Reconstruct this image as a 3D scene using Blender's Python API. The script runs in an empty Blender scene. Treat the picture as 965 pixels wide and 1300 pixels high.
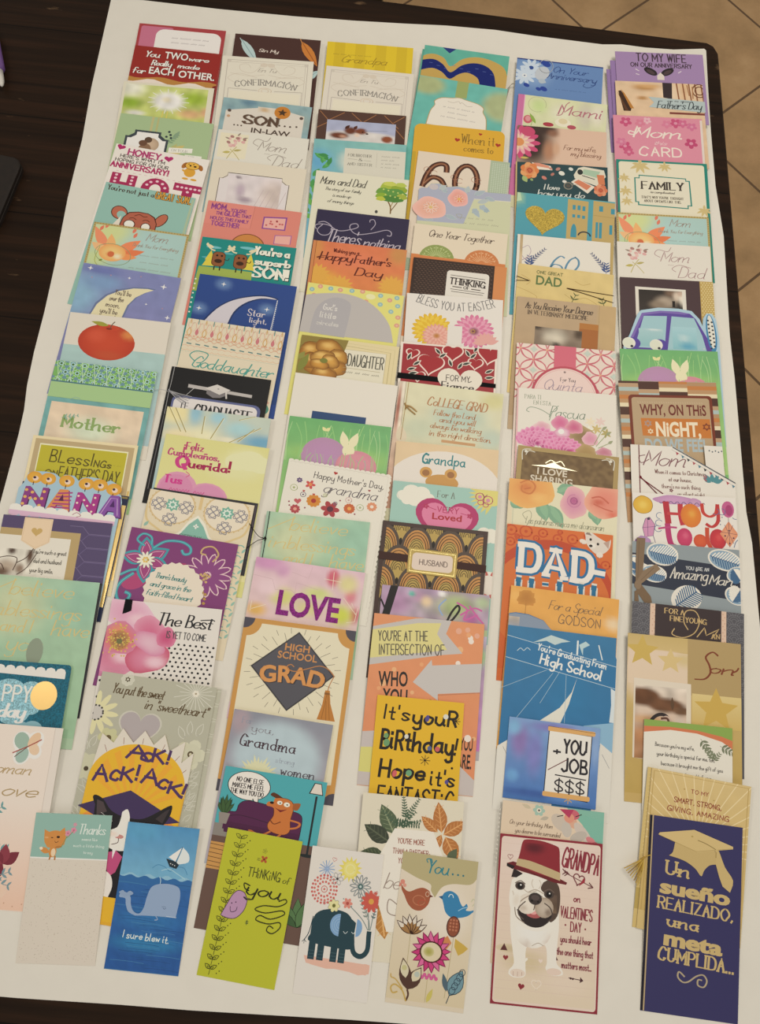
import bpy, math, random
from mathutils import Vector, noise
from mathutils.geometry import tessellate_polygon

scene = bpy.context.scene
COL = scene.collection
PI = math.pi
R = math.radians

# ------------------------------------------------------------------ camera
cam = bpy.data.cameras.new('camera')
cam.sensor_fit = 'VERTICAL'; cam.sensor_height = 24.0
cam.lens = 934.0 / 1300.0 * 24.0
cam.clip_start = 0.02
co = bpy.data.objects.new('camera', cam); COL.objects.link(co)
co.location = (0, 0, 0.8563)
co.rotation_euler = (Vector((0, math.sin(.271737), -math.cos(.271737))).to_track_quat('-Z', 'Y')
                     ).to_matrix().to_4x4().to_euler()
co.rotation_mode = 'QUATERNION'
from mathutils import Matrix
_t, _r = .271737, .10979
_up = Vector((0, math.cos(_t), math.sin(_t))); _rt = Vector((1, 0, 0))
_x = math.cos(_r) * _rt + math.sin(_r) * _up
_y = -math.sin(_r) * _rt + math.cos(_r) * _up
_z = -Vector((0, math.sin(_t), -math.cos(_t)))
co.rotation_quaternion = Matrix((_x, _y, _z)).transposed().to_quaternion()
scene.camera = co

# ------------------------------------------------------------------ light and exposure
W = bpy.data.worlds.new('room_light'); scene.world = W; W.use_nodes = True
bg = W.node_tree.nodes['Background']
bg.inputs[0].default_value = (1.0, .93, .82, 1); bg.inputs[1].default_value = 0.40
def area(name, loc, size, power, col, aim):
    L = bpy.data.lights.new(name, 'AREA'); L.shape = 'DISK'; L.size = size; L.energy = power; L.color = col
    o = bpy.data.objects.new(name, L); COL.objects.link(o); o.location = loc
    o.rotation_euler = (Vector(aim) - Vector(loc)).to_track_quat('-Z', 'Y').to_euler()
area('ceiling_lamp', (.45, .75, 1.9), .9, 21, (1.0, .91, .76), (.15, .4, 0))
area('hall_lamp', (-1.05, .05, 1.7), .3, 5, (1.0, .93, .80), (0, .2, 0))
area('window_daylight', (.2, -1.9, 1.7), 1.4, 6, (1.0, .96, .90), (0, .1, 0))
scene.view_settings.view_transform = 'Standard'
scene.view_settings.look = 'None'
scene.view_settings.gamma = 1.0
scene.view_settings.use_curve_mapping = False
scene.view_settings.exposure = -0.30

# ------------------------------------------------------------------ materials
def lin(c):
    c = c.lstrip('#')
    if len(c) == 3: c = ''.join(q * 2 for q in c)
    out = []
    for i in (0, 2, 4):
        v = int(c[i:i + 2], 16) / 255
        out.append(v / 12.92 if v <= .04045 else ((v + .055) / 1.055) ** 2.4)
    g_ = .3 * out[0] + .59 * out[1] + .11 * out[2]          # press inks: a touch less saturated than screen colours
    return tuple(min(.92, (v + (g_ - v) * .04) * 1.15) for v in out)
def mix(a, b, f): return tuple(x + (y - x) * f for x, y in zip(a, b))

def new_mat(name):
    m = bpy.data.materials.new(name); m.use_nodes = True
    nt = m.node_tree; b = nt.nodes['Principled BSDF']
    return m, nt, b
def node(nt, t, **kw):
    n = nt.nodes.new(t)
    for k, v in kw.items(): setattr(n, k, v)
    return n
def ramp(nt, stops):
    n = nt.nodes.new('ShaderNodeValToRGB'); e = n.color_ramp.elements
    while len(e) < len(stops): e.new(.5)
    for q, (p, c) in zip(e, stops): q.position = p; q.color = (*c, 1)
    return n
def ink(name, rough, metal=0., glitter=False, spec=.35):
    """printed stock: ink colour from the mesh, paper tooth from noise"""
    m, nt, b = new_mat(name)
    at = node(nt, 'ShaderNodeAttribute', attribute_name='ink')
    tc = node(nt, 'ShaderNodeTexCoord')
    nz = node(nt, 'ShaderNodeTexNoise'); nz.inputs['Scale'].default_value = 900; nz.inputs['Detail'].default_value = 2
    nt.links.new(tc.outputs['Object'], nz.inputs['Vector'])
    mr = node(nt, 'ShaderNodeMapRange'); mr.inputs['To Min'].default_value = .985; mr.inputs['To Max'].default_value = 1.015
    mx = node(nt, 'ShaderNodeVectorMath', operation='MULTIPLY')
    nt.links.new(nz.outputs['Fac'], mr.inputs['Value'])
    nt.links.new(at.outputs['Color'], mx.inputs[0]); nt.links.new(mr.outputs[0], mx.inputs[1])
    nt.links.new(mx.outputs[0], b.inputs['Base Color'])
    b.inputs['Roughness'].default_value = rough; b.inputs['Metallic'].default_value = metal
    b.inputs['Specular IOR Level'].default_value = spec
    bp = node(nt, 'ShaderNodeBump'); bp.inputs['Strength'].default_value = .05; bp.inputs['Distance'].default_value = .0003
    nt.links.new(nz.outputs['Fac'], bp.inputs['Height'])
    if glitter:
        vo = node(nt, 'ShaderNodeTexVoronoi'); vo.inputs['Scale'].default_value = 900
        nt.links.new(tc.outputs['Object'], vo.inputs['Vector'])
        bp.inputs['Strength'].default_value = .5; bp.inputs['Distance'].default_value = .001
        nt.links.new(vo.outputs['Color'], bp.inputs['Height'])
        cr = node(nt, 'ShaderNodeMapRange'); cr.inputs['To Min'].default_value = .55; cr.inputs['To Max'].default_value = 1.7
        nt.links.new(vo.outputs['Color'], cr.inputs['Value']); nt.links.new(cr.outputs[0], mx.inputs[1])
    nt.links.new(bp.outputs[0], b.inputs['Normal'])
    return m
M_PRINT = ink('printed_card_stock', .5)
M_FOIL = ink('metallic_foil', .32, .45, spec=.5)
M_GLIT = ink('glitter_print', .45, .08, True)
M_PAPER = ink('matte_paper', .85, spec=.15)
MATS = [M_PRINT, M_FOIL, M_GLIT, M_PAPER]

def tag(o, label, cat, group=None, kind=None):
    if label: o['label'] = label
    if cat: o['category'] = cat
    if group: o['group'] = group
    if kind: o['kind'] = kind
    return o

# ------------------------------------------------------------------ single-stroke lettering (x, y pairs in base 36; baseline 5, x-height 11, caps 17)
S = dict(a='6a4b1a0816355668 6b6b6675', b='0h05 063556686a4b2b08', c='6a4b1a08163566', d='6a4b1a08163556686a 6h6h6675',
 e='0868696a4b1a08163566', f='6g5h3h2f25 0b5b', g='6a4b1a0816355668 6b6261402011', h='0h05 082a4b5b6a6575', i='0b0b0615 0e0f',
 j='3b3b322101 3e3f', k='0h05 5b08085565', l='0h0h0615', m='0b05 082b3b4a45 487b8b9a95a5', n='0b05 082a4b5b6a6575',
 o='3b1a08163556686a3b', p='0b00 063556686a4b2b08', q='6a4b1a0816355668 6b6071', r='0b05 082a4b5a', s='5a3b1b0a194756351506',
 t='2f2f263545 0b4b', u='0b0716254568 6b6b6675', v='0b25255b', w='0b15153a3a55557b', x='0b65 6b05',
 y='0b0716254568 6b6b6261402011', z='0b5b5b050555', A='053h3h65 1a5a', B='0h05 0h3h5g5d3b0b0b4b68664505',
 C='7f5h3h1e0b0716355567', D='0h05 0h3h6f7c79663505', E='6h0h0h050565 0b5b', F='6h0h0h05 0b5b',
 G='7f5h3h1e0b0716355567 4a7a7a75', H='0h05 7h75 0b7b', I='0h05', J='5h5h5746251607', K='0h05 6h0a 2b75', L='0h0h050565',
 M='050h0h48488h8h85', N='050h0h65656h', O='4h2g0d0a173555678a8d6g4h', P='0h05 0h4h6f6d4b0b', Q='4h2g0d0a173555678a8d6g4h 5874',
 R='0h05 0h4h6f6d4b0b 3b65', S='6f4h2h0f0d2b4a6866451507', T='0h7h 3h35', U='0h0h0816355668 7h7h78', V='0h35356h',
 W='0h25254g4g65658h', X='0h65 6h05', Y='0h3b 6h3b3b35', Z='0h6h6h050565', O0='')
S.update({'0': '3h1f0b071535576b5f3h', '6': '5g3h1e0a0716355567593a1a08', '.': '0506', ',': '1604', "'": '0h0e', '!': '0h09 0605',
 '-': '0a3a', '"': '0h0e 2h2e', '&': '65651d1f2h4g4e090715355669', '+': '0a6a 3d37', '$': '6f4h2h0f0d2b4a6866451507 3j33',
 '\u00f1': S['n'] + ' 0e1f3e4f', '\u00d3': S['O'] + ' 3i5k', '\u00a1': '0c0b 0800'})
def b36(ch): return int(ch, 36)
def catmull(P, n=3):
    if len(P) < 3: return P
    out = []
    for i in range(len(P) - 1):
        p0 = P[max(i - 1, 0)]; p1 = P[i]; p2 = P[i + 1]; p3 = P[min(i + 2, len(P) - 1)]
        if p1 == p2: continue
        for k in range(n):
            t = k / n
            out.append(tuple(.5 * (2 * b + (c - a) * t + (2 * a - 5 * b + 4 * c - d) * t * t + (3 * b - a - 3 * c + d) * t ** 3)
                             for a, b, c, d in zip(p0, p1, p2, p3)))
    out.append(P[-1]); return out
def glyph(ch):
    return [[(b36(s[i]), b36(s[i + 1]) - 5) for i in range(0, len(s), 2)] for s in S.get(ch, '0a3a').split()]

# heavier lettering: outlines of Blender's own built-in face, fetched once
GL = {}
def load_faces():
    want = "ABCDEFGHIJKLMNOPQRSTUVWXYZabcdefghijklmnopqrstuvwxyz\u00f1.,'!-&0"
    tmp = []
    for off in (0., .022, .034):
        for ch in want:
            for s in (ch, '|' + ch + '|', '||'):
                cu_ = bpy.data.curves.new('f', 'FONT'); cu_.body = s; cu_.offset = off if s == ch else 0; cu_.resolution_u = 3
                o = bpy.data.objects.new('f', cu_); COL.objects.link(o); tmp.append((off, ch, s, o))
    dg = bpy.context.evaluated_depsgraph_get(); dg.update()
    wid = {}
    for off, ch, s, o in tmp:
        me = o.evaluated_get(dg).to_mesh()
        if s == ch:
            GL[(off, ch)] = ([(v.co.x, v.co.y) for v in me.vertices], [tuple(p.vertices) for p in me.polygons])
        else:
            xs = [v.co.x for v in me.vertices]; wid[(ch, s == '||')] = max(xs) - min(xs)
        o.evaluated_get(dg).to_mesh_clear()
    for off, ch, s, o in tmp:
        GL[('w', ch)] = wid[(ch, False)] - wid[(ch, True)]
    for _, _, _, o in tmp:
        c_ = o.data; bpy.data.objects.remove(o); bpy.data.curves.remove(c_)
load_faces()

# ------------------------------------------------------------------ printing on a card (u 0..100 across, v down, both in hundredths of its width)
class Card: pass
GROUP = None
K = None
def tri_up(pts):
    a = sum(p[0] * q[1] - q[0] * p[1] for p, q in zip(pts, pts[1:] + pts[:1]))
    return pts if a < 0 else pts[::-1]          # v runs down, so clockwise here is face-up
def clip(poly, H):
    for ax, lim, sg in ((0, 0, 1), (0, 100, -1), (1, 0, 1), (1, H, -1)):
        out = []
        for i, a in enumerate(poly):
            b = poly[(i + 1) % len(poly)]
            da, db = (a[0][ax] - lim) * sg, (b[0][ax] - lim) * sg
            if da >= 0: out.append(a)
            if (da >= 0) != (db >= 0):
                f = da / (da - db); out.append((mix(a[0], b[0], f), mix(a[1], b[1], f)))
        poly = out
        if len(poly) < 3: return []
    return poly
def face(pts, cols):
    """pts in card units, cols one linear colour or one per point"""
    if isinstance(cols[0], float): cols = [cols] * len(pts)
    if K.vs != 1 or K.dv: pts = [(x, y * K.vs + K.dv) for x, y in pts]
    if K.clip and any(p[0] < 0 or p[0] > 100 or p[1] < 0 or p[1] > K.H for p in pts):
        q = clip(list(zip(pts, cols)), K.H)
        if not q: return
        pts, cols = [a for a, _ in q], [b for _, b in q]
    a = sum(p[0] * q[1] - q[0] * p[1] for p, q in zip(pts, pts[1:] + pts[:1]))
    if a > 0: pts, cols = pts[::-1], cols[::-1]
    n = len(K.v); z = K.L
    K.v += [(x, y, z) for x, y in pts]; K.c += list(cols); K.f.append(tuple(range(n, n + len(pts)))); K.m.append(K.mat)
def vs(f): K.vs = f                                      # how far the layout is stretched down the card
def nxt(): K.L += 1; K.starts.append(len(K.v))
def mt(i): K.mat = i                                     # 0 print, 1 foil, 2 glitter, 3 matte
def p(pts, col):
    nxt(); _poly(pts, lin(col))
    if K.outline is None and K.want: K.outline = [(q[0], q[1] * K.vs + K.dv) for q in pts]; K.ocol = lin(col)
def _poly(pts, c):
    pts = [tuple(q) for q in pts]
    if len(pts) <= 3: face(pts, c); return
    for t3 in tessellate_polygon([[Vector((x, y, 0)) for x, y in pts]]): face([pts[i] for i in t3], c)
def r(x0, y0, x1, y1, col): nxt(); face([(x0, y0), (x0, y1), (x1, y1), (x1, y0)], lin(col))
def gr(x0, y0, x1, y1, ca, cb):                           # printed top-to-bottom blend
    nxt(); a, b = lin(ca), lin(cb); face([(x0, y0), (x0, y1), (x1, y1), (x1, y0)], [a, b, b, a])
def rrp(x0, y0, x1, y1, q, n=5):
    P = []
    for cx, cy, a in ((x1 - q, y0 + q, -90), (x1 - q, y1 - q, 0), (x0 + q, y1 - q, 90), (x0 + q, y0 + q, 180)):
        P += [(cx + q * math.cos(R(a + 90 * i / n)), cy + q * math.sin(R(a + 90 * i / n))) for i in range(n + 1)]
    return P
def rr(x0, y0, x1, y1, q, col): p(rrp(x0, y0, x1, y1, q), col)
def ep(cx, cy, rx, ry, rot=0, n=20, a0=0, a1=360):
    c, s = math.cos(R(rot)), math.sin(R(rot)); P = []
    m = n if a1 - a0 >= 360 else n + 1
    for i in range(m):
        a = R(a0 + (a1 - a0) * i / n); x, y = rx * math.cos(a), ry * math.sin(a)
        P.append((cx + x * c - y * s, cy + x * s + y * c))
    return P
def e(cx, cy, rx, ry=None, col='#000', rot=0, n=18): p(ep(cx, cy, rx, ry or rx, rot, n), col)
def dots(pts, q, col):
    nxt(); c = lin(col)
    for x, y in pts: face(ep(x, y, q, q, 0, 8), c)
def strip(P, w, c, brush=0.):
    P = [q for i, q in enumerate(P) if i == 0 or q != P[i - 1]]
    if len(P) < 2: return
    L = []
    for i in range(len(P)):
        a, b = P[max(i - 1, 0)], P[min(i + 1, len(P) - 1)]
        dx, dy = b[0] - a[0], b[1] - a[1]; d = math.hypot(dx, dy) or 1e-6
        k = w / 2 * (1 - brush + brush * abs(dy) / d)
        L.append(((P[i][0] - dy / d * k, P[i][1] + dx / d * k), (P[i][0] + dy / d * k, P[i][1] - dx / d * k)))
    if w > .9: nxt()                                      # broad strokes get a layer each so that crossings never share a plane
    for (a, b), (a2, b2) in zip(L, L[1:]): face([a, b, b2, a2], c)
    if w > 1.1:                                           # fill the outside of sharp turns
        for a, b, d in zip(P, P[1:], P[2:]):
            u1, v1, u2, v2 = b[0] - a[0], b[1] - a[1], d[0] - b[0], d[1] - b[1]
            if (u1 * u2 + v1 * v2) < .80 * math.hypot(u1, v1) * math.hypot(u2, v2): nxt(); face(ep(b[0], b[1], w * .5 * (1 - brush * .6), w * .5 * (1 - brush * .6), 0, 8), c)
def ends(P, w):                                           # square the ends off a little
    (x0, y0), (x1, y1) = P[0], P[1]; d = math.hypot(x1 - x0, y1 - y0) or 1; P = list(P)
    P[0] = (x0 - (x1 - x0) / d * w / 2, y0 - (y1 - y0) / d * w / 2)
    (x0, y0), (x1, y1) = P[-1], P[-2]; d = math.hypot(x1 - x0, y1 - y0) or 1
    P[-1] = (x0 - (x1 - x0) / d * w / 2, y0 - (y1 - y0) / d * w / 2); return P
def l(pts, w, col, close=False):
    nxt(); pts = list(pts)
    if close: pts = pts + pts[:2]
    strip(pts, w, lin(col))
def cu(pts, w, col, brush=0., n=5): nxt(); strip(catmull(pts, n), w, lin(col), brush)
def ls(segs, w, col):
    nxt(); c = lin(col)
    for a, b, x, y in segs: strip([(a, b), (x, y)], w, c)
def el(cx, cy, rx, ry, w, col, rot=0, a0=0, a1=360, n=24):
    P = ep(cx, cy, rx, ry, rot, n, a0, a1); l(P, w, col, a1 - a0 >= 360)
def hp(cx, cy, s, rot=0):
    P = []
    for i in range(40):
        a = 2 * PI * i / 40
        x = 16 * math.sin(a) ** 3; y = -(13 * math.cos(a) - 5 * math.cos(2 * a) - 2 * math.cos(3 * a) - math.cos(4 * a))
        P.append((x * s / 32, y * s / 32))
    c, q = math.cos(R(rot)), math.sin(R(rot))
    return [(cx + x * c - y * q, cy + x * q + y * c) for x, y in P]
def h(cx, cy, s, col, rot=0): p(hp(cx, cy, s, rot), col)
def hl(cx, cy, s, w, col, rot=0): l(hp(cx, cy, s, rot), w, col, True)
def sp(cx, cy, ro, n=5, ri=.45, rot=-90):
    return [(cx + (ro if i % 2 == 0 else ro * ri) * math.cos(R(rot + 180 * i / n)),
             cy + (ro if i % 2 == 0 else ro * ri) * math.sin(R(rot + 180 * i / n))) for i in range(2 * n)]
def st(cx, cy, ro, col, n=5, ri=.45, rot=-90): p(sp(cx, cy, ro, n, ri, rot), col)
def fl(cx, cy, q, n, col, pw=.34, cc=None, cr=.28, ol=None, rot=0):
    if ol:
        for i in range(n):
            a = rot + 360 * i / n
            el(cx + q * .58 * math.cos(R(a)), cy + q * .58 * math.sin(R(a)), q * .45, q * pw, q * .09, ol, a, n=12)
    if col:
        c = lin(col)
        for i in range(n):
            a = rot + 360 * i / n; nxt()
            face(ep(cx + q * .58 * math.cos(R(a)), cy + q * .58 * math.sin(R(a)), q * .44, q * pw, a, 10), c)
    if cc: e(cx, cy, q * cr, None, cc, n=12)
def lfp(x, y, L, w, ang, n=6):
    c, s = math.cos(R(ang)), -math.sin(R(ang)); P = []
    for sg in (1, -1):
        rng = range(n + 1) if sg == 1 else range(n - 1, 0, -1)
        for i in rng:
            t_ = i / n; a, b = L * t_, sg * w / 2 * math.sin(PI * t_ ** .85)
            P.append((x + a * c - b * s, y + a * s + b * c))
    return P
def lf(x, y, L, w, ang, col, vein=None):
    p(lfp(x, y, L, w, ang), col)
    if vein: ls([(x, y, x + L * .92 * math.cos(R(ang)), y - L * .92 * math.sin(R(ang)))], w * .08, vein)
def lol(x, y, L, w, ang, lw, col): l(lfp(x, y, L, w, ang), lw, col, True)
def br(x, y, L, ang, n, ll, lw, col, sw=.5, taper=.5, spread=50):
    nxt(); c = lin(col); dx, dy = math.cos(R(ang)), -math.sin(R(ang))
    strip([(x, y), (x + L * dx, y + L * dy)], sw, c)
    for i in range(n):
        t_ = (i + .7) / n; k = 1 - taper * t_
        for sg in (1, -1): _poly(lfp(x + L * t_ * dx, y + L * t_ * dy, ll * k, lw * k, ang + sg * spread), c)
def shade(x, y, base, blobs, H):
    c = base
    for b in blobs:
        d = math.hypot((x - b[0]) / b[2], (y - b[1]) / b[3]); so = b[5] if len(b) > 5 else .8
        k = min(1, max(0, (1 - d) / so))
        if k > 0: c = mix(c, b[4], k * k * (3 - 2 * k))
    return c
def _bl(blobs): return [tuple(lin(q) if isinstance(q, str) else q for q in b) for b in blobs]
def g(x0, y0, x1, y1, ca, cb, blobs=(), step=3., nz=0., ns=.12, nc=None):
    """printed picture area: blend ca->cb downwards, soft patches (cx,cy,rx,ry,col[,softness]), mottling nz"""
    nxt(); a, b = lin(ca), lin(cb); B = _bl(blobs); nx = max(1, round((x1 - x0) / step)); ny = max(1, round((y1 - y0) / step))
    n_c = lin(nc) if nc else None; gridc = {}
    def cc(i, j):
        if (i, j) in gridc: return gridc[i, j]
        x, y = x0 + (x1 - x0) * i / nx, y0 + (y1 - y0) * j / ny
        c = shade(x, y, mix(a, b, j / ny), B, 0)
        if nz:
            k = noise.noise(Vector((x * ns, y * ns, K.seed)))
            c = mix(c, n_c, max(0, min(1, .5 + k * 1.2)) * nz) if n_c else tuple(max(0, q * (1 + nz * k)) for q in c)
        gridc[i, j] = c; return c
    for i in range(nx):
        for j in range(ny):
            xa, xb = x0 + (x1 - x0) * i / nx, x0 + (x1 - x0) * (i + 1) / nx
            ya, yb = y0 + (y1 - y0) * j / ny, y0 + (y1 - y0) * (j + 1) / ny
            face([(xa, ya), (xa, yb), (xb, yb), (xb, ya)], [cc(i, j), cc(i, j + 1), cc(i + 1, j + 1), cc(i + 1, j)])
def ge(cx, cy, rx, ry, base, blobs=(), rings=5, n=24, rot=0, edge=None, wob=0.):
    """soft-coloured round patch; edge = colour at the rim"""
    nxt(); b = lin(base); B = _bl(blobs); ec = lin(edge) if edge else None
    c_, s_ = math.cos(R(rot)), math.sin(R(rot))
    def pt(i, j):
        a = 2 * PI * j / n; k = i / rings * (1 + wob * math.sin(5 * a + K.seed) * .5 + wob * math.sin(3 * a) * .5); x, y = rx * k * math.cos(a), ry * k * math.sin(a)
        return (cx + x * c_ - y * s_, cy + x * s_ + y * c_)
    def cc(q, i):
        c = mix(b, ec, (i / rings) ** 2) if ec else b
        return shade(q[0], q[1], c, B, 0)
    for i in range(rings):
        for j in range(n):
            P = [pt(i, j), pt(i + 1, j), pt(i + 1, j + 1)] + ([pt(i, j + 1)] if i else [])
            face(P, [cc(P[0], i), cc(P[1], i + 1), cc(P[2], i + 1)] + ([cc(P[3], i)] if i else []))
def t(x0, x1, y, hh, s, col, f='h', w=None, rot=0, arc=0., off=.022):
    """lettering from x0 to x1 on baseline y, capitals hh tall. f: s/b built-in face plain/bold, h hand, c slanted script, z serif, k plain caps, p brush"""
    nxt(); c = lin(col); cx = (x0 + x1) / 2; co_, si = math.cos(R(rot)), math.sin(R(rot))
    def put(x, yy):                                       # x 0..1 along, yy up in card units
        X = x0 + (x1 - x0) * x; Y = y - yy + arc * (4 * (x - .5) ** 2 - 1 + 1)
        dx, dy = X - cx, Y - y
        if arc:
            sl = math.atan(arc * 8 * (x - .5) / (x1 - x0)); dx += yy * math.sin(sl)
        return (cx + dx * co_ - dy * si, y + dx * si + dy * co_)
    if f in 'sb':
        o = off if f == 'b' else 0.; adv = 0; items = []
        for ch in s:
            if ch == ' ': adv += .3; continue
            items.append((ch, adv)); adv += GL[('w', ch)]
        q = hh / .73
        for ch, a in items:
            V, F = GL[(o, ch)]
            for fc in F: face([put((V[i][0] + a) / adv, V[i][1] * q) for i in fc], c)
        return
    w = w or hh * (.09 if f in 'hcz' else .13)
    sl = {'c': .34, 'p': .2, 'h': .06}.get(f, 0.); gap = {'c': 1.2, 'p': 1.6}.get(f, 2.6)
    adv = 0; items = []; rnd = random.Random(len(s))
    for ch in s:
        if ch == ' ': adv += 4.5; continue
        G = glyph(ch); mx = max(x for q in G for x, _ in q)
        items.append((G, adv, rnd.uniform(-.5, .5) if f in 'h' else 0)); adv += mx + gap + (.6 if mx < 2 else 0)
    adv = max(adv - gap, 1); q = hh / 12.
    BANG = None
    for G, a, jt in items:
        BANG = G if len(G) == 2 and len(G[1]) == 2 and max(x for x, _ in G[0]) == 0 and G[0][0][1] == 12 and G[0][-1][1] == 4 else None
        for stk in G:
            P = [(x + a, yy + jt) for x, yy in stk]
            P = [(x + yy * sl, yy) for x, yy in catmull(P, 3)]
            Q = [put(x / adv, yy * q) for x, yy in P]
            strip(ends(Q, w * (.6 if f in 'zc' else .8)), w, c, .55 if f in 'zp' else (.35 if f == 'c' else 0))
            if f == 'z' and max(y_ for _, y_ in P) - min(y_ for _, y_ in P) > 3 and G is not BANG:
                for (x, yy), (x2, y2) in ((P[0], P[1]), (P[-1], P[-2])):
                    if abs(y2 - yy) > abs(x2 - x) * .8:
                        strip([put((x - 1.6) / adv, yy * q), put((x + 1.6) / adv, yy * q)], w * .6, c)
def sq(x0, x1, y, hh, col, w=None, rot=0):
    """a line of lettering too small to read in the photograph"""
    nxt(); rnd = random.Random(x0 * 7 + y); c = lin(col); x = x0; cx = (x0 + x1) / 2; si = math.tan(R(rot))
    while x < x1 - hh:
        n = rnd.randint(2, 7); P = []
        for i in range(n * 2):
            if x > x1: break
            P.append((x, y + (x - cx) * si - (hh * rnd.uniform(.45, .75) if i % 2 else 0))); x += hh * .36
        strip(P, w or hh * .2, c); x += hh * .7
def wave(x0, x1, y, amp, n, ph=0, m=6):
    return [(x0 + (x1 - x0) * i / (n * m), y + amp * math.sin(2 * PI * i / m + ph)) for i in range(n * m + 1)]
def scal(x0, x1, y, q, n, up=True):
    P = []; d = (x1 - x0) / n
    for i in range(n):
        P += [(x0 + d * (i + .5) + d / 2 * math.cos(a), y - (q if up else -q) * math.sin(a)) for a in (PI, PI * .75, PI / 2, PI * .25)]
    return P + [(x1, y)]

# ------------------------------------------------------------------ card things
CARDS = []; TH = .0016; TILT = math.tan(R(2.6)); LAY = .000008
def card(label, base, x, y, ang, w, hgt, out=None, mat=0, back='#ddd8cc', rad=0, noclip=0, vs=1., vo=0, dv=0.):
    """start a greeting card: x,y = far left corner on the table (mm), ang turn in degrees, w x hgt in mm"""
    global K
    K = Card(); K.label = label; K.x, K.y, K.a, K.w, K.h = x / 1000, y / 1000, R(ang), w / 1000, hgt / 1000
    K.H = hgt / w * 100; K.v = []; K.c = []; K.f = []; K.m = []; K.L = 0; K.mat = mat; K.clip = True
    K.starts = []; K.outline = None; K.want = False; K.back_on = True; K.base = lin(base); K.back = lin(back); K.seed = len(CARDS) * 3.7; K.kids = []; K.group = GROUP; K.clip = not noclip; K.vs = vs; K.dv = dv
    if rad: out = rrp(0, 0, 100, K.H, rad)
    if out and vo: out = [(x, y * vs + dv if y < 99 else y) for x, y in out]
    K.out = out or [(0, 0), (0, K.H), (100, K.H), (100, 0)]
    CARDS.append(K); K.mat0 = mat
    return K
def kid(name, label=None, mat=0):
    """start a part that lies on the current card; the following shapes go into it"""
    c = Card(); c.starts = []; c.outline = None; c.want = False; c.mat0 = mat; c.v = []; c.c = []; c.f = []; c.m = []; c.L = K.L + 3; c.mat = mat; c.clip = False; c.H = K.H; c.vs = K.vs; c.dv = K.dv; c.seed = K.seed + 1
    c.name = name; c.label = label; return c
class part:
    def __init__(s, name, label=None, mat=0, lift=.0, thick=0.): s.a = (name, label, mat); s.lift = lift; s.thick = thick
    def __enter__(s):
        global K
        s.par = K; c = kid(*s.a); c.lift = s.lift; c.thick = s.thick; c.want = bool(s.thick); c.w = K.w; s.par.kids.append(c); K = c
    def __exit__(s, *q):
        global K
        s.par.L = max(s.par.L, K.L); K = s.par

def tube(name, label, runs, mat=3):
    """cords and tassels on the current card: runs of ((u, v, mm up) points, (mm radius start, end), colour)"""
    c = Card(); c.name = name; c.label = label; c.tube = runs; c.mat = mat; K.kids.append(c)

# ------------------------------------------------------------------ room: floor, table, sheet
def mesh_obj(name, V, F, mat, parent=None, smooth=False):
    me = bpy.data.meshes.new(name); me.from_pydata(V, [], F); me.materials.append(mat); me.update()
    if smooth:
        for q in me.polygons: q.use_smooth = True
    o = bpy.data.objects.new(name, me); COL.objects.link(o)
    if parent: o.parent = parent
    return o
def prism(P, z0, z1, bev=0.):
    """outline P (x, y) extruded from z0 to z1, top edge eased by bev"""
    if sum(a[0] * b[1] - b[0] * a[1] for a, b in zip(P, P[1:] + P[:1])) < 0: P = P[::-1]
    n = len(P); V = [(x, y, z0) for x, y in P]
    if bev:
        V += [(x, y, z1 - bev) for x, y in P]
        Q = []
        for i, b in enumerate(P):
            a, c = P[i - 1], P[(i + 1) % n]; dx, dy = c[0] - a[0], c[1] - a[1]; d = math.hypot(dx, dy) or 1
            Q.append((b[0] - dy / d * bev, b[1] + dx / d * bev))
        V += [(x, y, z1) for x, y in Q]; k = 3
    else: V += [(x, y, z1) for x, y in P]; k = 2
    F = [tuple(range(n))[::-1], tuple(range((k - 1) * n, k * n))]
    for r_ in range(k - 1):
        F += [(r_ * n + i, r_ * n + (i + 1) % n, (r_ + 1) * n + (i + 1) % n, (r_ + 1) * n + i) for i in range(n)]
    return V, F
def boxm(x0, y0, z0, x1, y1, z1, bev=0.): return prism([(x0, y0), (x1, y0), (x1, y1), (x0, y1)], z0, z1, bev)

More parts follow.
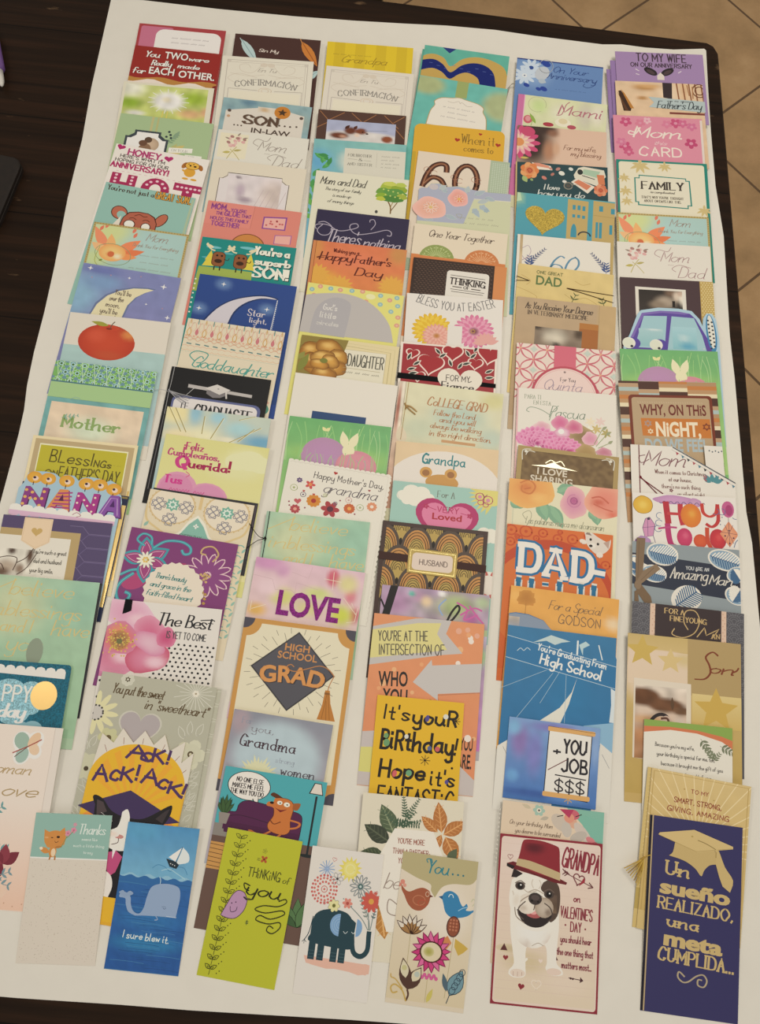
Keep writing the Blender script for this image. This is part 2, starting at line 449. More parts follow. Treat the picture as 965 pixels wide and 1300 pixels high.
def tile_mat():
    m, nt, b = new_mat('tan_floor_tile'); tc = node(nt, 'ShaderNodeTexCoord'); mp = node(nt, 'ShaderNodeMapping')
    mp.inputs['Rotation'].default_value = (0, 0, R(-45)); mp.inputs['Location'].default_value = (-1.6582 + .0025, -1.0267 + .0025, 0)
    bk = node(nt, 'ShaderNodeTexBrick'); bk.offset = 0; bk.squash = 1
    bk.inputs['Scale'].default_value = 1; bk.inputs['Brick Width'].default_value = .409; bk.inputs['Row Height'].default_value = .409
    bk.inputs['Mortar Size'].default_value = .0035; bk.inputs['Mortar Smooth'].default_value = .3
    n1 = node(nt, 'ShaderNodeTexNoise'); n1.inputs['Scale'].default_value = 7; n1.inputs['Detail'].default_value = 6; n1.inputs['Roughness'].default_value = .65
    rp = ramp(nt, [(.3, lin('#a8865c')), (.55, lin('#c09a6c')), (.75, lin('#cfaa7c'))])
    nt.links.new(tc.outputs['Object'], mp.inputs[0]); nt.links.new(mp.outputs[0], bk.inputs['Vector']); nt.links.new(tc.outputs['Object'], n1.inputs['Vector'])
    nt.links.new(n1.outputs['Fac'], rp.inputs[0]); nt.links.new(rp.outputs[0], bk.inputs['Color1']); nt.links.new(rp.outputs[0], bk.inputs['Color2'])
    bk.inputs['Mortar'].default_value = (*lin('#6c5238'), 1)
    nt.links.new(bk.outputs['Color'], b.inputs['Base Color']); b.inputs['Roughness'].default_value = .55
    bp = node(nt, 'ShaderNodeBump'); bp.invert = True; bp.inputs['Distance'].default_value = .002; nt.links.new(bk.outputs['Fac'], bp.inputs['Height']); nt.links.new(bp.outputs[0], b.inputs['Normal'])
    return m
def wood_mat():
    m, nt, b = new_mat('dark_walnut_planks'); tc = node(nt, 'ShaderNodeTexCoord'); mp = node(nt, 'ShaderNodeMapping')
    mp.inputs['Scale'].default_value = (1.6, 38, 1); nt.links.new(tc.outputs['Object'], mp.inputs[0])
    n1 = node(nt, 'ShaderNodeTexNoise'); n1.inputs['Scale'].default_value = 2.2; n1.inputs['Detail'].default_value = 8; n1.inputs['Distortion'].default_value = .6
    nt.links.new(mp.outputs[0], n1.inputs['Vector'])
    rp = ramp(nt, [(.25, lin('#1a100a')), (.5, lin('#24170e')), (.72, lin('#301e13')), (.9, lin('#44301f'))]); nt.links.new(n1.outputs['Fac'], rp.inputs[0])
    # pale scuffs and worn chips
    n2 = node(nt, 'ShaderNodeTexNoise'); n2.inputs['Scale'].default_value = 26; n2.inputs['Detail'].default_value = 5; nt.links.new(tc.outputs['Object'], n2.inputs['Vector'])
    mp2 = node(nt, 'ShaderNodeMapping'); mp2.inputs['Scale'].default_value = (14, 42, 1); nt.links.new(tc.outputs['Object'], mp2.inputs[0]); nt.links.new(mp2.outputs[0], n2.inputs['Vector']); n2.inputs['Scale'].default_value = 1.6
    r2 = ramp(nt, [(.70, (0, 0, 0)), (.78, (.55, .55, .55))]); nt.links.new(n2.outputs['Fac'], r2.inputs[0])
    mx = node(nt, 'ShaderNodeMix', data_type='RGBA'); mx.inputs['B'].default_value = (*lin('#7c6248'), 1)
    nt.links.new(r2.outputs[0], mx.inputs['Factor']); nt.links.new(rp.outputs[0], mx.inputs['A'])
    bk = node(nt, 'ShaderNodeTexBrick'); bk.offset = 0; bk.inputs['Scale'].default_value = 1; bk.inputs['Brick Width'].default_value = 9; bk.inputs['Row Height'].default_value = .155; bk.inputs['Mortar Size'].default_value = .0009; bk.inputs['Mortar Smooth'].default_value = .2
    mp3 = node(nt, 'ShaderNodeMapping'); mp3.inputs['Location'].default_value = (4.5, -.908, 0); nt.links.new(tc.outputs['Object'], mp3.inputs[0]); nt.links.new(mp3.outputs[0], bk.inputs['Vector'])
    bk.inputs['Mortar'].default_value = (*lin('#0e0805'), 1); nt.links.new(mx.outputs['Result'], bk.inputs['Color1']); nt.links.new(mx.outputs['Result'], bk.inputs['Color2'])
    nt.links.new(bk.outputs['Color'], b.inputs['Base Color']); b.inputs['Roughness'].default_value = .5; b.inputs['Specular IOR Level'].default_value = .14
    bp = node(nt, 'ShaderNodeBump'); bp.inputs['Strength'].default_value = .3; bp.inputs['Distance'].default_value = .001; nt.links.new(n1.outputs['Fac'], bp.inputs['Height']); nt.links.new(bp.outputs[0], b.inputs['Normal'])
    return m
def noise_mat(name, ca, cb, scale, rough, metal=0., bump=.1):
    m, nt, b = new_mat(name); tc = node(nt, 'ShaderNodeTexCoord'); n1 = node(nt, 'ShaderNodeTexNoise'); n1.inputs['Scale'].default_value = scale; n1.inputs['Detail'].default_value = 4
    nt.links.new(tc.outputs['Object'], n1.inputs['Vector']); rp = ramp(nt, [(.35, lin(ca)), (.65, lin(cb))]); nt.links.new(n1.outputs['Fac'], rp.inputs[0]); nt.links.new(rp.outputs[0], b.inputs['Base Color'])
    b.inputs['Roughness'].default_value = rough; b.inputs['Metallic'].default_value = metal
    bp = node(nt, 'ShaderNodeBump'); bp.inputs['Strength'].default_value = bump; bp.inputs['Distance'].default_value = .001; nt.links.new(n1.outputs['Fac'], bp.inputs['Height']); nt.links.new(bp.outputs[0], b.inputs['Normal'])
    return m
M_WOOD = wood_mat()
M_SHEET = noise_mat('white_sheet', '#dcd9d2', '#dedbd4', 40, .6, 0, .015)
M_BLACK = noise_mat('black_lacquer', '#0e0d0d', '#161414', 20, .4)
M_CASE = noise_mat('dark_brown_leatherette', '#140c08', '#1c120c', 90, .65, 0, .25)

fl_ = mesh_obj('floor', *boxm(-4, -3.5, -.78, 4, 5, -.76), tile_mat()); fl_['kind'] = 'structure'
tb = bpy.data.objects.new('dining_table', None); COL.objects.link(tb); tb.location = (0, 0, -.76)
tag(tb, 'dark stained plank dining table under the white sheet', 'table')
P = [(-1.25, -.72), (.512, -.70), (.4275, .98)] + [(.4045 + .022 * math.cos(R(a)), .998 + .022 * math.sin(R(a))) for a in (10, 45, 80)] + [(-.06, 1.031), (-1.25, 1.04)]
mesh_obj('tabletop', *prism(P, .726, .7592, .003), M_WOOD, tb)
for x, y in ((-1.15, -.6), (.38, -.6), (.3, .9), (-1.15, .9)):
    V, F = boxm(x - .035, y - .035, 0, x + .035, y + .035, .726); V = [((a - x) * (.7 if c == 0 else 1) + x, (b - y) * (.7 if c == 0 else 1) + y, c) for a, b, c in V]
    mesh_obj('leg', V, F, M_WOOD, tb)
SH = [(-451, 100), (-452, 197), (-451, 287), (-452, 319), (-456, 352), (-458, 398), (-458, 456), (-460, 521), (-466, 630), (-467, 725), (-473, 812), (-476, 912), (-478, 978), (-430, 980), (-320, 979), (-208, 981), (-120, 985), (-44, 990), (18, 995), (92, 997), (152, 994), (252, 992), (281, 996), (317, 995), (358, 997), (404, 1005), (407, 1002), (409, 930), (412, 854), (417, 764), (427, 682), (432, 530), (437, 469), (447, 290), (453, 251), (465, 57), (472, -108), (483, -294), (260, -295), (87, -294), (27, -296), (-133, -303), (-208, -305), (-311, -309), (-359, -310), (-458, -312), (-455, -100)]
sh = mesh_obj('table_sheet', *prism([(x / 1000, y / 1000) for x, y in SH], -.0008, 0, .0003), M_SHEET)
tag(sh, 'smooth white sheet spread over the dark table under all the cards', 'tablecloth')

# black chair standing beyond the far edge of the table, its back towards it
ch = bpy.data.objects.new('dining_chair', None); COL.objects.link(ch); ch.location = (-.36, 1.86, -.76)
tag(ch, 'black dining chair on the tile floor beyond the far table edge', 'chair')
for x in (-.195, .195):
    mesh_obj('back_post', *boxm(x - .02, -.02, 0, x + .02, .02, .95, .002), M_BLACK, ch)
    mesh_obj('front_leg', *boxm(x - .02, .38, 0, x + .02, .42, .44, .002), M_BLACK, ch)
    mesh_obj('side_rail', *boxm(x - .012, .02, .12, x + .012, .38, .15, .002), M_BLACK, ch)
mesh_obj('seat', *boxm(-.215, -.02, .44, .215, .43, .47, .006), M_BLACK, ch)
mesh_obj('top_rail', *boxm(-.21, -.018, .89, .21, .018, .97, .004), M_BLACK, ch)
mesh_obj('lower_rail', *boxm(-.175, -.012, .02, .175, .012, .05, .002), M_BLACK, ch)
for x in (-.105, -.045, .015, .072, .126):
    mesh_obj('spindle', *boxm(x - .007, -.007, .05, x + .007, .007, .44), M_BLACK, ch)
    mesh_obj('spindle', *boxm(x - .007, -.007, .47, x + .007, .007, .89), M_BLACK, ch)

# marker pen and dark case lying on the bare wood at the left
def lathe(name, prof, mat, parent, n=18):
    V = []; F = []
    for x, q in prof: V += [(x, q * math.cos(2 * PI * i / n), q * math.sin(2 * PI * i / n)) for i in range(n)]
    for k in range(len(prof) - 1): F += [(k * n + i, k * n + (i + 1) % n, (k + 1) * n + (i + 1) % n, (k + 1) * n + i) for i in range(n)]
    F += [tuple(range(n))[::-1], tuple(range((len(prof) - 1) * n, len(prof) * n))]
    return mesh_obj(name, V, F, mat, parent, True)
mk = bpy.data.objects.new('marker_pen', None); COL.objects.link(mk); mk.location = (-.607, .83, .0085); mk.rotation_euler = (0, 0, R(-68))
tag(mk, 'small purple marker pen with white tip cut by the left photo edge', 'pen')
lathe('barrel', [(-.06, .006), (-.058, .0085), (.012, .0085), (.016, .006)], noise_mat('purple_plastic', '#6c4c8c', '#7c5c9c', 30, .35), mk)
lathe('tip', [(.016, .0055), (.034, .0045), (.040, .003), (.043, .001)], noise_mat('white_plastic', '#c8c4c0', '#d4d0cc', 30, .4), mk)
cs = bpy.data.objects.new('flat_case', None); COL.objects.link(cs); cs.location = (-.62, .625, -.0008); cs.rotation_euler = (0, 0, R(-6))
tag(cs, 'flat dark brown case with rounded corners left of the white sheet', 'case')
def rrect(x0, y0, x1, y1, q): return [(a / 1000, b / 1000) for a, b in rrp(x0, y0, x1, y1, q)]
mesh_obj('lower_shell', *prism(rrect(-90, -55, 82, 57, 14), 0, .006, .001), M_CASE, cs)
mesh_obj('lid', *prism(rrect(-90, -55, 82, 57, 14), .0064, .013, .002), M_CASE, cs)

# ------------------------------------------------------------------ the cards, far to near in each column
GROUP = 'greeting cards in the first column from the left'

card('deep pink card with a big white speech bubble, farthest in the leftmost column', '#a83c42', -423.4, 926.7, 1.34, 125.5, 184.0, vs=0.9)
rr(3,3,40,60,3,'#c4708e'); rr(21,6,96,60,10,'#ebe4e4')
sq(40,82,19,2.6,'#8a8088'); sq(40,79,26,2.6,'#8a8088')

card('dark red card with white lettering You TWO were really made for each other', '#962620', -421.9, 886.4, 0.30, 124.7, 184.0, vs=0.9)
for dx,cc in ((.8,'#4a0c0a'),(0,'#f4ece4')):
    t(14+dx,30+dx,15,8,'You',cc,'p',1.6); t(36+dx,63+dx,15,10.5,'TWO',cc,'b'); t(64+dx,86+dx,15,6.5,'were',cc,'p',1.5)
    t(23+dx,45+dx,27,7.5,'Really',cc,'p',1.5); t(53+dx,77+dx,27,6,'made',cc,'p',1.5)
    t(3+dx,17+dx,41,8,'for',cc,'p',1.5); t(21+dx,51+dx,40,10.5,'EACH',cc,'b'); t(55+dx,97+dx,41,10.5,'OTHER.',cc,'b')
p(wave(-2,100,46,2,2)+[(100,150),(-2,150)],'#b8823c'); p(wave(-2,92,51,3,2,1)+[(92,150),(-2,150)],'#e8dcd4'); p([(96,50),(100,48),(100,150),(96,150)],'#7a1a14')

card('card photographed with a white dandelion on blurry green, pale border', '#dcd8c6', -425.0, 821.6, 2.00, 127.2, 184.0, vs=0.9)
g(3,3,94,120,'#c6d080','#b4c258',[(8,8,26,20,'#e6ecd8'),(10,30,22,12,'#8cac30'),(80,18,24,16,'#9cb838'),(78,40,22,10,'#d8b080'),(94,36,8,10,'#dcae84'),(52,24,22,17,'#f6f4f0',.5),(50,22,8,6,'#e4dcc4'),(18,44,16,6,'#ece8e0')],2.2,.25)
ls([(48,38,47,60),(53,38,52,60)],1,'#d8c860')
ls([(52+15*math.cos(i*.42),24+12*math.sin(i*.42),52+23*math.cos(i*.42),24+18*math.sin(i*.42)) for i in range(15)],.8,'#f4f4ec')

card('sage green card with a dark ticket-shaped frame around an embracing couple', '#a4bd92', -418.5, 767.2, -0.60, 130.3, 184.0, vs=0.9)
r(34,-1,36.5,24,'#bcb884'); r(40,-1,42,22,'#b4b47c')
def ticket(x0,y0,x1,y1,q): return [(x0+q,y0),(x1-q,y0),(x1-q,y0+q*.5),(x1-q*.4,y0+q),(x1,y0+q),(x1,y1-q),(x1-q,y1-q),(x1-q,y1),(x0+q,y1),(x0+q,y1-q),(x0,y1-q),(x0,y0+q),(x0+q*.4,y0+q),(x0+q,y0+q*.5)]
p(ticket(10,20,56,75,9),'#3c464e'); p(ticket(12.5,22.5,53.5,72,9),'#ece8e8')
ge(38,38,9,9,'#c8b098',edge='#b09880'); e(33,46,7,9,'#8a6a52'); e(35,32,4,4,'#5a4434'); e(30,37,4.5,4,'#6a4a38')
lf(57,48,22,8,40,'#c8b870'); lf(57,48,24,6,22,'#d4c48a'); lf(57,48,18,5,60,'#b4b474'); br(56,34,16,55,5,5,2,'#7c9c7c'); lf(60,28,14,5,65,'#84a084')
dots([(55,18),(57,22),(53,25),(58,26)],1.5,'#2e3c44')
p([(58,39),(83,37),(83,43),(58,46)],'#eeeae0'); t(61,78,43.5,3.4,'ON YOUR','#8a8a80','z'); p([(76,46),(94,46),(94,60),(76,60)],'#eeeae0'); sq(78,90,48.5,2,'#6a7a6a')

card('white anniversary card with pink HONEY and HOT lettering and a small yellow puppy', '#e8e2de', -414.3, 716.4, -4.77, 130.9, 184.0, vs=0.8)
h(6,4,9,'#b02a6c',12); h(58,9,9.5,'#b02a6c',-8)
t(15,52,13,8.5,'HONEY,','#b03c74','k',1.9); t(8,55,18.5,4.6,"HERE'S WHAT I'M",'#4e4440','k',.8); t(4,60,25,4.6,'HOPING FOR ON OUR','#4e4440','k',.8); t(1,62,34,7.5,'ANNIVERSARY!','#b03068','k',1.7)
e(83,23,6,7,'#d8a030'); e(84,13,8,5.5,'#dca838'); e(76,14,2.6,5,'#a86a2c',20); e(93,14,2.4,4.5,'#a86a2c',-20); e(84,13,7,4.8,'#e0b040'); e(80,33,3.4,1.6,'#d8a030'); e(89,33,3.4,1.6,'#d8a030'); e(77,22,3,1.4,'#d8a030',30)
el(84,13,8,5.5,.5,'#6a4418'); e(82,13,1,1.3,'#2a1a10'); e(87,13.5,1.6,1.2,'#2a1a10'); dots([(80,11),(85,10.5)],.7,'#2a1a10')
for q in ((5,42,15,70),(22,42,32,70)): r(*q,'#a8285a')
r(10,54,28,62,'#a8285a'); e(53,57,15,17,'#a8285a'); e(53,57,6,8,'#e8e2de'); r(71,41,100,52,'#a8285a'); r(81,50,92,75,'#a8285a')
dots([(10,45+5*i) for i in range(3)]+[(27,45+5*i) for i in range(3)]+[(53+10.5*math.cos(a),57+12.5*math.sin(a)) for a in (-2.7,-2.2,-1.57,-.95,-.4)]+[(75+4.6*i,46.5) for i in range(6)]+[(86.5,52)],1.7,'#ecc8d4')
ls([(8+6*i,39,11+6*i,39) for i in range(12)],.4,'#d08aa0')

card("teal card reading You're not just a GREAT SON above a brown cartoon dog", '#90bcb4', -415.5, 653.4, -4.90, 123.6, 184.0, vs=0.84)
t(4,55,10,7,"You're not just a",'#4a3a30','z',1.1)
for w_,cc in ((2.3,'#5a3c1c'),(1.1,'#d8a040')): t(57,98,10.5,11.5,'GREAT SON...',cc,'k',w_)
e(24,40,9,10,'#4a2418',-30); e(24,40,8,9,'#b86850',-30); e(27,43,5,6,'#90bcb4',-30); e(70,41,6,11,'#4a2418',25); e(70,41,5,10,'#b86850',25)
p([(26,70),(29,46),(34,37),(44,34),(55,34),(63,38),(67,47),(68,70)],'#4a2418'); p([(27,70),(30,46),(35,38),(44,35),(55,35),(62,39),(66,47),(67,70)],'#b0604a')
e(38,54,6.5,6.5,'#4a2418'); e(38,54,5.5,5.5,'#f0e8e0'); e(56,54,5.5,6,'#4a2418'); e(56,54,4.6,5,'#f0e8e0')
cu([(41,41),(46,38),(51,40),(55,39)],.9,'#5a2c1c'); cu([(36,46),(40,44),(44,46)],.9,'#5a2c1c'); cu([(51,46),(55,44),(59,46)],.9,'#5a2c1c'); p([(20,60),(27,44),(28,60)],'#e0d8cc')
r(96.5,2,99,150,'#a8bca0')

card('pale blue orange-lily card reading Mom, thank you for everything, in leftmost column', '#a8c8c4', -418.1, 589.9, -1.98, 127.3, 184.0, vs=0.9)
def momlily():
    g(0,0,100,144,'#a8c8c6','#9cc4c0',[(20,12,38,30,'#ccd698'),(10,45,22,20,'#c4d49c'),(60,26,40,30,'#aacccc')],4)
    for x,y,L,w,a,cc in ((20,34,34,11,122,'#e8906a'),(24,36,24,10,98,'#f0b070'),(30,36,30,12,42,'#e8885c'),(34,38,26,9,20,'#e07a4c'),(20,36,20,10,150,'#f0b884'),(32,40,20,8,5,'#ec9458')): lf(x,y,L,w,a,cc)
    ge(26,36,14,11,'#f4c880',[(24,38,5,5,'#d8703c'),(32,40,6,5,'#f0e0c0')],edge='#eca460'); e(25,38,3.4,3.6,'#d06c40')
    for x,y in ((13,6),(42,8),(44,14),(8,10)): lf(x,y,8,3.5,70,'#dc7860')
    el(27,38,19,13,.6,'#8a9a70',10); cu([(12,30),(10,48),(18,58),(22,70)],.8,'#a8b060'); lf(20,60,24,5,-8,'#b4bc5c')
    e(16,47,1.8,1.2,'#7a8c40',-30)
    t(57,79,15,10,'Mom','#9a8c84','c',.8); t(44,92,24,4.4,'Thank You for Everything','#a09488','c',.55)
    for i,(a,b) in enumerate(((54,90),(56,86),(46,90),(52,84))): sq(a,b,35+8.5*i,2.2,'#8a8c84')
    c_='#b8a468'; ls([(0,1.2,100,1.2),(1.2,0,1.2,144),(98.8,0,98.8,144)],2.4,c_)
    ls([(x,1,x+1.3,1) for x in range(0,100,3)]+[(98.8,x,98.8,x+1.3) for x in range(0,144,3)]+[(1.2,x,1.2,x+1.3) for x in range(0,144,3)],1.2,'#98824c')
momlily()

card('violet night sky card with a cream crescent moon carrying script lettering', '#8890bc', -418.7, 527.2, -3.16, 128.9, 184.0, vs=0.9)
g(0,0,100,143,'#8088bc','#7c80b4',[(0,40,44,44,'#88b0d0'),(25,20,30,16,'#7c9cc8'),(60,70,60,50,'#8488bc'),(20,6,30,8,'#6c78b4')],4,.12)
p([(19,60),(22,46),(30,34),(42,25),(56,20),(70,18),(78,18.5),(70,24),(62,31),(56,42),(53,60),(53,75),(19,75)],'#6a78a0'); p([(20,62),(24,47),(32,35),(43,27),(56,21.5),(70,19.5),(76,20),(68,25),(60,32),(54,43),(51,62),(51,75),(20,75)],'#e0d8b4')
for i,(a,b,s) in enumerate(((39,55,"You'll be"),(35,49,'over the'),(33,47,'moon,'),(29,46,"you'll be"),(27,45,'amazed'))): t(a,b,32+8*i,6,s,'#6a5c54','h',.7)
for x,y,q in ((8,5,3),(49,10,2),(85,14,3.5),(72,38,1.6),(96,50,3)): st(x,y,q,'#e8ecf8',4,.3)
dots([(12,16),(60,6),(89,40),(30,10)],.7,'#b88c98')

card('white card with one big painted red apple on a pale blue ground', '#dcd6cc', -420.4, 454.5, 0.10, 129.1, 184.0, vs=0.9)
g(0,38,100,143,'#a8c8c8','#a8c4cc',(),6,.1,.1)
ge(41,31,28,21,'#c84a2c',[(62,20,12,8,'#d88848'),(30,24,14,12,'#d05438'),(45,46,22,8,'#c05030')],7,30,4,'#b83c26'); ge(41,14,10,3.4,'#c04028',(),3,14,0,'#c84a2c')
cu([(42,15),(43,10),(45.5,6)],1,'#6a5a4a'); p(lfp(40,11.5,18,5,170),'#9c9c3c'); e(41,15,3,1.2,'#8a3020')

card('green card with a laser-cut lattice band above a teal framed pink panel', '#a4c890', -423.4, 386.2, -0.68, 127.5, 184.0, vs=0.9)
p([(0,0)]+scal(0,100,0,2,16)+[(100,24),(0,24)],'#6c9c9c'); r(0,0,100,24,'#7ab464')
for i in range(9):
    for j in range(3):
        x,y=6+i*11.5+(j%2)*5.75,3+j*9.5
        p(sp(x,y,6.3,6,.58),'#b8dcc0'); p(sp(x,y,5,6,.58),('#5c9440','#6898a8','#78b83c')[(i+j)%3]); e(x,y,2.4,2.4,'#a8d0d8'); e(x,y,1.3,1.3,'#4a7040')
        dots([(x+5.7*math.cos(R(30+60*k)),y+5.7*math.sin(R(30+60*k))) for k in range(6)],1.5,'#6c94a4')
ls([(x,0,x+5,24) for x in range(2,100,12)]+[(x+5,0,x,24) for x in range(4,100,12)],.7,'#c0e0c0')
r(-1,23,100,24.5,'#4c7888'); r(0,24.5,100,42,'#a4c890')
g(0,42,100,144,'#72aaac','#6ea8a8',(),5,.3); g(5,47,95,140,'#e2cdb4','#ddd0bc',[(48,75,34,22,'#cfdac4')],5,.2)
t(20,75,74,13,'Mother','#8ca868','z',2.6); br(18,64,16,15,4,5,2,'#8ab0a0'); cu([(22,44),(26,40),(32,41)],.6,'#8ab0a8')

card("chartreuse panel card reading Blessings on Father's Day with tan border", '#e6d8b0', -428.1, 284.8, 0.40, 127.7, 184.0, vs=0.9)
r(3,3,97,120,'#bca880'); r(8,8,92,120,'#efe6c4'); r(9,9.5,91,120,'#bdb42a')
t(20,60,27,13,'BLessI','#5c5420','h',1.3); t(62,78,27.5,7,'NGs','#5c5420','h',1.2); sq(80,88,25,1.6,'#9c9430')
t(18,29,42,6,'ON','#5c5420','h',1.1); t(31,87,44,13,"FATHER'S DAY",'#5c5420','h',1.2)
mt(1); r(97.4,50,99.4,144,'#d8b870'); mt(0)

card('navy card with a gold foil edge, mostly hidden under the NANA birthday card', '#1e2848', -427.6, 226.0, -2.07, 128.6, 150.0, vs=0.9)
mt(1); r(95,10,99,115,'#d8bc78'); r(1,1,99,3,'#8a7a48'); mt(0)

card('die-cut blue birthday card with candle-shaped purple letters spelling NANA', '#a4c4d8', -430.1, 220.7, -0.69, 124.5, 178.0, out=[(3,150),(0,11),(4,4),(6,-7),(12,-10),(22,-11),(32,-10),(37,-6),(41,-10),(50,-10),(55,-5),(58,-9),(66,-11),(76,-10),(80,-6),(85,-10),(93,-6),(92,2),(98,6),(100,14),(98,150)], noclip=1, vo=1, dv=-6.5, vs=0.86)
for x,y in ((13,-3),(26,-3),(44,-3),(63,-2.5),(76,-3),(90,0)): ge(x,y,7.5,6.8,'#e0ac3c',edge='#d89c34'); e(x+1,y+1,2.8,2.8,'#e8d0c0'); e(x,y,1.4,1.4,'#3a2438'); r(x-.5,y+5,x+.3,y+9,'#3a2030')
def cl(pts,cc,dk): p([(x+1.2,y+1) for x,y in pts],dk); p(pts,cc)
N=lambda x,w:[(x,31),(x+1.5,8),(x+6,7.5),(x+w-7,20),(x+w-6,7.5),(x+w,7),(x+w-1,31),(x+w-6,31.5),(x+7,17),(x+6,31)]
A_=lambda x,w:[(x,31),(x+w*.42,7),(x+w*.8,6.5),(x+w,31),(x+w*.72,31),(x+w*.68,25),(x+w*.4,25),(x+w*.3,31)]
cl(N(5,24),'#8a3c86','#4a1c50'); dots([(8,12),(8,20),(7,28),(14,14),(18,21),(25,12),(24,20),(23,28),(13,21)],1.7,'#e0b060')
cl(A_(30,22),'#d88c50','#8a3468'); ls([(34+i,28-i*4,52,27-i*4.4) for i in range(5)],1.7,'#a83c84'); p([(40,20),(43,12),(45,20)],'#5a2050')
cl(N(55,23),'#a8348c','#5a1c5a'); dots([(58,12),(58,20),(57,28),(64,16),(68,22),(74,12),(74,20),(73,28)],1.2,'#f0d8c8')
cl(A_(79,22),'#8650a8','#4c2468'); p([(89,20),(92,12),(94,20)],'#4c2468'); l([(82,29),(89,10),(95,10),(98,29)],.7,'#c8a8d8')
p(scal(-4,97,32,3.4,9)+[(97,39),(-4,39)],'#efe6e2'); p(scal(-4,97,40,2.4,10,False)+[(97,36),(-4,36)],'#d8b4d0'); cu([(56,34),(60,31),(64,34),(60,36)],.6,'#a04868')

card("purple card with tan framed sketch reading You're such a great dad and husband", '#544870', -439.4, 182.9, 1.42, 128.2, 184.0, vs=0.9)
for i in range(4):
    y=6+i*14; cu([(62,y),(74,y),(80,y+7),(100,y+7)],.5,'#7c7098',n=1); l([(75,y+14),(80,y+8),(101,y+8)],.5,'#6e6290')
r(0,13,73,150,'#b8a070'); r(0,20,65,150,'#e2ded4')
g(0,34,40,64,'#e2ded4','#e0dcd2',[(14,36,6,6,'#4a3428'),(12,52,16,10,'#b4a494'),(31,40,5,14,'#5c4434'),(8,58,12,7,'#6a5242'),(24,54,6,8,'#8a7464')],2,.2)
for q in (((4,44),(12,42),(20,44),(18,56)),((20,48),(28,42),(33,32)),((22,60),(30,52),(37,36)),((0,52),(6,50),(10,56))): cu(q,.8,'#4a3428')
for i,(a,b,s) in enumerate(((33,63,"You're such a great"),(35,60,'dad and husband'),(33,54,'your big smile,'),(44,58,'your'))): t(a,b,37+9.5*i,4.4,s,'#4a443c','h',.5)
with part('bookmark_tab','cream paper tab with a gold heart',lift=.0002,thick=.0003):
    p([(20,1),(46,1),(46,25),(34,33),(20,25)],'#e6ceb0'); h(33,15,10,'#c8a868'); l([(21,2),(45,2),(45,24.5),(34,31.5),(21,24.5),(21,2)],.3,'#d0b490')

card('black card peeking out along the right edge of the mint gold-script card', '#24262c', -440.9, 111.8, 1.16, 132.1, 150.0, vs=0.9)
l([(98.6,1),(98.6,112)],.6,'#3a3c44')

card('mint green card with shiny gold script, cut by the left photo edge', '#a8c4a8', -443.7, 112.0, 1.37, 132.3, 184.0, vs=0.9)
def believe():
    g(0,0,100,145,'#a6c8ae','#9abf9e',[(30,30,40,40,'#c4ceaa'),(90,20,30,40,'#98c2ac')],5,.12)
    for q in ((4,14,19,15,'I'),(24,78,18,15,'believe'),(6,22,38,13,'in'),(24,88,38,14,'blessings'),(22,48,53,12,'and I'),(66,97,53,14,'have'),(30,60,70,15,'you')): t(*q,'#d2bf80','p',1.1)
believe(); e(55,70,7,13,'#8c9a88')

card('teal glitter card with gold disc and white HAPPY lettering, cut by the photo edge', '#085c74', -456.1, 15.9, 1.87, 132.9, 184.0, mat=2, rad=3, vs=0.9)
def cloud(P,cc): 
    for x,y,q in P: e(x,y,q*1.1,q,cc)
cloud([(64,34,12),(52,30,14),(70,26,9),(58,44,13),(72,40,7),(40,40,16),(30,30,14)],'#84b4c4'); mt(0)
cloud([(76,60,8),(66,62,9),(86,63,6),(56,64,8),(45,64,9)],'#84b4c4')
p(scal(20,96,7,3.5,9)+[(96,13),(20,11)],'#e4e2e0')
t(30,70,36,14,'HAPPY','#e8e8e4','k',1.6); t(46,67,50,11,'day','#f0f0ee','p',2.6); t(48,86,67,8,'HAPPY','#e8e8e4','k',1.3)
mt(1); e(81,29,11,13,'#dcb870',n=28); mt(0)

card('blush pink card with butterfly, gold script and burgundy flower at the left edge', '#e8dcd4', -449.7, -51.4, 1.82, 132.0, 184.0)
r(93.5,0,100,139,'#e2dad4'); l([(93.5,0),(93.5,139)],.5,'#cfc4bc'); gr(0,60,93,139,'#e8dcd4','#e8c4b0')
for x,y,w,hh,cc,a in ((69,13,8,9,'#f2eee8',-30),(78,12,7,9,'#f2eee8',40),(70,22,7,9,'#f2eee8',20),(79,19,6,7,'#f2eee8',-40)): e(x,y,w,hh,cc,a)
for x,y,w,hh,cc,a in ((68,12,6,7,'#9cb8ac',-30),(78,11,4,7,'#e4c4a4',30),(70,23,5,6.5,'#a0bcb4',20),(79,18,4,5,'#e4c8ac',-40)): e(x,y,w,hh,cc,a)
l([(62,22),(74,16),(84,10)],.9,'#a85048'); l([(64,25),(74,16)],.6,'#6a4a44')
mt(1); t(44,79,38,8,'woman','#b8a078','c',1); t(48,86,55,10,'Love','#b8a078','c',1.2); mt(0)
for x,y,L,a in ((40,86,26,50),(44,76,22,35),(52,100,20,15)): br(x,y,L,a,5,9,3.4,'#6ca0a4')
for i in range(5): lf(70,106,15,9,40+i*50,('#7a2c3c','#8c3848')[i%2])
for a in (20,-10): br(58,118,20,a,4,8,3,'#7898a4')
e(58,104,9,7,'#ecc0a8'); ge(50,122,24,14,'#ecc4ac',edge='#e8ccba',wob=.2); br(30,134,20,20,4,6,2,'#587478')
dots([(6+7*i,134+(i%2)*2) for i in range(13)],.5,'#c49a80')
GROUP = 'greeting cards in the second column from the left'

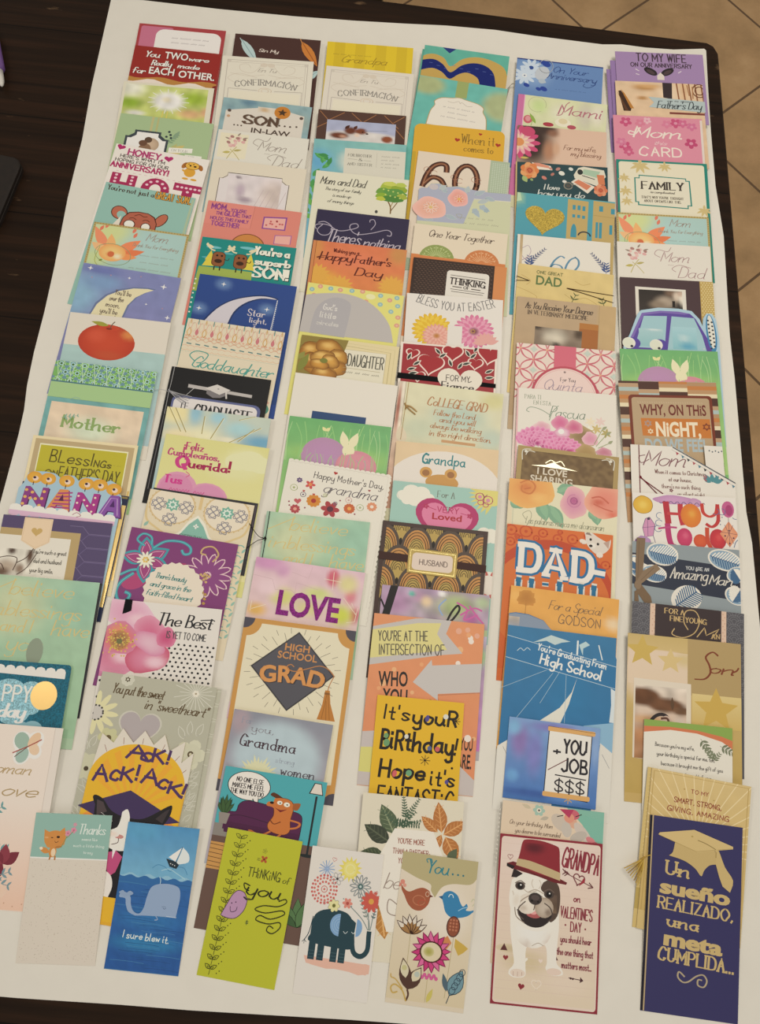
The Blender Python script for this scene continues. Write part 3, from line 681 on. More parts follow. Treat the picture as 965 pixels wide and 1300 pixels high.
card('dark brown card with one pale blue and one orange leaf, farthest in its column', '#482c28', -283.9, 927.1, 1.92, 124.0, 184.0, vs=0.9)
lf(8,8,40,11,-58,'#b4ccd0','#88a4ac'); l([(6,6),(9,12)],.8,'#b4ccd0'); lf(78,4,42,12,-60,'#c87c30','#9a5420'); l([(76,0),(79,8)],.9,'#c88848'); lf(88,62,20,9,50,'#b0ccd0','#88a4ac')
t(30,52,25,4.5,'Sin My','#dcd0c8','p',1)

card('cream CONFIRMACION card above the weathered blue SON card', '#dedace', -295.2, 885.3, 2.81, 130.2, 184.0, vs=0.9)
def confirm(gc='#b4aca4'):
    l([(6,5),(94,5),(94,140),(6,140),(6,5)],.7,gc); l([(8.5,8),(91.5,8),(91.5,140),(8.5,140)],.4,gc)
    for sg in (1,-1):
        X=lambda x:50+sg*(x-50)
        cu([(X(56),10),(X(66),22),(X(78),20),(X(80),12),(X(72),10),(X(68),15)],.5,'#ccc2b4'); cu([(X(52),24),(X(70),27),(X(90),24)],.5,'#ccc2b4'); cu([(X(60),29),(X(80),24),(X(92),31),(X(82),38),(X(80),33)],.5,'#ccc2b4'); e(X(46),10,4,3,'#d4cabc'); e(X(92),7,2,2,'#ccc6bc')
    t(40,60,20,5,'En Tu','#a49c94','c',.7); t(18,82,39,8,'CONFIRMACI\u00d3N','#8c8884','z',1.1,0,5)
    l([(10,46),(42,47)],.6,'#a8a098'); l([(60,47),(90,46)],.6,'#a8a098'); el(50,47,7,4,.6,'#d0bca4'); el(50,47,4,2.6,.5,'#d0bca4')
    l([(10,46),(10,140)],.6,'#b4aca4'); l([(90,46),(90,140)],.6,'#b4aca4'); r(12,49,88,138,'#e2ddcc')
confirm()

card('weathered blue card with SON in brown block letters and an orange star disc', '#8aaab0', -282.1, 813.0, -0.43, 125.1, 184.0, vs=0.9)
g(0,0,100,147,'#8cacb4','#84a4b0',[(30,4,16,8,'#6488a0'),(10,20,10,20,'#7c9ca8'),(92,24,14,18,'#94a8a8')],4,.3)
p([(5,18),(22,14),(40,10),(62,8),(93,15),(94,120),(5,120)],'#d8d2ca'); g(40,8,60,16,'#d8d0c4','#d4ccc0',[(48,12,8,4,'#c8a880')],3,.2)
for dx,cc in ((.9,'#9a948c'),(0,'#5c4638')): t(27+dx,64+dx,34,12,'SON','%s'%cc,'z',3.4)
dots([(67,32),(73,32),(79,32),(86,31)],1.3,'#54443c'); ge(68,13,9,9,'#c07828',edge='#c8822c'); st(68,13,5.5,'#4a3420')
dots([(9,18),(90,18)],2.2,'#5a4a44'); dots([(9,26)],2,'#c09878'); dots([(17+4*i,38) for i in range(3)],1.1,'#54443c'); t(36,80,46,7,'IN-LAW','#4e4038','b')

card('white card with pink blossoms reading Mom and Dad, in the second column', '#dcdad2', -280.3, 758.3, -0.11, 126.3, 184.0, vs=0.9)
def momdad(tc,left=True):
    if left: r(3,4,34,38,'#e2dcc4')
    rnd=random.Random(8)
    for i in range(13): x,y=rnd.uniform(12,30),rnd.uniform(8,22); e(x,y,2.4,1.8,('#d8a8a8','#e0bcb8','#a87c78')[i%3],rnd.uniform(0,90))
    for x,y,a in ((14,12,160),(22,7,60),(28,10,20)): lf(x,y,6,2,a,'#98887c')
    cu([(23,22),(18,30),(14,40)],.8,'#b8ac68'); cu([(16,26),(22,32),(28,40)],.7,'#b8ac68'); lf(17,30,9,3.4,190,'#bcb060'); lf(20,28,9,3,15,'#b4a868')
    t(46,76,23,13,'Mom',tc,'c',.9); sq(54,61,28,1.8,tc); t(64,92,43,14,'Dad',tc,'c',.9)
    cu([(46,18),(40,14),(44,8),(54,10),(58,4)],.7,tc); cu([(62,36),(58,32),(66,27),(78,30)],.7,tc)
momdad('#9a908a')

card('cream card with a pale photo in a ticket-cornered frame', '#dcd4c4', -279.3, 708.5, -0.24, 128.4, 184.0, vs=0.9)
l(ticket(10,16,84,120,8),.8,'#6c6260',True); p(ticket(10.5,16.5,83.5,119.5,8),'#dcd6da')
g(20,18,76,62,'#dcd4da','#d8d0d4',[(34,38,8,14,'#b4a4b4'),(30,20,4,3,'#584854'),(70,40,24,30,'#cec0bc'),(40,50,12,6,'#a898a8')],3,.15)
ls([(58+6*i,34,50+6*i,60) for i in range(5)],.5,'#c0b0b4')

card('coral pink card about MOM, the glue that holds this family together, with picture frames', '#d88478', -275.0, 642.2, -1.50, 126.8, 184.0, vs=0.9)
l([(50,0),(49,30)],.6,'#b06458')
p([(0,0),(50,0),(49,30),(0,30)],'#dc887e')
for (a,b,y,hh,s) in ((5,22,10,7,'MOM,'),(26,42,11,4,"YOU'RE"),(11,18,17,4,'THE'),(20,36,17,6,'GLUE'),(38,48,17,4,'THAT'),(6,46,24,4,'HOLDS THIS FAMILY'),(8,37,31.5,5.5,'TOGETHER')): t(a,b,y,hh,s,'#94488c','k',hh*.22)
p([(61,12),(86,9),(86,27),(61,28)],'#8c4c98'); p([(62.5,13.5),(84.5,11),(84.5,25.5),(62.5,26.5)],'#e4aca4')
rnd=random.Random(3); dots([(rnd.uniform(65,82),rnd.uniform(15,24)) for _ in range(9)],1.2,'#c05c60')
p([(76,34),(94,32),(94,44),(76,46)],'#a868a0'); p([(77,35),(93,33),(93,44),(77,45)],'#e4aca4')
p(ep(50,54,18,17,0,24,180,360),'#7c4424'); p(ep(50,54,17,16,0,24,180,360),'#c88440')

card("teal card with two cartoon moose reading You're a superb SON", '#108884', -273.2, 585.4, -0.88, 125.3, 184.0, vs=0.9)
for dx,dy,cc in ((.7,.9,'#0a2c2c'),(0,0,'#f0e8dc')): t(58+dx,94+dx,14+dy,9.5,"You're a",cc,'z',2.6); t(60+dx,96+dx,27+dy,8.5,'superb',cc,'z',2.6); t(59+dx,96+dx,43+dy,12.5,'SON!',cc,'z',3.4)
e(14,12,8,1.6,'#70bcc8'); e(50,8,9,1.8,'#70bcc8'); e(30,18,6,1.2,'#50a8b4'); e(10,26,7,1.2,'#50a8b4')
p([(2,38),(58,38),(60,70),(0,70)],'#9cb050'); p([(5,37),(12,20),(18,36)],'#d8c840'); p([(7,29),(12,16),(17,29)],'#d8c840'); p([(47,36),(54,19),(60,36)],'#d8c840'); p([(49,29),(54,15),(59,29)],'#d8c840')
for x in (20,43):
    rr(x-6,17,x+8,36,5,'#4a2818'); rr(x-5.4,17.5,x+7.4,35.5,5,'#8c5430')
    for sg in (1,-1): cu([(x+1+sg*5,16),(x+1+sg*9,15),(x+1+sg*14,10)],1.6,'#e0d4b0'); e(x+1+sg*11,11,4,1.8,'#e0d4b0',sg*-20); e(x+1+sg*14,9,1.4,2,'#e0d4b0'); 
    dots([(x-1,22),(x+4,22)],1.3,'#1c1008'); e(x+1,29,4,2.6,'#3a2010'); ls([(x-2,36,x-2,41),(x+4,36,x+4,41)],1.3,'#2c1808'); cu([(x+7,26),(x+11,27),(x+12,24)],.8,'#3a2010')
dots([(1.5,55+6*i) for i in range(8)],1,'#e8e8e0')

card('deep blue card with a pale crescent moon and white glowing stars, reading Star Light', '#24448c', -267.1, 529.7, -1.45, 127.6, 184.0, vs=0.9)
g(0,0,100,144,'#284890','#20407c',[(26,9,12,10,'#6080b4'),(6,42,12,10,'#6080b4'),(74,33,12,10,'#6080b4')],3)
for x,y in ((26,9),(6,42),(74,33)): st(x,y,3,'#e8f0fc',4,.25)
p(catmull([(10,60),(22,40),(38,26),(58,18),(72,16),(84,19),(66,22),(52,30),(42,44),(38,64)],4)+[(38,80),(8,80)],'#1c3468'); p(catmull([(12,60),(24,40),(39,27),(58,19.5),(72,17.5),(82,19.5),(66,20.5),(51,28.5),(41,42),(36,64)],4)+[(36,80),(10,80)],'#ccc8d4')
l([(83,20),(81,62)],.6,'#c8ccd8'); dots([(83-.05*i,22+2.4*i) for i in range(16)],.6,'#e0e4ec')
t(56,73,43,8,'Star','#dcd4d8','z',1); t(59,76,51,6,'light,','#dcd4d8','z',.9); t(58,78,60,6,'star','#dcd4d8','z',.9)

card('cream card with a coral and teal folk border reading Goddaughter in teal script', '#dcd2bc', -270.9, 464.3, -2.65, 125.6, 184.0, vs=0.9)
for i in range(13):
    x=4+i*7.8
    lol(x,12,11,4,90,.5,'#d8a898'); lol(x+3.9,4,12,5,-90,.5,'#dcb4a0'); lf(x,20,9,3.6,90,'#c87880') if i%2 else lol(x,21,10,4,90,.8,'#d0a050'); ls([(x,0,x,6)],.9,'#4c9090' if i%2 else '#c8a868')
l(wave(0,100,23,1.6,12),.5,'#d8a488'); l(wave(0,100,25,1.6,12,PI),.5,'#d8a488'); dots([(2+3.9*i,21) for i in range(26)],1.2,'#dcae96'); ls([(4+9*i,30,9+9*i,30.5) for i in range(11)],1.3,'#4c7c80')
l(scal(0,100,34,1.6,16),.5,'#d8a488'); l(scal(0,100,37,1.6,16,False),.5,'#d8b090'); dots([(1.6*i,40) for i in range(62)],.35,'#8cb0a4')
t(14,95,57,13,'Goddaughter','#4c9c94','c',1.3); cu([(16,50),(10,44),(16,38),(28,40),(24,50),(18,52)],1.1,'#4c9c94')
lf(96,100,14,8,100,'#4c9080'); fl(95,86,3,5,'#d8a898')

card('black graduation card with a silver mortarboard and Graduaste lettering', '#16161a', -279.3, 395.2, -1.88, 126.1, 178.0, vs=0.9)
l([(2.6,0),(2.6,141)],.6,'#707074')
p([(20,18),(20,22),(84,24),(84,20.5)],'#b8b4b4'); p([(39,22),(39,26),(46,30),(53,29),(58,26),(58,21)],'#7c787c'); p([(37,20),(48,14),(62,18.5),(52,25.5)],'#d0ccca'); l([(58,21),(59.5,29)],1.6,'#d0ccca'); e(50,19,1,.6,'#88848a'); ls([(26,22,18,34)],.5,'#b8b8bc')
rr(7,32,95,100,7,'#5c6494'); rr(9,34.5,92,100,6,'#dcd8da')
t(31,87,53,13,'GRADUASTE','#343438','z',1.9); t(16,24,47,7,'TE','#444448','z',1)
tube('tassel','silver cord tassel tied around the spine',[([(3,0,.4),(3,18,.5),(2.5,26,.6)],(.4,.4),'#b8b8bc'),([(3,50,.3),(2.5,26,.6)],(.4,.4),'#b8b8bc'),([(2,27,.8),(-6,26,.3),(-14,27.5,.2)],(.35,.3),'#c4c4c8')]+[([(2.5,26,.8),(10+i,32-i,1),(20+i*1.5,38-i*2.2,.6)],(.5,.4),('#c8c8cc','#9c9ca4')[i%2]) for i in range(5)]+[([(2,25,.7),(5,28,1)],(1.1,1.2),'#a8a8b0')],1)

card('pale blue and yellow card with sunbeams spreading across a soft sky', '#d0d8c0', -274.9, 340.7, -0.54, 128.8, 184.0, vs=0.9)
g(0,0,100,143,'#c0ccc0','#8ab4c8',[(10,6,26,20,'#e6dca8'),(36,30,30,20,'#f0e4c0'),(28,4,10,18,'#94c0d4'),(50,6,12,10,'#9cc8d8'),(72,16,20,12,'#a8d0d8'),(60,30,18,6,'#e4e0c8'),(95,28,30,12,'#70a8c8'),(14,30,22,12,'#e8dcb4')],2.5,.06)
for q in ((2,0,17,26),(8,0,22,26),(37,6,37,26),(55,6,46,30),(92,12,64,32),(70,6,96,-4),(86,14,72,30)): ls([q],.9,'#a89c68'); ls([(q[0]+1,q[1],q[2]+1,q[3])],.4,'#f4ecc8')

card('pale yellow card reading Feliz Cumpleanos, Querida in shiny pink over two pink hearts', '#d8d68c', -269.9, 305.2, -2.06, 127.7, 184.0, vs=0.9)
g(0,0,100,144,'#d8d690','#e0dca4',[(80,18,26,18,'#e4e6c0'),(70,30,40,16,'#dcdca8')],6); 
for x,y,q in ((72,20,9),(84,17,11),(95,20,9)): e(x,y,q*1.3,q,'#dfe0b4')
e(21,58,19,19,'#d898b8'); e(50,64,20,17,'#d898b8'); e(20,58,16,16,'#d48cb4'); e(50,64,17,15,'#d490b8')
mt(1); t(20,38,14,8,'\u00a1Feliz','#c84880','z',1.6); t(6,55,22,7,'Cumplea\u00f1os,','#c85088','z',1.6)
for w_,cc in ((2.6,'#d84894'),): t(16,26,34,12,'Q',cc,'z',4)
t(28,64,33,8.5,'uerida','#b03060','z',2.4); t(66,70,32,11,'!','#a82850','z',2.6); t(8,24,52,8,'Tus','#d84498','z',2.2); sq(14,48,60,4,'#d04c94'); sq(16,50,67,4,'#d04c94'); mt(0)
cu([(26,38),(30,41),(27,44)],.9,'#d06090')

card('charcoal card peeking out on the right beside the string-tied mint card', '#2c2c34', -272.6, 236.0, -2.53, 127.0, 88.0, vs=0.9)
l([(98.5,2),(98.5,60)],.6,'#5a4a5c')

card('cream card with grey Celtic knots and a teal arch, in the second column', '#ded2b8', -275.6, 233.6, -3.01, 126.3, 184.0, vs=0.9)
for x,y,a in ((24,14,-3),(76,14,3)):
    p(ep(x,y,22,20,0,30),'#d4bc90'); p(ep(x,y,20.5,18.5,0,30),'#e4dac8')
    st(x,y-1,7.5,'#74b0a0',8,.7); st(x,y-1,5,'#dce8e0',8,.6); e(x,y-1,2,2,'#74b0a0')
    for dx,dy in ((-13,0),(13,0),(0,15)):
        for a_ in (45,-45):
            for o in (-2.3,2.3): el(x+dx+o*math.cos(R(a_+90)),y+dy+o*math.sin(R(a_+90)),6.6,2.5,.8,'#8c8a94',a_,n=14)
    dots([(x+22*math.cos(q*.22),y+20*math.sin(q*.22)) for q in range(29)],.55,'#c4a868')
cu([(0,16),(3,32),(14,40),(25,46)],2,'#d8c290'); cu([(100,16),(96,32),(86,40),(76,46)],2,'#d8c290'); l([(50,0),(50,14)],3,'#d8be8c')
p([(26,60),(30,45),(36,40),(42,28),(50,20),(58,28),(64,40),(70,45),(76,60),(76,146),(26,146)],'#e8e6da'); p([(28,60),(32,46),(37,42),(43,31),(50,23),(57,31),(63,42),(68,46),(74,60),(74,146),(28,146)],'#84b8ac')
fl(50,32,2.6,4,'#e8ece4'); t(37,57,46,4,'EVERY DAY','#4c6c68','k',.5)
for i in range(9): el(95-1.2*(i%2),48+11*i,4,4,1.1,'#84b4ac',0,90,330); lf(97,52+11*i,6,2.4,60,'#90bcb0')
for y in range(40,140,12): lf(2,y,7,3,60,'#90b8ac')

card("purple card with teal curling flower and scalloped cream disc reading There's beauty and grace", '#803c78', -288.5, 185.0, -3.28, 127.8, 184.0, vs=0.9)
with part('scalloped_label','cream scalloped paper disc with teal script',lift=.0004,thick=.0004):
    p([(51+(27+.9*math.cos(24*a))*math.cos(a),58+(29+.9*math.cos(24*a))*math.sin(a)) for a in [2*PI*i/96 for i in range(96)]],'#e4dacc')
    for i,(a,b,s) in enumerate(((32,60,"There's beauty"),(29,66,'and grace in the'),(27,69,'faith-filled heart'))): t(a,b,47+9*i,5.4,s,'#4c8c8c','c',.8)
for q in (8,20,32): lf(46,36,20-q*.2,7,q+4,'#a83c70')
e(14,54,12,8,'#b04478',-30)
for i,a in enumerate((100,38,-14,-84,176)):
    x,y=20,31
    p(lfp(x,y,24,15,a),'#3a9cac'); p(lfp(x,y,21,11,a),'#a04480')
    l(lfp(x,y,18.5,8,a),.5,'#e0b8cc',True)
def curl(P,w): cu(P,w,'#3a9cac'); cu(P,w*.25,'#6cc0c8')
curl([(16,17),(8,12),(12,5),(20,7),(22,15)],2.2); curl([(24,18),(34,9),(48,7),(57,11),(58,17),(53,19),(50,15)],2.6); curl([(12,46),(3,56),(0,66),(4,75),(11,74),(13,68),(8,66)],3); curl([(0,50),(8,44),(14,42)],2.6)
with part('gem_flower','raised pale daisy with a gold bead centre',lift=.0006,thick=.0006):
    p(sp(20,31,9,12,.55),'#d8dcc0'); fl(20,31,8.5,12,'#ece8d8',.14); mt(1); dots([(20+2.2*math.cos(i),31+2.2*math.sin(i)) for i in range(7)],1.1,'#c8a858')
fl(78,36,21,13,'#8a4684',.13,None,.2,'#e4c4cc'); mt(1); dots([(76+4*math.cos(i*1.7)*(i%3)/2,38+6*math.sin(i*1.7)*(i%3)/2) for i in range(14)],1.3,'#c8a870'); cu([(80,22),(84,14),(78,7),(70,9),(68,15),(73,16)],1.6,'#c8a878'); dots([(77+3*math.sin(i*2),54+i*1.5) for i in range(9)],1.5,'#b08c48'); mt(0)

card('white card with big pink poppy and black dots reading The Best is yet to come', '#e0dcd8', -294.1, 98.9, 0.54, 126.8, 184.0, vs=0.9)
P_=[(45+(x-y%2*0)*5.2+(2.6 if y%2 else 0),30+y*4.3) for y in range(12) for x in range(12)]
dots([q for q in P_ if q[0]<98 and (q[0]-45)*.05+q[1]>38 and math.hypot(q[0]-15,q[1]-38)>38],1.15,'#28282c')
dots([(4+(i%2)*4,78+i*5.2) for i in range(12)]+[(2+(i%3)*3.2,80+i*5.2) for i in range(12)],1.2,'#28282c')
g(0,60,14,76,'#d888b0','#c878a4',[(6,66,8,10,'#e0a0c0')],3)
for x,y,rx,ry,rot,c1,c2 in ((18,14,26,16,20,'#dca0c0','#e4c0d4'),(40,34,22,15,70,'#d06890','#dc98b4'),(10,52,24,22,10,'#d07898','#dc94b4'),(40,54,20,15,-20,'#d888a8','#c85878')):
    ge(x,y,rx,ry,c1,[(x+8,y+4,14,9,'#e8c4d4')],5,22,rot,c2,.07)
ge(12,38,18,16,'#dc7468',[(10,30,10,8,'#e09070')],4,18,0,'#d080a4',.1); ge(40,40,16,10,'#e0b8cc',(),4,18,30,'#d488ac',.1); ge(54,33,9,10,'#c85080',(),3,16,0,'#d880a4',.1)
rnd=random.Random(5); ge(13,40,9,10,'#8a7050',(),3,14,0,'#c88a54'); dots([(13+rnd.gauss(0,6),40+rnd.gauss(0,6.5)) for _ in range(90)],.85,'#d8b85c'); dots([(13+rnd.gauss(0,4),40+rnd.gauss(0,4)) for _ in range(30)],.7,'#a86c44')
e(13,41,2.6,2.6,'#707048')
with part('ribbon_tail','short black ribbon tail',mat=3,lift=.0003,thick=.0004): p([(12,-1),(18.5,-1),(19,10),(15,12.5),(11.5,14)],'#17171a')
t(44,92,21,12,'The Best','#24242a','p',1.7); cu([(82,13),(92,11.5),(95,12.5)],1,'#24242a'); t(54,89,33,6.5,'IS YET TO COME','#4c4c50','k',.8)

card('grey-green card showing only as a strip behind the sweetheart card', '#b8b8a8', -282.7, 16.1, -1.84, 129.2, 184.0, vs=0.9)
for i in range(5): el(99,8+14*i,6,6,.5,'#d0d0c4')

card('grey-green card with white line flowers reading You put the sweet in sweetheart', '#b4b4a4', -287.7, 17.6, -1.84, 129.2, 184.0, vs=0.95)
fl(23,4,6,8,'#ccccbe',.4,'#5c4c30',.25); st(23,4,2.6,'#4c3c24',6,.6); e(23,4,1,1,'#ccccbe')
t(12,56,17,8.5,'You put the sweet','#5c4a30','c',1); t(42,95,27,8.5,'in "sweetheart"','#5c4a30','c',1)
ls([(83+2.4*math.cos(i*.285),8+2.4*math.sin(i*.285),83+(14 if i%2 else 19)*math.cos(i*.285),8+(14 if i%2 else 19)*math.sin(i*.285)) for i in range(22)],.6,'#d4d4ca'); fl(83,8,3,6,'#e4e0d4',.4,'#9c8c70')
h(41,44,37,'#c8c6bc'); h(41,44,34,'#b0a8ac')
fl(2,36,19,12,'#dcd8ac',.13,'#c8c4c0',.36); dots([(2+6*math.cos(i*.5),36+6.4*math.sin(i*.5)) for i in range(13)],.9,'#3a3834')
fl(88,60,13,5,'#d0d0ba',.42); e(88,60,9,9,'#ccccb6'); e(88,60,2.6,2.8,'#5a4c34'); e(88,60,1.2,1.4,'#ccc8b0')
fl(17,56,9,6,'#c6c69c',.4,'#6a5c3c'); e(64,54,3.4,3.4,'#c4c4a4'); fl(4,82,12,6,'#c8c8ae',.4,'#c8c8ae'); e(4,84,2,2,'#4c4030')
for x,y,a in ((80,48,120),(84,44,95),(90,44,70),(3,66,70),(0,70,100)): lol(x,y,12,5,a,.5,'#d4d4ca')
for x,y in ((84,84),(90,104),(12,104),(8,126)):
    for a in range(0,181,26): lol(x,y,15,4,a,.5,'#cdcdc2')
for i in range(7): lol(92,80+9*i,9,3.6,50,.5,'#cdcdc2')

card('die-cut yellow graduation card with a tuxedo cat, reading Ack! Ack! Ack!', '#e0aa20', -277.5, -43.2, -2.46, 101.1, 190.0, out=[(0,188),(0,36),(3,4),(17,12),(24,-4),(38,9),(48,-5),(60,8),(70,-4),(78,12),(93,0),(93,22),(104,10),(104,45),(100,188)], noclip=1)
p([(0,36),(3,4),(17,12),(24,-4),(38,9),(48,-5),(60,8),(70,-4),(78,12),(93,0),(93,22),(104,10),(104,45),(100,70),(0,70)],'#dcd6cc')
ls([(8,15,12,22),(27,5,28,12),(48,3,48,10),(72,6,70,13),(90,15,86,21),(100,28,95,33)],.5,'#8a5040')
vs(.86)
p(ep(50,58,52,47,0,30,180,360)+[(102,215),(-2,215)],'#e4b41c')
for i in range(9): a=R(190+20*i); p([(50,90),(50+46*math.cos(a),66+52*math.sin(a)),(50+46*math.cos(a+.16),66+52*math.sin(a+.16))],'#e8a828')
for q in ((34,56,28,15,'A',-3),(50,62,29,9,'C',0),(62,74,29,15,'K',3),(78,81,29,15,'!',6),(4,19,60,18,'A',-4),(22,31,57,11,'C',-2),(33,45,56,15,'K',2),(49,52,53,17,'!',3),(55,72,55,17,'A',2),(74,83,58,10,'C',4),(85,98,63,13,'K',8),(100,106,66,16,'!',12)): t(q[0],q[1],q[2],q[3],q[4],'#4c3064','k',3.2,q[5])
p([(6,132),(2,100),(20,88),(20,132)],'#e89838'); p([(88,130),(80,100),(94,92),(102,110),(100,130)],'#e8942c')
p([(-6,92),(46,66),(104,94),(90,98),(80,100),(22,104)],'#40305c')
P=catmull([(12,88),(8,80),(11,77),(20,81),(30,92),(44,97),(62,97),(74,90),(88,78),(93,77),(92,90),(86,104),(84,120),(78,132),(70,140),(72,165),(74,188)],3)+[(18,188)]+catmull([(22,150),(20,140),(20,118),(14,104),(12,88)],3)
p(P,'#1c1a20'); p([(13,82),(20,84),(26,94),(16,100)],'#4c4044'); p([(91,80),(86,84),(78,94),(86,98)],'#3c3438')
p(catmull([(42,92),(47,88),(51,96),(53,108),(62,116),(64,124),(58,132),(48,136),(36,134),(28,126),(31,116),(40,110),(42,100),(42,92)],3),'#ece6e2')
e(44,120,5,2.4,'#c88c88'); cu([(44,122),(44,127),(38,130)],.8,'#5a4444'); ge(36,118,8,4,'#f0d8d0',edge='#ece6e2'); ls([(20,96,34,104),(18,100,34,108)],.4,'#d8d4d4'); dots([(32,112),(56,112)],1.4,'#c8b060')
p([(34,140),(44,136),(52,142),(48,160),(42,166),(36,152)],'#c04c80'); p([(40,134),(42,146),(44,134)],'#f4f0ec')
p(catmull([(26,188),(28,172),(34,160),(44,164),(48,176),(46,188)],3),'#e8e2de'); p([(16,140),(26,150),(20,188),(10,188)],'#1c1a20'); p([(84,110),(90,118),(82,126)],'#40305c')
GROUP = 'greeting cards in the third column from the left'

card('bright yellow striped card for Grandpa, farthest in its column', '#dcc014', -150.1, 931.2, 2.20, 124.6, 184.0, vs=0.9)
for x in (15,39,63,87): r(x-6,0,x+6,148,'#d0b414')
sq(8,52,19,2,'#8a7820'); t(18,70,30,10,'Grandpa','#9c8218','c',1)

card('cream CONFIRMACION card above the chocolate brown dog photo card', '#dcd6cc', -146.1, 887.6, 0.75, 125.9, 184.0, vs=0.9)
confirm('#bcb4b0')

card('chocolate brown card with tan diagonal lines and a photo of dachshund puppies', '#523830', -147.7, 810.3, 2.26, 123.6, 184.0, vs=0.9)
ls([(2,2,14,17),(12,15,30,2),(-2,28,12,18),(38,2,52,16),(52,14,66,2),(75,2,92,20),(86,12,98,2),(88,20,99,34)],.9,'#a06c44')
g(11,14,89,80,'#a8b0d0','#b0b0cc',[(50,40,60,14,'#d4d0d0',.3),(26,36,14,6,'#6c3824',.5),(38,28,9,7,'#683420',.5),(50,28,9,6,'#7a4028',.5),(46,34,5,4,'#e0c8b8'),(30,37,6,3,'#c89880'),(80,37,8,6,'#8c4a2c',.4),(62,34,8,5,'#dcd8d8')],1.8,.12)
lf(32,26,8,4,50,'#4a2418'); lf(42,26,7,4,60,'#54281a'); e(52,29,1,.8,'#2a140c'); e(57,31,1.6,1,'#38180c'); cu([(54,27),(66,26),(80,25)],.8,'#8c94b0')

card('turquoise card with bright green leaves and small grey lettering for a brother and sister', '#78b4bc', -147.2, 760.0, 2.72, 127.9, 184.0, vs=0.9)
g(0,0,100,144,'#7cb8bc','#6cb0d0',[(70,4,50,10,'#84bcb8'),(8,30,20,24,'#64a8d0'),(40,28,18,22,'#ccd4cc')],4,.12)
r(34,10,100,60,'#d4d2c6')
for i in range(9): lf(14+(i%3)*3-3,40-i*2.2,12,5,40+i*17,('#4c9c54','#5cac5c','#3c8c4c')[i%3])
for i in range(8): lf(2+(i%2)*4,52+i*8,13,6,60+i*13,('#4c9c54','#68b050')[i%2])
t(38,63,21,3.6,'FOR BROTHER','#8a8880','z',.6); l([(38,24.5),(48,25)],.4,'#9a988c'); t(50,53,26.5,3.4,'&','#7a7870','z',.6); l([(55,25.6),(63,26)],.4,'#9a988c'); t(38,64,33,3.4,'AND SISTER','#8a8880','z',.6); l([(69,14),(69,34)],.3,'#b0aea4')
for i in range(4): sq(74,96-(i%2)*5,19+5*i,2,'#7c7a74')

card('ivory card with a watercolour green tree reading Mom and Dad', '#dcdac8', -137.7, 708.7, 0.13, 127.7, 184.0, vs=0.9)
t(6,54,17,10,'Mom and Dad','#4a4844','c',1)
for a,b,y,s in ((12,50,25,'The story of our family'),(21,40,33,'is made up'),(16,44,41,'of many things')): t(a,b,y,4,s,'#5c5a54','c',.6)
cu([(84,48),(83,38),(78,28)],1.4,'#7a5c30'); cu([(84,44),(90,32)],1,'#7a5c30'); cu([(83,40),(86,30)],.8,'#9c7c40')
for x,y,rx,ry,cc in ((80,12,10,7,'#a4b83c'),(90,14,9,7,'#90a830'),(74,19,8,5,'#6c9c40'),(86,20,13,6,'#5c9444'),(73,25,7,4,'#88ac30'),(94,24,6,4,'#a0b040'),(84,28,12,4.5,'#4c8438'),(72,29,5,3,'#b8c040'),(92,8,6,3,'#b4c454'),(80,8,7,3,'#c4cc5c')): ge(x,y,rx,ry,cc,(),3,14,0,cc,.14)
dots([(74+i*2.6,16+(i*7%13)) for i in range(9)],1,'#c4d070'); e(69,47,1.6,2.2,'#4a4a48')

card("dark purple card with a silver looping flourish reading There's nothing", '#2e2848', -128.1, 647.5, -0.51, 124.5, 184.0, vs=0.9)
cu([(2,27),(0,23),(4,20),(14,20),(26,26),(40,22),(46,18),(44,14),(38,16),(38,22),(46,28),(62,24),(76,18),(82,20),(82,25),(78,25)],.9,'#b0a8bc'); cu([(60,20),(64,12),(62,6),(58,7),(58,10)],.8,'#b0a8bc'); cu([(3,18),(10,16),(18,22),(16,32),(8,34),(3,28),(8,20)],.9,'#b0a8bc')
t(14,50,42,17,"There's",'#bcb4c4','c',1.3); t(54,92,43,13,'nothing','#bcb4c4','c',1.2)

card("orange card with dark brush script wishing a Happy Father's Day", '#d88054', -127.4, 598.8, 0.07, 125.0, 184.0, vs=0.9)
g(0,0,100,147,'#d87850','#dc9044',[(16,50,26,18,'#e0a840'),(90,50,24,20,'#d8a048'),(92,8,16,20,'#c88c50'),(4,10,12,30,'#d08c4c'),(45,20,40,18,'#dc7c58')],3,.08)
for x,y in ((8,44),(34,56),(88,50)):
    for a in range(0,360,24): lf(x,y,15,5,a,'#dca644')
r(0,0,3.4,147,'#cc8450'); l([(3.6,0),(3.6,147)],.5,'#8c4824')
t(23,50,13,5,'Wishing you a','#6c2418','h',.9); t(9,43,24,10,'Happy','#5a1c14','p',1.6); t(46,84,24,10,"Father's",'#5a1c14','p',1.6); t(48,76,40,10,'Day','#5a1c14','p',1.7); cu([(10,20),(6,22),(14,21)],.9,'#5a1c14')

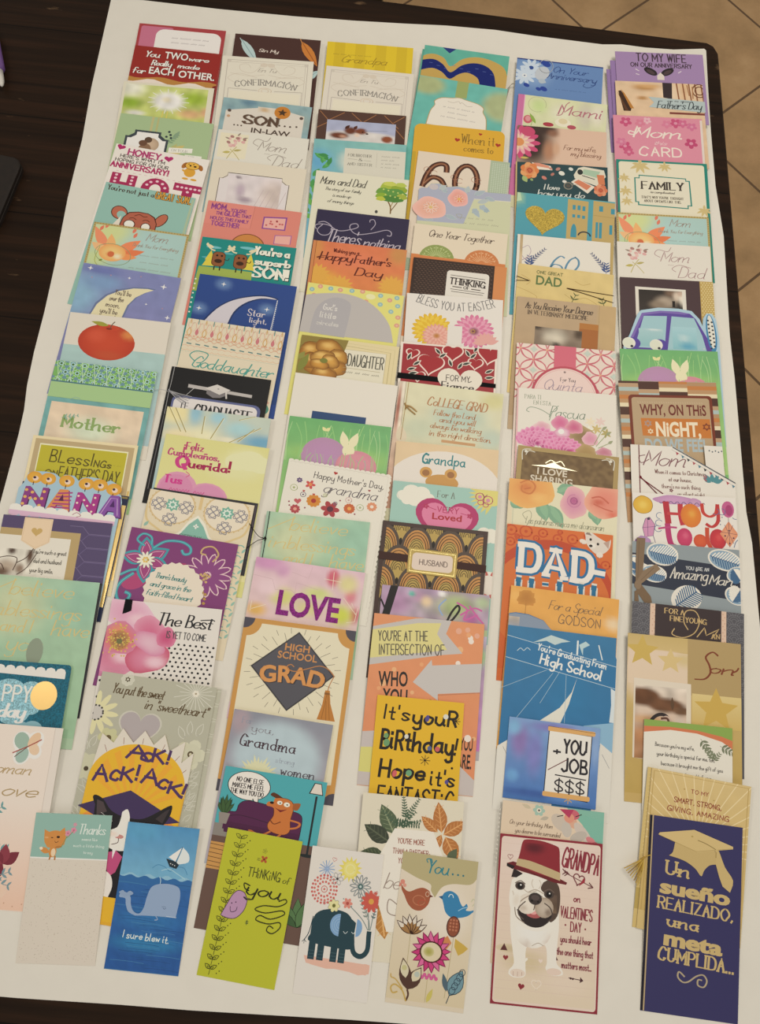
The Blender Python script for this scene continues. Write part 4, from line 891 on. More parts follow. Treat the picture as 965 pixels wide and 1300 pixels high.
card("yellow dotted card with grey lilac dome reading God's little miracles", '#dcd87c', -125.7, 534.8, -2.15, 126.2, 184.0, vs=0.9)
rnd=random.Random(3)
D=[(5,8,1),(13,3,0),(24,4,1),(34,4,0),(46,3,1),(57,2,0),(76,4,1),(86,8,0),(93,4,1),(95,14,1),(77,15,1),(89,22,1),(97,28,0),(97,38,0),(8,15,0),(62,14,0)]
for x,y,k in D: e(x,y,2.7,2.7,('#d89c88','#90b8bc')[k]); e(x,y,1.2,1.2,('#e0b8a0','#b0ccc8')[k])
e(66,7,5,3.4,'#e4e2b0')
P=[(0,62)]+[(0,16)]+catmull([(0,16),(18,11),(40,8),(62,13),(78,24),(90,40),(96,60)],4)
with part('vellum_dome','grey lilac dome-shaped overlay',lift=.0002,thick=.0003):
    p(P,'#b8b4b4'); p(catmull([(10,62),(12,34),(20,20),(32,14),(44,17),(48,26),(46,62)],3),'#acaab0'); t(20,34,31,7,"God's",'#d8d6d4','h',.9); t(18,34,41,7,'little','#d8d6d4','h',.9); t(16,38,50,5,'miracles','#d0cecc','h',.8)

card('tan framed card with a large golden peony reading DAUGHTER', '#d8cca0', -123.9, 458.4, -1.07, 125.6, 184.0, vs=0.9)
r(0,0,100,146,'#dccfa4'); l([(30,6),(92,9),(92,146)],.7,'#b4a878'); l([(30,3),(96,5),(96,146)],.4,'#c4b888'); r(30,11,88,146,'#dedac8'); l([(30,11),(88,11),(88,146)],.5,'#b8ac84')
p([(0,0),(48,0),(44,20),(40,50),(0,50)],'#8c7c3c')
for x,y,rx,ry,rot,cc in ((12,18,13,11,-30,'#c08a34'),(30,12,15,10,20,'#c89440'),(40,22,11,9,40,'#cc9a44'),(38,36,12,10,-20,'#c48c38'),(18,38,12,9,30,'#b88030'),(28,44,13,9,0,'#bc8434'),(12,30,9,10,0,'#ac7428'),(24,24,13,8,-15,'#d8a850'),(33,28,10,7,35,'#d4a048'),(22,33,10,6,10,'#d0983e')):
    ge(x,y,rx,ry,cc,[(x-2,y-3,rx*.6,ry*.5,'#e0b868')],4,18,rot,'#8a5a1e',.12); el(x,y,rx,ry,.4,'#6c4818',rot,200,380)
lf(2,44,24,8,70,'#808438'); lf(0,30,12,6,60,'#8c8c44'); e(26,28,4,3,'#7a7c34')
t(50,86,30,14,'DAUGHTER','#4c4c44','k',1.1); l([(46,33),(84,33.6)],.4,'#a89c74'); sq(46,84,39,2.6,'#5c5c54')

card('plain white card with a short navy blue bar at its lower middle', '#e0dcd4', -124.8, 405.1, -1.31, 129.8, 184.0, vs=0.9)
r(22,40.6,74,52,'#284878')

card('green Easter card with rabbit ears above the scalloped white grandma card', '#7cbc74', -123.7, 346.2, -0.21, 126.5, 184.0, vs=0.9)
def bunny():
    g(0,0,100,144,'#6cb070','#a4cc7c',[(50,40,70,16,'#a0cc74'),(90,10,30,20,'#70b074')],4,.08)
    rnd=random.Random(6)
    for i in range(26): x=rnd.uniform(0,100); cu([(x,50),(x+rnd.uniform(-2,2),25),(x+rnd.uniform(-6,6),rnd.uniform(2,14))],rnd.uniform(.4,1.1),('#9ccc84','#a8d094','#8cc47c')[i%3],.2)
    ge(38,41,22,21,'#b88cb8',edge='#b48cb0'); ge(70,49,20,18,'#d490a0',edge='#d08a9c')
    for x,a in ((58,104),(62,72)): lf(x,30,20,8.5,a,'#e4e0bc')
    e(61,32,6,7,'#e4e0bc'); p([(55,34),(70,38),(64,46)],'#e4e0bc'); e(68,48,16,13,'#d490a0')
    for i in range(22): x=16+3.4*i; cu([(x,56),(x+rnd.uniform(-2,2),46),(x+rnd.uniform(-3,3),34+rnd.uniform(0,8))],.7,('#a4c08c','#b0a0b0','#9cc48c')[i%3],.2)
    lf(37,13,6,3.6,130,'#e0dca0'); lf(37,13,6,3.6,50,'#e0dca0')
bunny()

card("white scalloped card with red and orange flowers reading Happy Mother's Day, grandma", '#e2dfd6', -116.8, 289.9, -3.38, 125.3, 184.0, out=[(0,146)]+scal(0,100,0,1.3,20)+[(101.2,y) for y in (2,)]+[(100+1.2*abs(math.sin(i*PI/4)),2+i*1.22) for i in range(119)], noclip=1, vs=0.9)
l(scal(2,98,2.2,1.1,20),.35,'#c4c0b8'); l([(98,2),(98,144)],.3,'#d0ccc4')
h(47,7,4,'#b03838',10); t(27,95,16,7,"Happy Mother's Day,",'#5c5658','h',.75); t(38,90,30,12,'grandma','#5c5460','c',.9); h(82,20,2.6,'#9c3c40')
def posy(x,y,q,n,a,b): fl(x,y,q,n,a,.3,b,.35)
posy(25,24,5,5,'#c85050','#e08c50'); posy(31,41,7,11,'#d08830','#a83430'); posy(48,47,9,6,'#a83c44','#5c3040'); posy(66,43,5.5,12,'#c46438','#e8a858'); posy(87,37,5,10,'#d8906c','#e8dcd0'); posy(14,21,3,7,'#64507c','#a898a8')
for x,y,q,cc in ((10,30,3.4,'#a4b078'),(20,36,2.6,'#5c4c70'),(52,40,1.8,'#5c6c84'),(76,40,3.4,'#a8b488'),(64,34,3,'#c8a0a0'),(41,33,1.8,'#a8b078')): el(x,y,q,q,.6,cc,n=12); e(x,y,q*.35,None,cc)
h(16,44,7,'#c05c64',-10); h(20,32,2.6,'#b03c40'); h(30,34,2.6,'#b84448'); posy(15,53,5,9,'#b04850','#e0a090'); dots([(8,46),(24,50),(56,36),(72,48),(9,50)],.9,'#985060')

card('mint green gold-script card with a black string tied around its spine', '#a8c8b0', -134.0, 222.1, 0.03, 123.7, 184.0, vs=0.9)
believe(); r(0,0,3.4,145,'#9cbca8')
tube('cord','thin black cord tied in a bow at the spine',[([(3,0,.3),(2.6,24,.4),(2,47,.3)],(.45,.45),'#1c1a1a'),([(2.4,27,.6),(-5,25,.3),(-15,14,.3)],(.45,.4),'#1c1a1a'),([(2.4,27,.6),(-5,30,.3),(-14,38,.3)],(.45,.4),'#1c1a1a'),([(1.4,25.6,.6),(3,27,1),(2,29,.6)],(.8,.8),'#1c1a1a')])

card('blurred pink floral card with LOVE in purple glitter capitals', '#dcc0cc', -137.8, 165.8, -2.27, 128.7, 184.0, vs=0.9)
g(0,0,100,143,'#dcbccc','#d8c8b0',[(10,4,26,12,'#cc94c0'),(26,10,10,10,'#d0a0c4'),(72,10,8,12,'#cc6478',.6),(90,26,8,12,'#d48090'),(96,44,8,12,'#c46074'),(86,14,14,14,'#d8d098'),(84,46,16,16,'#c8d050'),(30,36,18,14,'#d0d080'),(8,52,14,10,'#dcb060'),(54,44,18,12,'#d4cc98'),(60,28,20,10,'#ccd48c'),(16,28,16,14,'#e4cad4')],2.4,.08)
for q in ([(72,4),(73,22)],[(64,12),(80,13)],[(84,28),(98,44),(92,32)],[(98,36),(97,50),(90,52)],[(4,52),(16,46)],[(3,44),(3,54)]): l(q,.5,'#f0dcc8')
for q in ([(0,18),(18,20),(22,30),(36,28),(44,34)],[(34,10),(50,14),(52,2)],[(40,34),(40,20),(60,24)]): l(q,.35,'#c8aab4')
with part('glitter_lettering','purple glitter letters spelling LOVE',2,lift=.0003,thick=0): t(25,82,53,24,'LOVE','#7c1878','b',off=.034)

card('graduation card with gold border and a charcoal mortarboard reading HIGH SCHOOL GRAD', '#c89448', -140.3, 95.0, -1.21, 128.4, 189.0)
r(0,0,100,147,'#c8944c')
for x,y in ((0,0),(100,0),(0,147),(100,147)): e(x,y,9.5,9.5,'#4c4a58')
p([(16,4)]+[(84,4)]+ep(97,3,13,13,0,6,175,95)+[(96,16),(96,131)]+ep(97,144,13,13,0,6,265,185)+[(84,143),(16,143)]+ep(3,144,13,13,0,6,355,275)+[(4,131),(4,16)]+ep(3,3,13,13,0,6,85,5),'#e0dac2')
vs(.9)
for i in range(40):
    a=R(9*i); k=1+.12*(i%2); ls([(49+38*k*math.cos(a),46+37*k*math.sin(a),49+(28+9*((i*3)%2))*math.cos(a),46+(28+8*((i*3)%2))*math.sin(a))],.4,'#6c6860')
with part('mortarboard','raised charcoal cap with orange lettering',lift=.0003,thick=.0005):
    vs(.9); p([(50,8),(86,46),(49,84),(12,46)],'#38383e'); p([(50,9.6),(84.4,46),(49,82.4),(13.6,46)],'#54545e')
    t(39,62,27,7,'HIGH','#c88c54','b'); t(34,69,35,7,'SCHOOL','#c88c54','b')
    t(23,78,57.5,16,'GRAD','#30303a','b',0,0,3,.034); t(22,77,57,15.6,'GRAD','#cc8c4c','b',0,0,3,.034); t(22.6,76.4,56.7,15,'GRAD','#d49454','b',0,0,3,.022)
    cu([(50,42),(47,40),(44,42),(46,45),(52,46),(62,42),(72,38),(80,40),(86,46)],.9,'#b87c48')
cu([(86,46),(83,55),(82,62)],.8,'#b87c48'); p([(80,60),(84,60),(86,72),(92,88),(76,88),(79,74)],'#bc7c34'); ls([(82,62,80,87),(83,64,87,87),(82,70,84,88)],.5,'#946024'); r(79.6,62,84.4,64,'#8c5c28')

card('pale blue-grey card in typewriter lettering reading For you, Grandma, strong women', '#b0b4c0', -136.2, -6.9, -3.01, 110.8, 160.0, vs=0.97)
g(0,0,100,144,'#8c90a0','#b8b0bc',[(50,42,52,44,'#b4c8d4',.35),(8,10,14,20,'#a898a4')],3,.06)
t(10,20,12,6,'For','#8c94a8','z',.7); t(21,43,19,7,'you,','#8c8c98','z',.9); t(12,67,34,11,'Grandma','#44303c','z',1.4); t(50,68,45,5,'strong','#98a4b4','z',.6); t(57,90,56,9,'women','#54505c','z',1.2)
for i in range(14): lf(34,62,18+(i%3)*2,4,10+i*12,'#d8d8b4')

card('cartoon card of an orange dog on a purple sofa with a speech bubble', '#54a8b8', -136.2, -66.9, -3.07, 111.9, 162.0, vs=0.7)
r(0,0,100,88,'#48a8b4'); p([(-1,84),(101,84),(101,210),(-1,210)],'#685048'); r(0,74,14,90,'#8a8480')
p(ep(26,21,21,19,0,28),'#2a2428'); p(ep(26,21,20.2,18.2,0,28),'#e8e4e0'); p([(31,37),(40,50),(46,53),(38,44),(37,34)],'#2a2428'); p([(32,37),(39,47),(44,51),(37,43),(36.4,33)],'#e8e4e0')
for a,b,y,s in ((13,39,17,'NO ONE ELSE'),(10,41,25,'MAKES ME FEEL'),(9,42,33,'THE WAY YOU DO.')): t(a,b,y,6,s,'#2a2428','k',.75)
sofa=catmull([(8,70),(10,58),(18,56),(20,46),(28,40),(52,42),(66,44),(78,46),(82,54),(82,80)],4)+[(8,80)]
p(sofa,'#54204c'); l(sofa,.7,'#2a1428'); cu([(10,64),(24,60),(50,64),(62,66)],.6,'#2a1428'); p([(8,70),(82,72),(82,86),(10,84)],'#4c1c44')
for a in (75,90,105,62,118,80,100): lf(7,62,26-abs(a-90)*.3,4,a,('#3c5c34','#2c4c28')[a%2]); lol(7,62,26-abs(a-90)*.3,4,a,.4,'#1c2c18')
p([(2,60),(13,60),(11,74),(4,74)],'#908884')
p(catmull([(52,36),(54,30),(66,30),(72,38),(71,56),(72,70),(66,76),(54,74),(50,66),(54,54),(53,44),(46,42),(47,37),(52,36)],4),'#c87434'); l(catmull([(54,30),(66,30),(72,38),(71,56),(72,70),(66,76),(54,74),(50,66),(54,54),(53,44)],4),.6,'#5c2c14')
p(catmull([(54,31),(48,28),(51,24),(60,29)],3),'#5c3018'); p(catmull([(71,34),(78,33),(76,42),(71,42)],3),'#a05c2c'); e(58,36,2.6,2.6,'#f0e8dc'); e(65,37,3,3,'#f0e8dc'); e(58.4,36.4,.8,.8,'#201008'); e(65.4,37.2,.8,.8,'#201008'); e(50.5,37.5,2,1.6,'#201008'); p(catmull([(54,43),(60,45),(66,43),(60,48)],3),'#7a2420')
cu([(70,56),(80,58),(78,64),(68,68)],2.2,'#c87434'); cu([(52,60),(56,64),(62,60)],1.2,'#7a3c18'); cu([(54,74),(46,80),(36,78)],2,'#c87434'); cu([(64,76),(58,83),(50,84)],2,'#c87434'); e(36,78,3.4,1.6,'#c87434',20); e(50,84,3.4,1.6,'#c87434',20)
l([(92,20),(92,96)],2,'#20282c'); p([(88,3),(95,3),(98,18),(84,18)],'#2a2a2c'); p([(88.7,4),(94.5,4),(97,17),(85.4,17)],'#dcd4cc'); e(92,97,7,2.2,'#20282c')
r(-1,98,28,132,'#c89450'); ls([(-1,101+5.4*i,28,103+5.4*i) for i in range(6)],.7,'#4c3420')
for a in (60,95,120,80,140): lf(94,186,36,10,a,('#54784c','#3c5c38')[a//20%2]); lol(94,186,36,10,a,.5,'#1c2c18')
GROUP = 'greeting cards in the fourth column from the left'

card('teal card showing only as a sliver behind the gold and navy heart card', '#60a898', -12.1, 936.4, -2.03, 123.7, 184.0, vs=0.9)
r(0,0,100,3,'#54a090')

card('teal card with glossy navy and gold nested heart curves, farthest in its column', '#5cac9c', -9.3, 942.3, -2.03, 123.7, 184.0, vs=0.9)
g(0,0,100,149,'#5cb0a0','#58a494',(),6,.12)
H2=lambda o:[(-6,44+o)]+catmull([(-6,44+o),(-2,20+o*.4),(10,12+o),(24,16+o),(33,28+o),(46,14+o),(64,8+o),(84,12+o),(98,24+o),(104,60+o)],4)+[(104,149),(-6,149)]
p(H2(0),'#c0a054'); 
mt(1); p([(-2,149)]+catmull([(-2,24),(12,20),(24,26),(34,37),(46,24),(60,18),(74,20),(84,30),(88,48)],4)+[(88,149)],'#1c2c80'); mt(0)
p([(-2,149)]+catmull([(-2,40),(12,34),(24,38),(34,47),(44,38),(54,34),(66,40),(70,52)],4)+[(70,149)],'#c0a054'); p([(20,-1),(38,-1),(30,8)],'#20347c')
ls([(8+9*i,26+(i%3)*3,12+9*i,26+(i%3)*3) for i in range(9)],.5,'#5c70b4')

card('aqua card with gold clouds and a white ornate plaque of small writing', '#68b8ac', -11.5, 888.2, -3.65, 127.2, 184.0, vs=0.9)
g(0,0,100,145,'#68b8b0','#60b0a8',[(10,12,26,18,'#a8b484',.5),(96,28,28,28,'#a8b488',.5)],3,.12); r(43,0,56,24,'#98a868')
pl=catmull([(16,70),(18,50),(22,40),(21,34),(28,28),(40,26),(48,24),(56,26),(70,29),(77,34),(77,40),(82,50),(84,70)],3)
with part('plaque','white scalloped label',lift=.0003,thick=.0004):
    p(pl,'#b49c6c'); p([(50+(x-50)*.97,47+(y-47)*.96) for x,y in pl],'#e4dfd6')
    cu([(36,32),(42,33),(48,30),(50,33)],.5,'#b0a8a0'); cu([(64,34),(58,35),(52,31),(50,33)],.5,'#b0a8a0')
    for i,(a,b) in enumerate(((32,70),(38,64),(31,70))): sq(a,b,42+7*i,2.4,'#8c8a90',rot=2)

card('golden yellow card with rounded corners and red hearts reading When it comes to', '#d8a828', -10.9, 804.8, 0.76, 127.1, 184.0, rad=7, vs=0.9)
for x,y,q in ((48,18,6),(73,7,4),(93,20,6)): h(x,y,q,'#a83024',8)
t(53,89,22,13,'When it','#8c6c24','z',1.1); t(56,88,33,9,'comes to','#8c6c24','z',1)
r(0,40,4,145,'#c0a028')

card('card with brown 60 on a cream panel over a mint dotted backing', '#a8b8a0', -1.8, 758.6, -1.30, 128.1, 184.0, vs=0.9)
nxt(); dots([(82+(i%8)*2.4,4+(i//8)*2.4) for i in range(280)],.75,'#c0ccbc')
with part('front_panel','shorter cream front panel',lift=.0003,thick=.0004):
    p([(0,0),(79,0),(79,144),(0,144)],'#dccfc0')
    for w_,cc in ((6.4,'#3c2018'),(3.4,'#6c3c28'),(1,'#a87858')):
        cu([(33,25),(32,16),(26,14),(18,19),(12,32),(9,48)],w_,cc); cu([(10,44),(18,34),(28,36),(34,48)],w_,cc); el(55,34,12,22,w_,cc)
    for x,y in ((12,24),(20,28),(42,30),(48,34),(68,32),(64,30)): el(x,y,3.6,3.4,.5,'#a87058',0,40,330)

card('mint card with die-cut top of pink peonies on a lavender band', '#c8ccac', 4.2, 700.6, 2.21, 126.2, 184.0, out=[(0,146),(0,4),(3,1),(9,1),(13,-5),(22,-6),(30,-2),(36,-3),(42,-4),(52,-3),(58,-1),(64,0),(70,-1),(76,1),(100,1),(100,146)], noclip=1, vs=0.9)
p([(0,3),(3,1),(9,1),(13,-5),(22,-6),(30,-2),(42,-4),(58,-1),(76,1),(100,1),(100,11),(60,12),(50,46),(0,46)],'#a8aec4'); l([(60,11.4),(100,11.4)],.8,'#d8d6c8')
for x,y,L,a in ((60,6,14,30),(72,8,12,-20),(52,4,10,80),(30,6,12,120),(66,20,14,-30),(60,24,14,-60),(64,16,14,20),(30,36,14,-20),(6,40,12,-20),(22,2,10,40)): lf(x,y,L,6,a,('#a4b4c0','#b0bcc0','#98acb8')[int(x)%3]); lol(x,y,L,6,a,.3,'#c4ccc8')
ge(43,12,11,12,'#e0988c',[(45,14,5,5,'#d87c54')],5,24,0,'#e8b4b0',.09); ge(13,28,18,15,'#e0a894',[(14,26,6,5,'#d4a064')],6,26,0,'#e8b8b0',.08); fl(14,27,8,9,None,.2,'#d8b878',.25,'#f0ccc4'); fl(44,13,6,7,None,.24,'#e0b060',.3,'#f0c8bc'); ge(16,-1,5,4,'#c4bcc0',(),3,12)
fl(70,22,4,5,'#a8b8c4',.4); fl(74,26,3,5,'#9cb0bc',.4); fl(62,28,4,5,'#a4b4c0',.4)
for i,(a,b) in enumerate(((44,84),(50,88))): sq(a,b,39+7*i,3,'#a0a08c',rot=1)
cu([(44,38),(42,34),(48,34),(46,40)],.5,'#a0a08c')

card('cream card with a green and an orange half disc reading One Year Together', '#ded0bc', 4.2, 641.8, -0.69, 125.9, 184.0, vs=0.9)
r(0,40,100,146,'#d08048'); r(0,0,100,40,'#ded2be')
t(16,85,15,9,'One Year Together','#5c4c44','c',.9)
for x,c1,c2 in ((27,'#8c9c58','#b4c084'),(75,'#c87c48','#e0ac80')):
    ge(x,43,18.5,18,c1,edge=c1); ls([(x+4*math.cos(R(180+12*i)),43+4*math.sin(R(180+12*i)),x+(16 if i%2 else 11)*math.cos(R(180+12*i)),43+(16 if i%2 else 11)*math.sin(R(180+12*i))) for i in range(16)],.7,c2)
    dots([(x+14*math.cos(R(186+14*i)),43+14*math.sin(R(186+14*i))) for i in range(13)],.9,c2)
r(0,41,100,146,'#d08048')

card('dark brown woven-pattern card with white tag reading THINKING OF', '#d08850', 7.4, 589.5, -0.11, 124.4, 184.0, vs=0.9)
r(0,-.1,87,148,'#34241f'); nxt(); nn=[(3+4*i+(j%2)*2,3+2.6*j) for i in range(21) for j in range(17)]
ls([(x,y,x+2.3,y+.4) for x,y in nn if x<84],.8,'#644c40')
with part('tag','white rounded tag',lift=.0003,thick=.0003):
    p(rrp(37,12,82,70,4),'#dedad4'); ls([(41,18,78,19.4),(41,21,78,22.4),(42,36,78,37.2),(43,39,77,40)],.7,'#4a4240'); t(41,78,30,7.6,'THINKING','#3c3434','z',1.4,2); t(56,62,34.6,3.6,'OF','#3c3434','z',.8); ls([(44,32.6,54,33),(64,33.6,74,34)],1.2,'#5c5450')

card('white card with a yellow and a pink zinnia reading Bless You at Easter', '#e0dcd8', 3.8, 535.1, 2.16, 125.9, 184.0, vs=0.9)
t(10,92,18,10,'BLESS YOU AT EASTER','#6c6c70','k',.8,0,-8)
def zin(x,y,q,c1,c2,c3,n=22):
    for k,(f_,cc) in enumerate(((1,c1),(.86,c2),(.66,c1),(.48,c2))): fl(x,y,q*f_,n-4*k,cc,.14,None,.2,None,8*k)
    ge(x,y,q*.3,q*.28,c3,edge=c2)
zin(28,44,21,'#dcb420','#e4c438','#d8a028'); zin(33,51,15,'#dc9c90','#e4b0a4','#b87830'); zin(71,42,21,'#d478a0','#e09cb8','#6c3040'); 
for i in range(9): lf(84,56,14,6,20+i*20,'#dca4a0')
r(44,37,59,70,'#dedad6'); dots([(70+2*math.cos(i),42+2*math.sin(i)) for i in range(7)],.9,'#b88c54')

card('red valentine card with outlined hearts and a white heart reading For My Fiance', '#e4dad2', 2.9, 464.1, 1.41, 124.0, 184.0, vs=0.9)
r(2.5,2,98,52,'#9c2430'); r(2.5,51,98,146,'#a02834')
for x,y,q,a in ((13,13,12,4),(32,24,26,6),(20,40,13,2),(54,8,20,0),(78,19,14,4),(92,6,24,8)): h(x,y+q*.03,q+3,'#e8d4cc',a); h(x,y,q,'#a01c28',a)
for x,y,a in ((8,22,70),(14,28,40),(8,34,20),(42,12,130),(40,16,40),(60,28,60),(64,22,20),(72,12,120),(72,14,50),(76,6,70),(88,36,10),(88,30,30),(54,26,110),(10,38,10)): lf(x,y,11,4.6,a,'#e4dcd0'); lf(x+.8*math.cos(R(a)),y-.8*math.sin(R(a)),8.6,2.8,a,'#2c3430')
with part('ribbon','black satin ribbon band',mat=3,lift=.0002,thick=.0004): p([(-1,38),(100,42),(100,47),(-1,45)],'#151518')
with part('heart_label','cream heart label',lift=.0004,thick=.0003):
    h(63,45,46,'#e2dcd0'); t(49,73,43,7,'FOR MY','#5c5450','k',.8); t(45,77,53,8.5,'Fianc\u00e9'.replace('\u00e9','e'),'#3c3434','z',1.6); l([(72,43.5),(75,41.5)],.8,'#3c3434')

card('watercolour blue-cream card with a tied twine spine reading College Grad in copper', '#d4d2b4', 6.3, 409.4, -1.12, 132.2, 184.0, vs=0.9)
g(0,0,100,139,'#d8d6b8','#d0ceb4',[(60,34,40,26,'#b4c8bc'),(92,10,20,14,'#d0cc98'),(24,50,26,20,'#c4ccb4'),(92,52,20,18,'#bccabc')],3,.06)
g(0,0,7,139,'#d8d0c0','#c89880',[(2,30,3,40,'#b07060'),(5,20,2,60,'#e8e0d0')],1.5,.3); ls([(6.6,0,6.6,139)],.4,'#a09078')
t(29,85,23,9.5,'CoLLEGE GRAD','#b07c54','p',1.2)
for a,b,y,s in ((36,75,33,'Follow the Lord'),(42,76,40,'and you will'),(34,82,47.5,'always be walking'),(34,92,56,'in the right direction.')): t(a,b,y,6,s,'#b07850','p',.8)
r(46,59,78,62,'#c4986c'); lf(10,70,22,10,100,'#d8ccb4')
tube('twine_bow','natural twine knotted around the spine',[([(9,0,.3),(8.6,30,.4),(8,58,.3)],(.35,.35),'#b89c70'),([(8.6,24,.6),(14,25,1),(20,29,.6)],(1.1,.8),'#b49464'),([(8.6,24,.6),(13,28,1),(19,32,.5)],(1,.8),'#a88858'),([(7.6,22,.6),(9,25,1),(9,28,.5)],(1,.9),'#a08050')])

card('tan card with a white dome and teddy bear ears reading Grandpa', '#dcc49c', 10.4, 328.7, 1.02, 126.7, 184.0, vs=0.9)
g(0,0,100,145,'#dcc4a0','#dcc4a0',(),8,.05); e(49,52,57,45,'#e0dad4',n=40)
t(27,68,22,11,'Grandpa','#2c8088','h',1.3); cu([(33,12),(28,13),(27,19),(31,22),(35,19)],1.3,'#2c8088')
p(ep(47,42,16,9,0,20),'#c49450')
for x,y in ((31,32),(55,32)): e(x,y,6,6,'#cc9c54'); e(x,y+.6,3.6,3.6,'#9c6c40')

card('pale teal card with a pink heart, clouds and sun reading For a Very Loved', '#9cc4bc', 12.0, 277.5, 0.26, 127.6, 184.0, vs=0.9)
for a in range(95,190,12): lf(96,4,24,5,a+75,'#d4cc74')
e(94,5,14,12,'#d8d078')
def cld(x,y,k,cc='#e4e2d8'):
    for dx,dy,q in ((-12,2,6),(-4,-3,8),(6,-2,8),(13,3,6),(0,5,8),(-8,7,5),(9,7,5)): e(x+dx*k,y+dy*k,q*k*1.1,q*k,cc)
cld(22,13,.95); cld(92,48,.7); el(22,13,17,12,.3,'#b0c4bc',0,150,300)
t(43,59,13,7,'For A','#6c6c64','z',.7); e(0,0,.1,.1,'#9cc4bc')
h(53,38,60,'#b0306c',4); h(53,38,48,'#d87ca4',4)
t(44,64,29,6,'VERY','#b02c60','k',.8); t(39,68,37,7,'Loved','#a82434','b',off=.022); ls([(33,24,43,27),(66,28,76,30)],.6,'#b02c60'); fl(33,24,3,5,'#b02c60'); fl(75,30,3,5,'#b02c60')
for x,y,w in ((83,8,4),(91,11,4.4)): el(x,y,w,w,.8,'#b44c74'); e(x,y,2,2,'#d08ca8')
for x,y,w in ((84,14,2.6),(89,16,2.6)): el(x,y,w,w,.7,'#b44c74')
ls([(87,8,87,16),(87,8,85,4),(87,8,90,5)],.6,'#7c3450'); e(97,100,10,14,'#e0dcd4'); fl(97,100,14,14,'#c05c54',.1); e(97,100,9,10,'#e0d8d0')

card('dark brown art deco card with gold fan pattern and a framed label reading HUSBAND', '#40302c', 4.7, 226.4, 0.02, 126.1, 184.0, vs=0.9)
r(4,4,96,58,'#241a18'); r(4,58,96,146,'#241a18')
def fan(x,y):
    e(x,y,15.2,24,'#50443e',n=26); e(x,y,12.4,20.5,'#c08a4c',n=24)
    for q,cc in ((11,'#2c1c14'),(9,'#2c1c14'),(7,'#2c1c14'),(5,'#2c1c14'),(3,'#2c1c14')): el(x,y,q,q*1.62,.75,cc,0,180,360)
for j in range(4):
    for i in range(4):
        x,y=3+(i+.5*((j+1)%2))*31,22+j*21
        e(x,y-14,8,13,'#b49a54'); 
        for q in (6.6,5,3.4,1.8): el(x,y-14,q,q*1.7,.6,'#2c2018',0,170,370)
    for i in range(4): fan(3+(i+.5*(j%2))*31,27+j*21)
    for i in range(4): e(3+(i+.5*((j+1)%2))*31,20+j*21,1.5,3.6,'#1a1210')
for q in ((0,0,100,4),(0,0,4,146),(96,0,100,146)): r(*q,'#443330')
with part('belly_band','dark brown paper band',mat=3,lift=.0005,thick=.0003): p([(-.5,33),(100.5,36),(100.5,43.5),(-.5,41)],'#4a3836')
with part('label','gold framed pink label',lift=.0010,thick=.0004):
    p([(27,26),(73,27),(73,53),(27,52)],'#b8a058'); mt(1); l([(29,28),(71,29),(71,51),(29,50)],.7,'#d8c884',True); mt(0); p(rrp(31,30.5,69,48.5,4),'#dcccc0'); t(38,64,42.6,5.4,'HUSBAND','#6c5c58','k',.7)

card('blurred lilac and olive floral card with black strokes, below the gold fan HUSBAND card', '#b0a8b0', 12.0, 149.3, 0.40, 125.6, 184.0, vs=0.95)
g(0,0,100,146,'#b098b8','#a0b088',[(14,16,20,18,'#b48cb4'),(46,16,18,14,'#b0a8ac'),(70,14,26,20,'#a4b480'),(94,8,12,10,'#a8b898'),(34,8,14,8,'#c09cbc'),(42,12,8,8,'#d8c0a0'),(56,3,6,4,'#e0e0e0'),(28,6,5,4,'#58b0a4'),(84,24,12,10,'#c070b0')],2.2,.3)
for P in ([(70,10),(80,16),(78,26),(90,20)],[(82,12),(90,22),(96,28)],[(74,22),(86,14),(94,16)]): cu(P,1.6,'#c860a4'); cu([(60,8),(54,16),(58,24)],1.4,'#8ca8d4'); p([(8,-1),(15,0),(9,30),(2,30)],'#17151a'); cu([(0,14),(4,22),(6,30)],1.6,'#17151a'); cu([(62,30),(66,20),(71,13),(73,17),(68,26),(64,30)],2,'#17151a')
r(92,34,100,146,'#a8b890'); g(92,40,100,146,'#b0a8c0','#b470b0',[(96,60,8,14,'#8cb478')],4,.3)

card("coral card with crossing grey arrows reading You're at the intersection of who you", '#dc9464', 6.3, 115.4, 0.38, 127.6, 188.0)
g(0,0,100,147,'#dc9468','#dc8c64',(),8,.06)
rnd=random.Random(9)
for i in range(34): x,y=rnd.uniform(2,98),rnd.uniform(6,100); q=rnd.uniform(1.6,3); e(x,y,q,q,('#e4a474','#e0a890','#e8dcd4','#e4b080')[i%4])
p([(-1,12),(38,1),(62,-2),(70,0),(66,12),(82,28),(64,31),(-1,46)],'#c0bcbc'); p([(-1,15),(40,5),(61,3),(58,13),(68,26),(60,28),(-1,40)],'#d8d08c')
t(6,50,22,8.6,"YOU'RE AT THE",'#54504c','k',.85,-5); t(8,66,33.5,9,'INTERSECTION OF','#54504c','k',.85,-5)
p([(100,35),(56,41),(55,36),(40,57),(64,71),(63,65),(100,60)],'#c4c0c0'); l([(100,60.5),(63,66),(64,72)],.8,'#c07c5c')
t(10,36,62,13,'WHO','#2a2424','b',0,-4); t(15,37,76.5,12.5,'YOU','#2a2424','b',0,-2); t(44,52,80,9.5,'&','#2a2424','b'); t(56,84,81,10.5,'WHO','#2a2424','b',0,2); t(86,97,110,11,'YOU','#2a2424','b'); t(84,97,125,12,'ARE.','#2a2424','b')
p([(-1,103),(20,100),(20,147),(-1,147)],'#c4bcbc'); p([(-1,116),(20,114),(20,136),(-1,136)],'#d4d07c'); p([(80,118),(100,134),(100,147),(80,147)],'#c4bcbc'); e(92,100,3,3,'#e8dcd4')

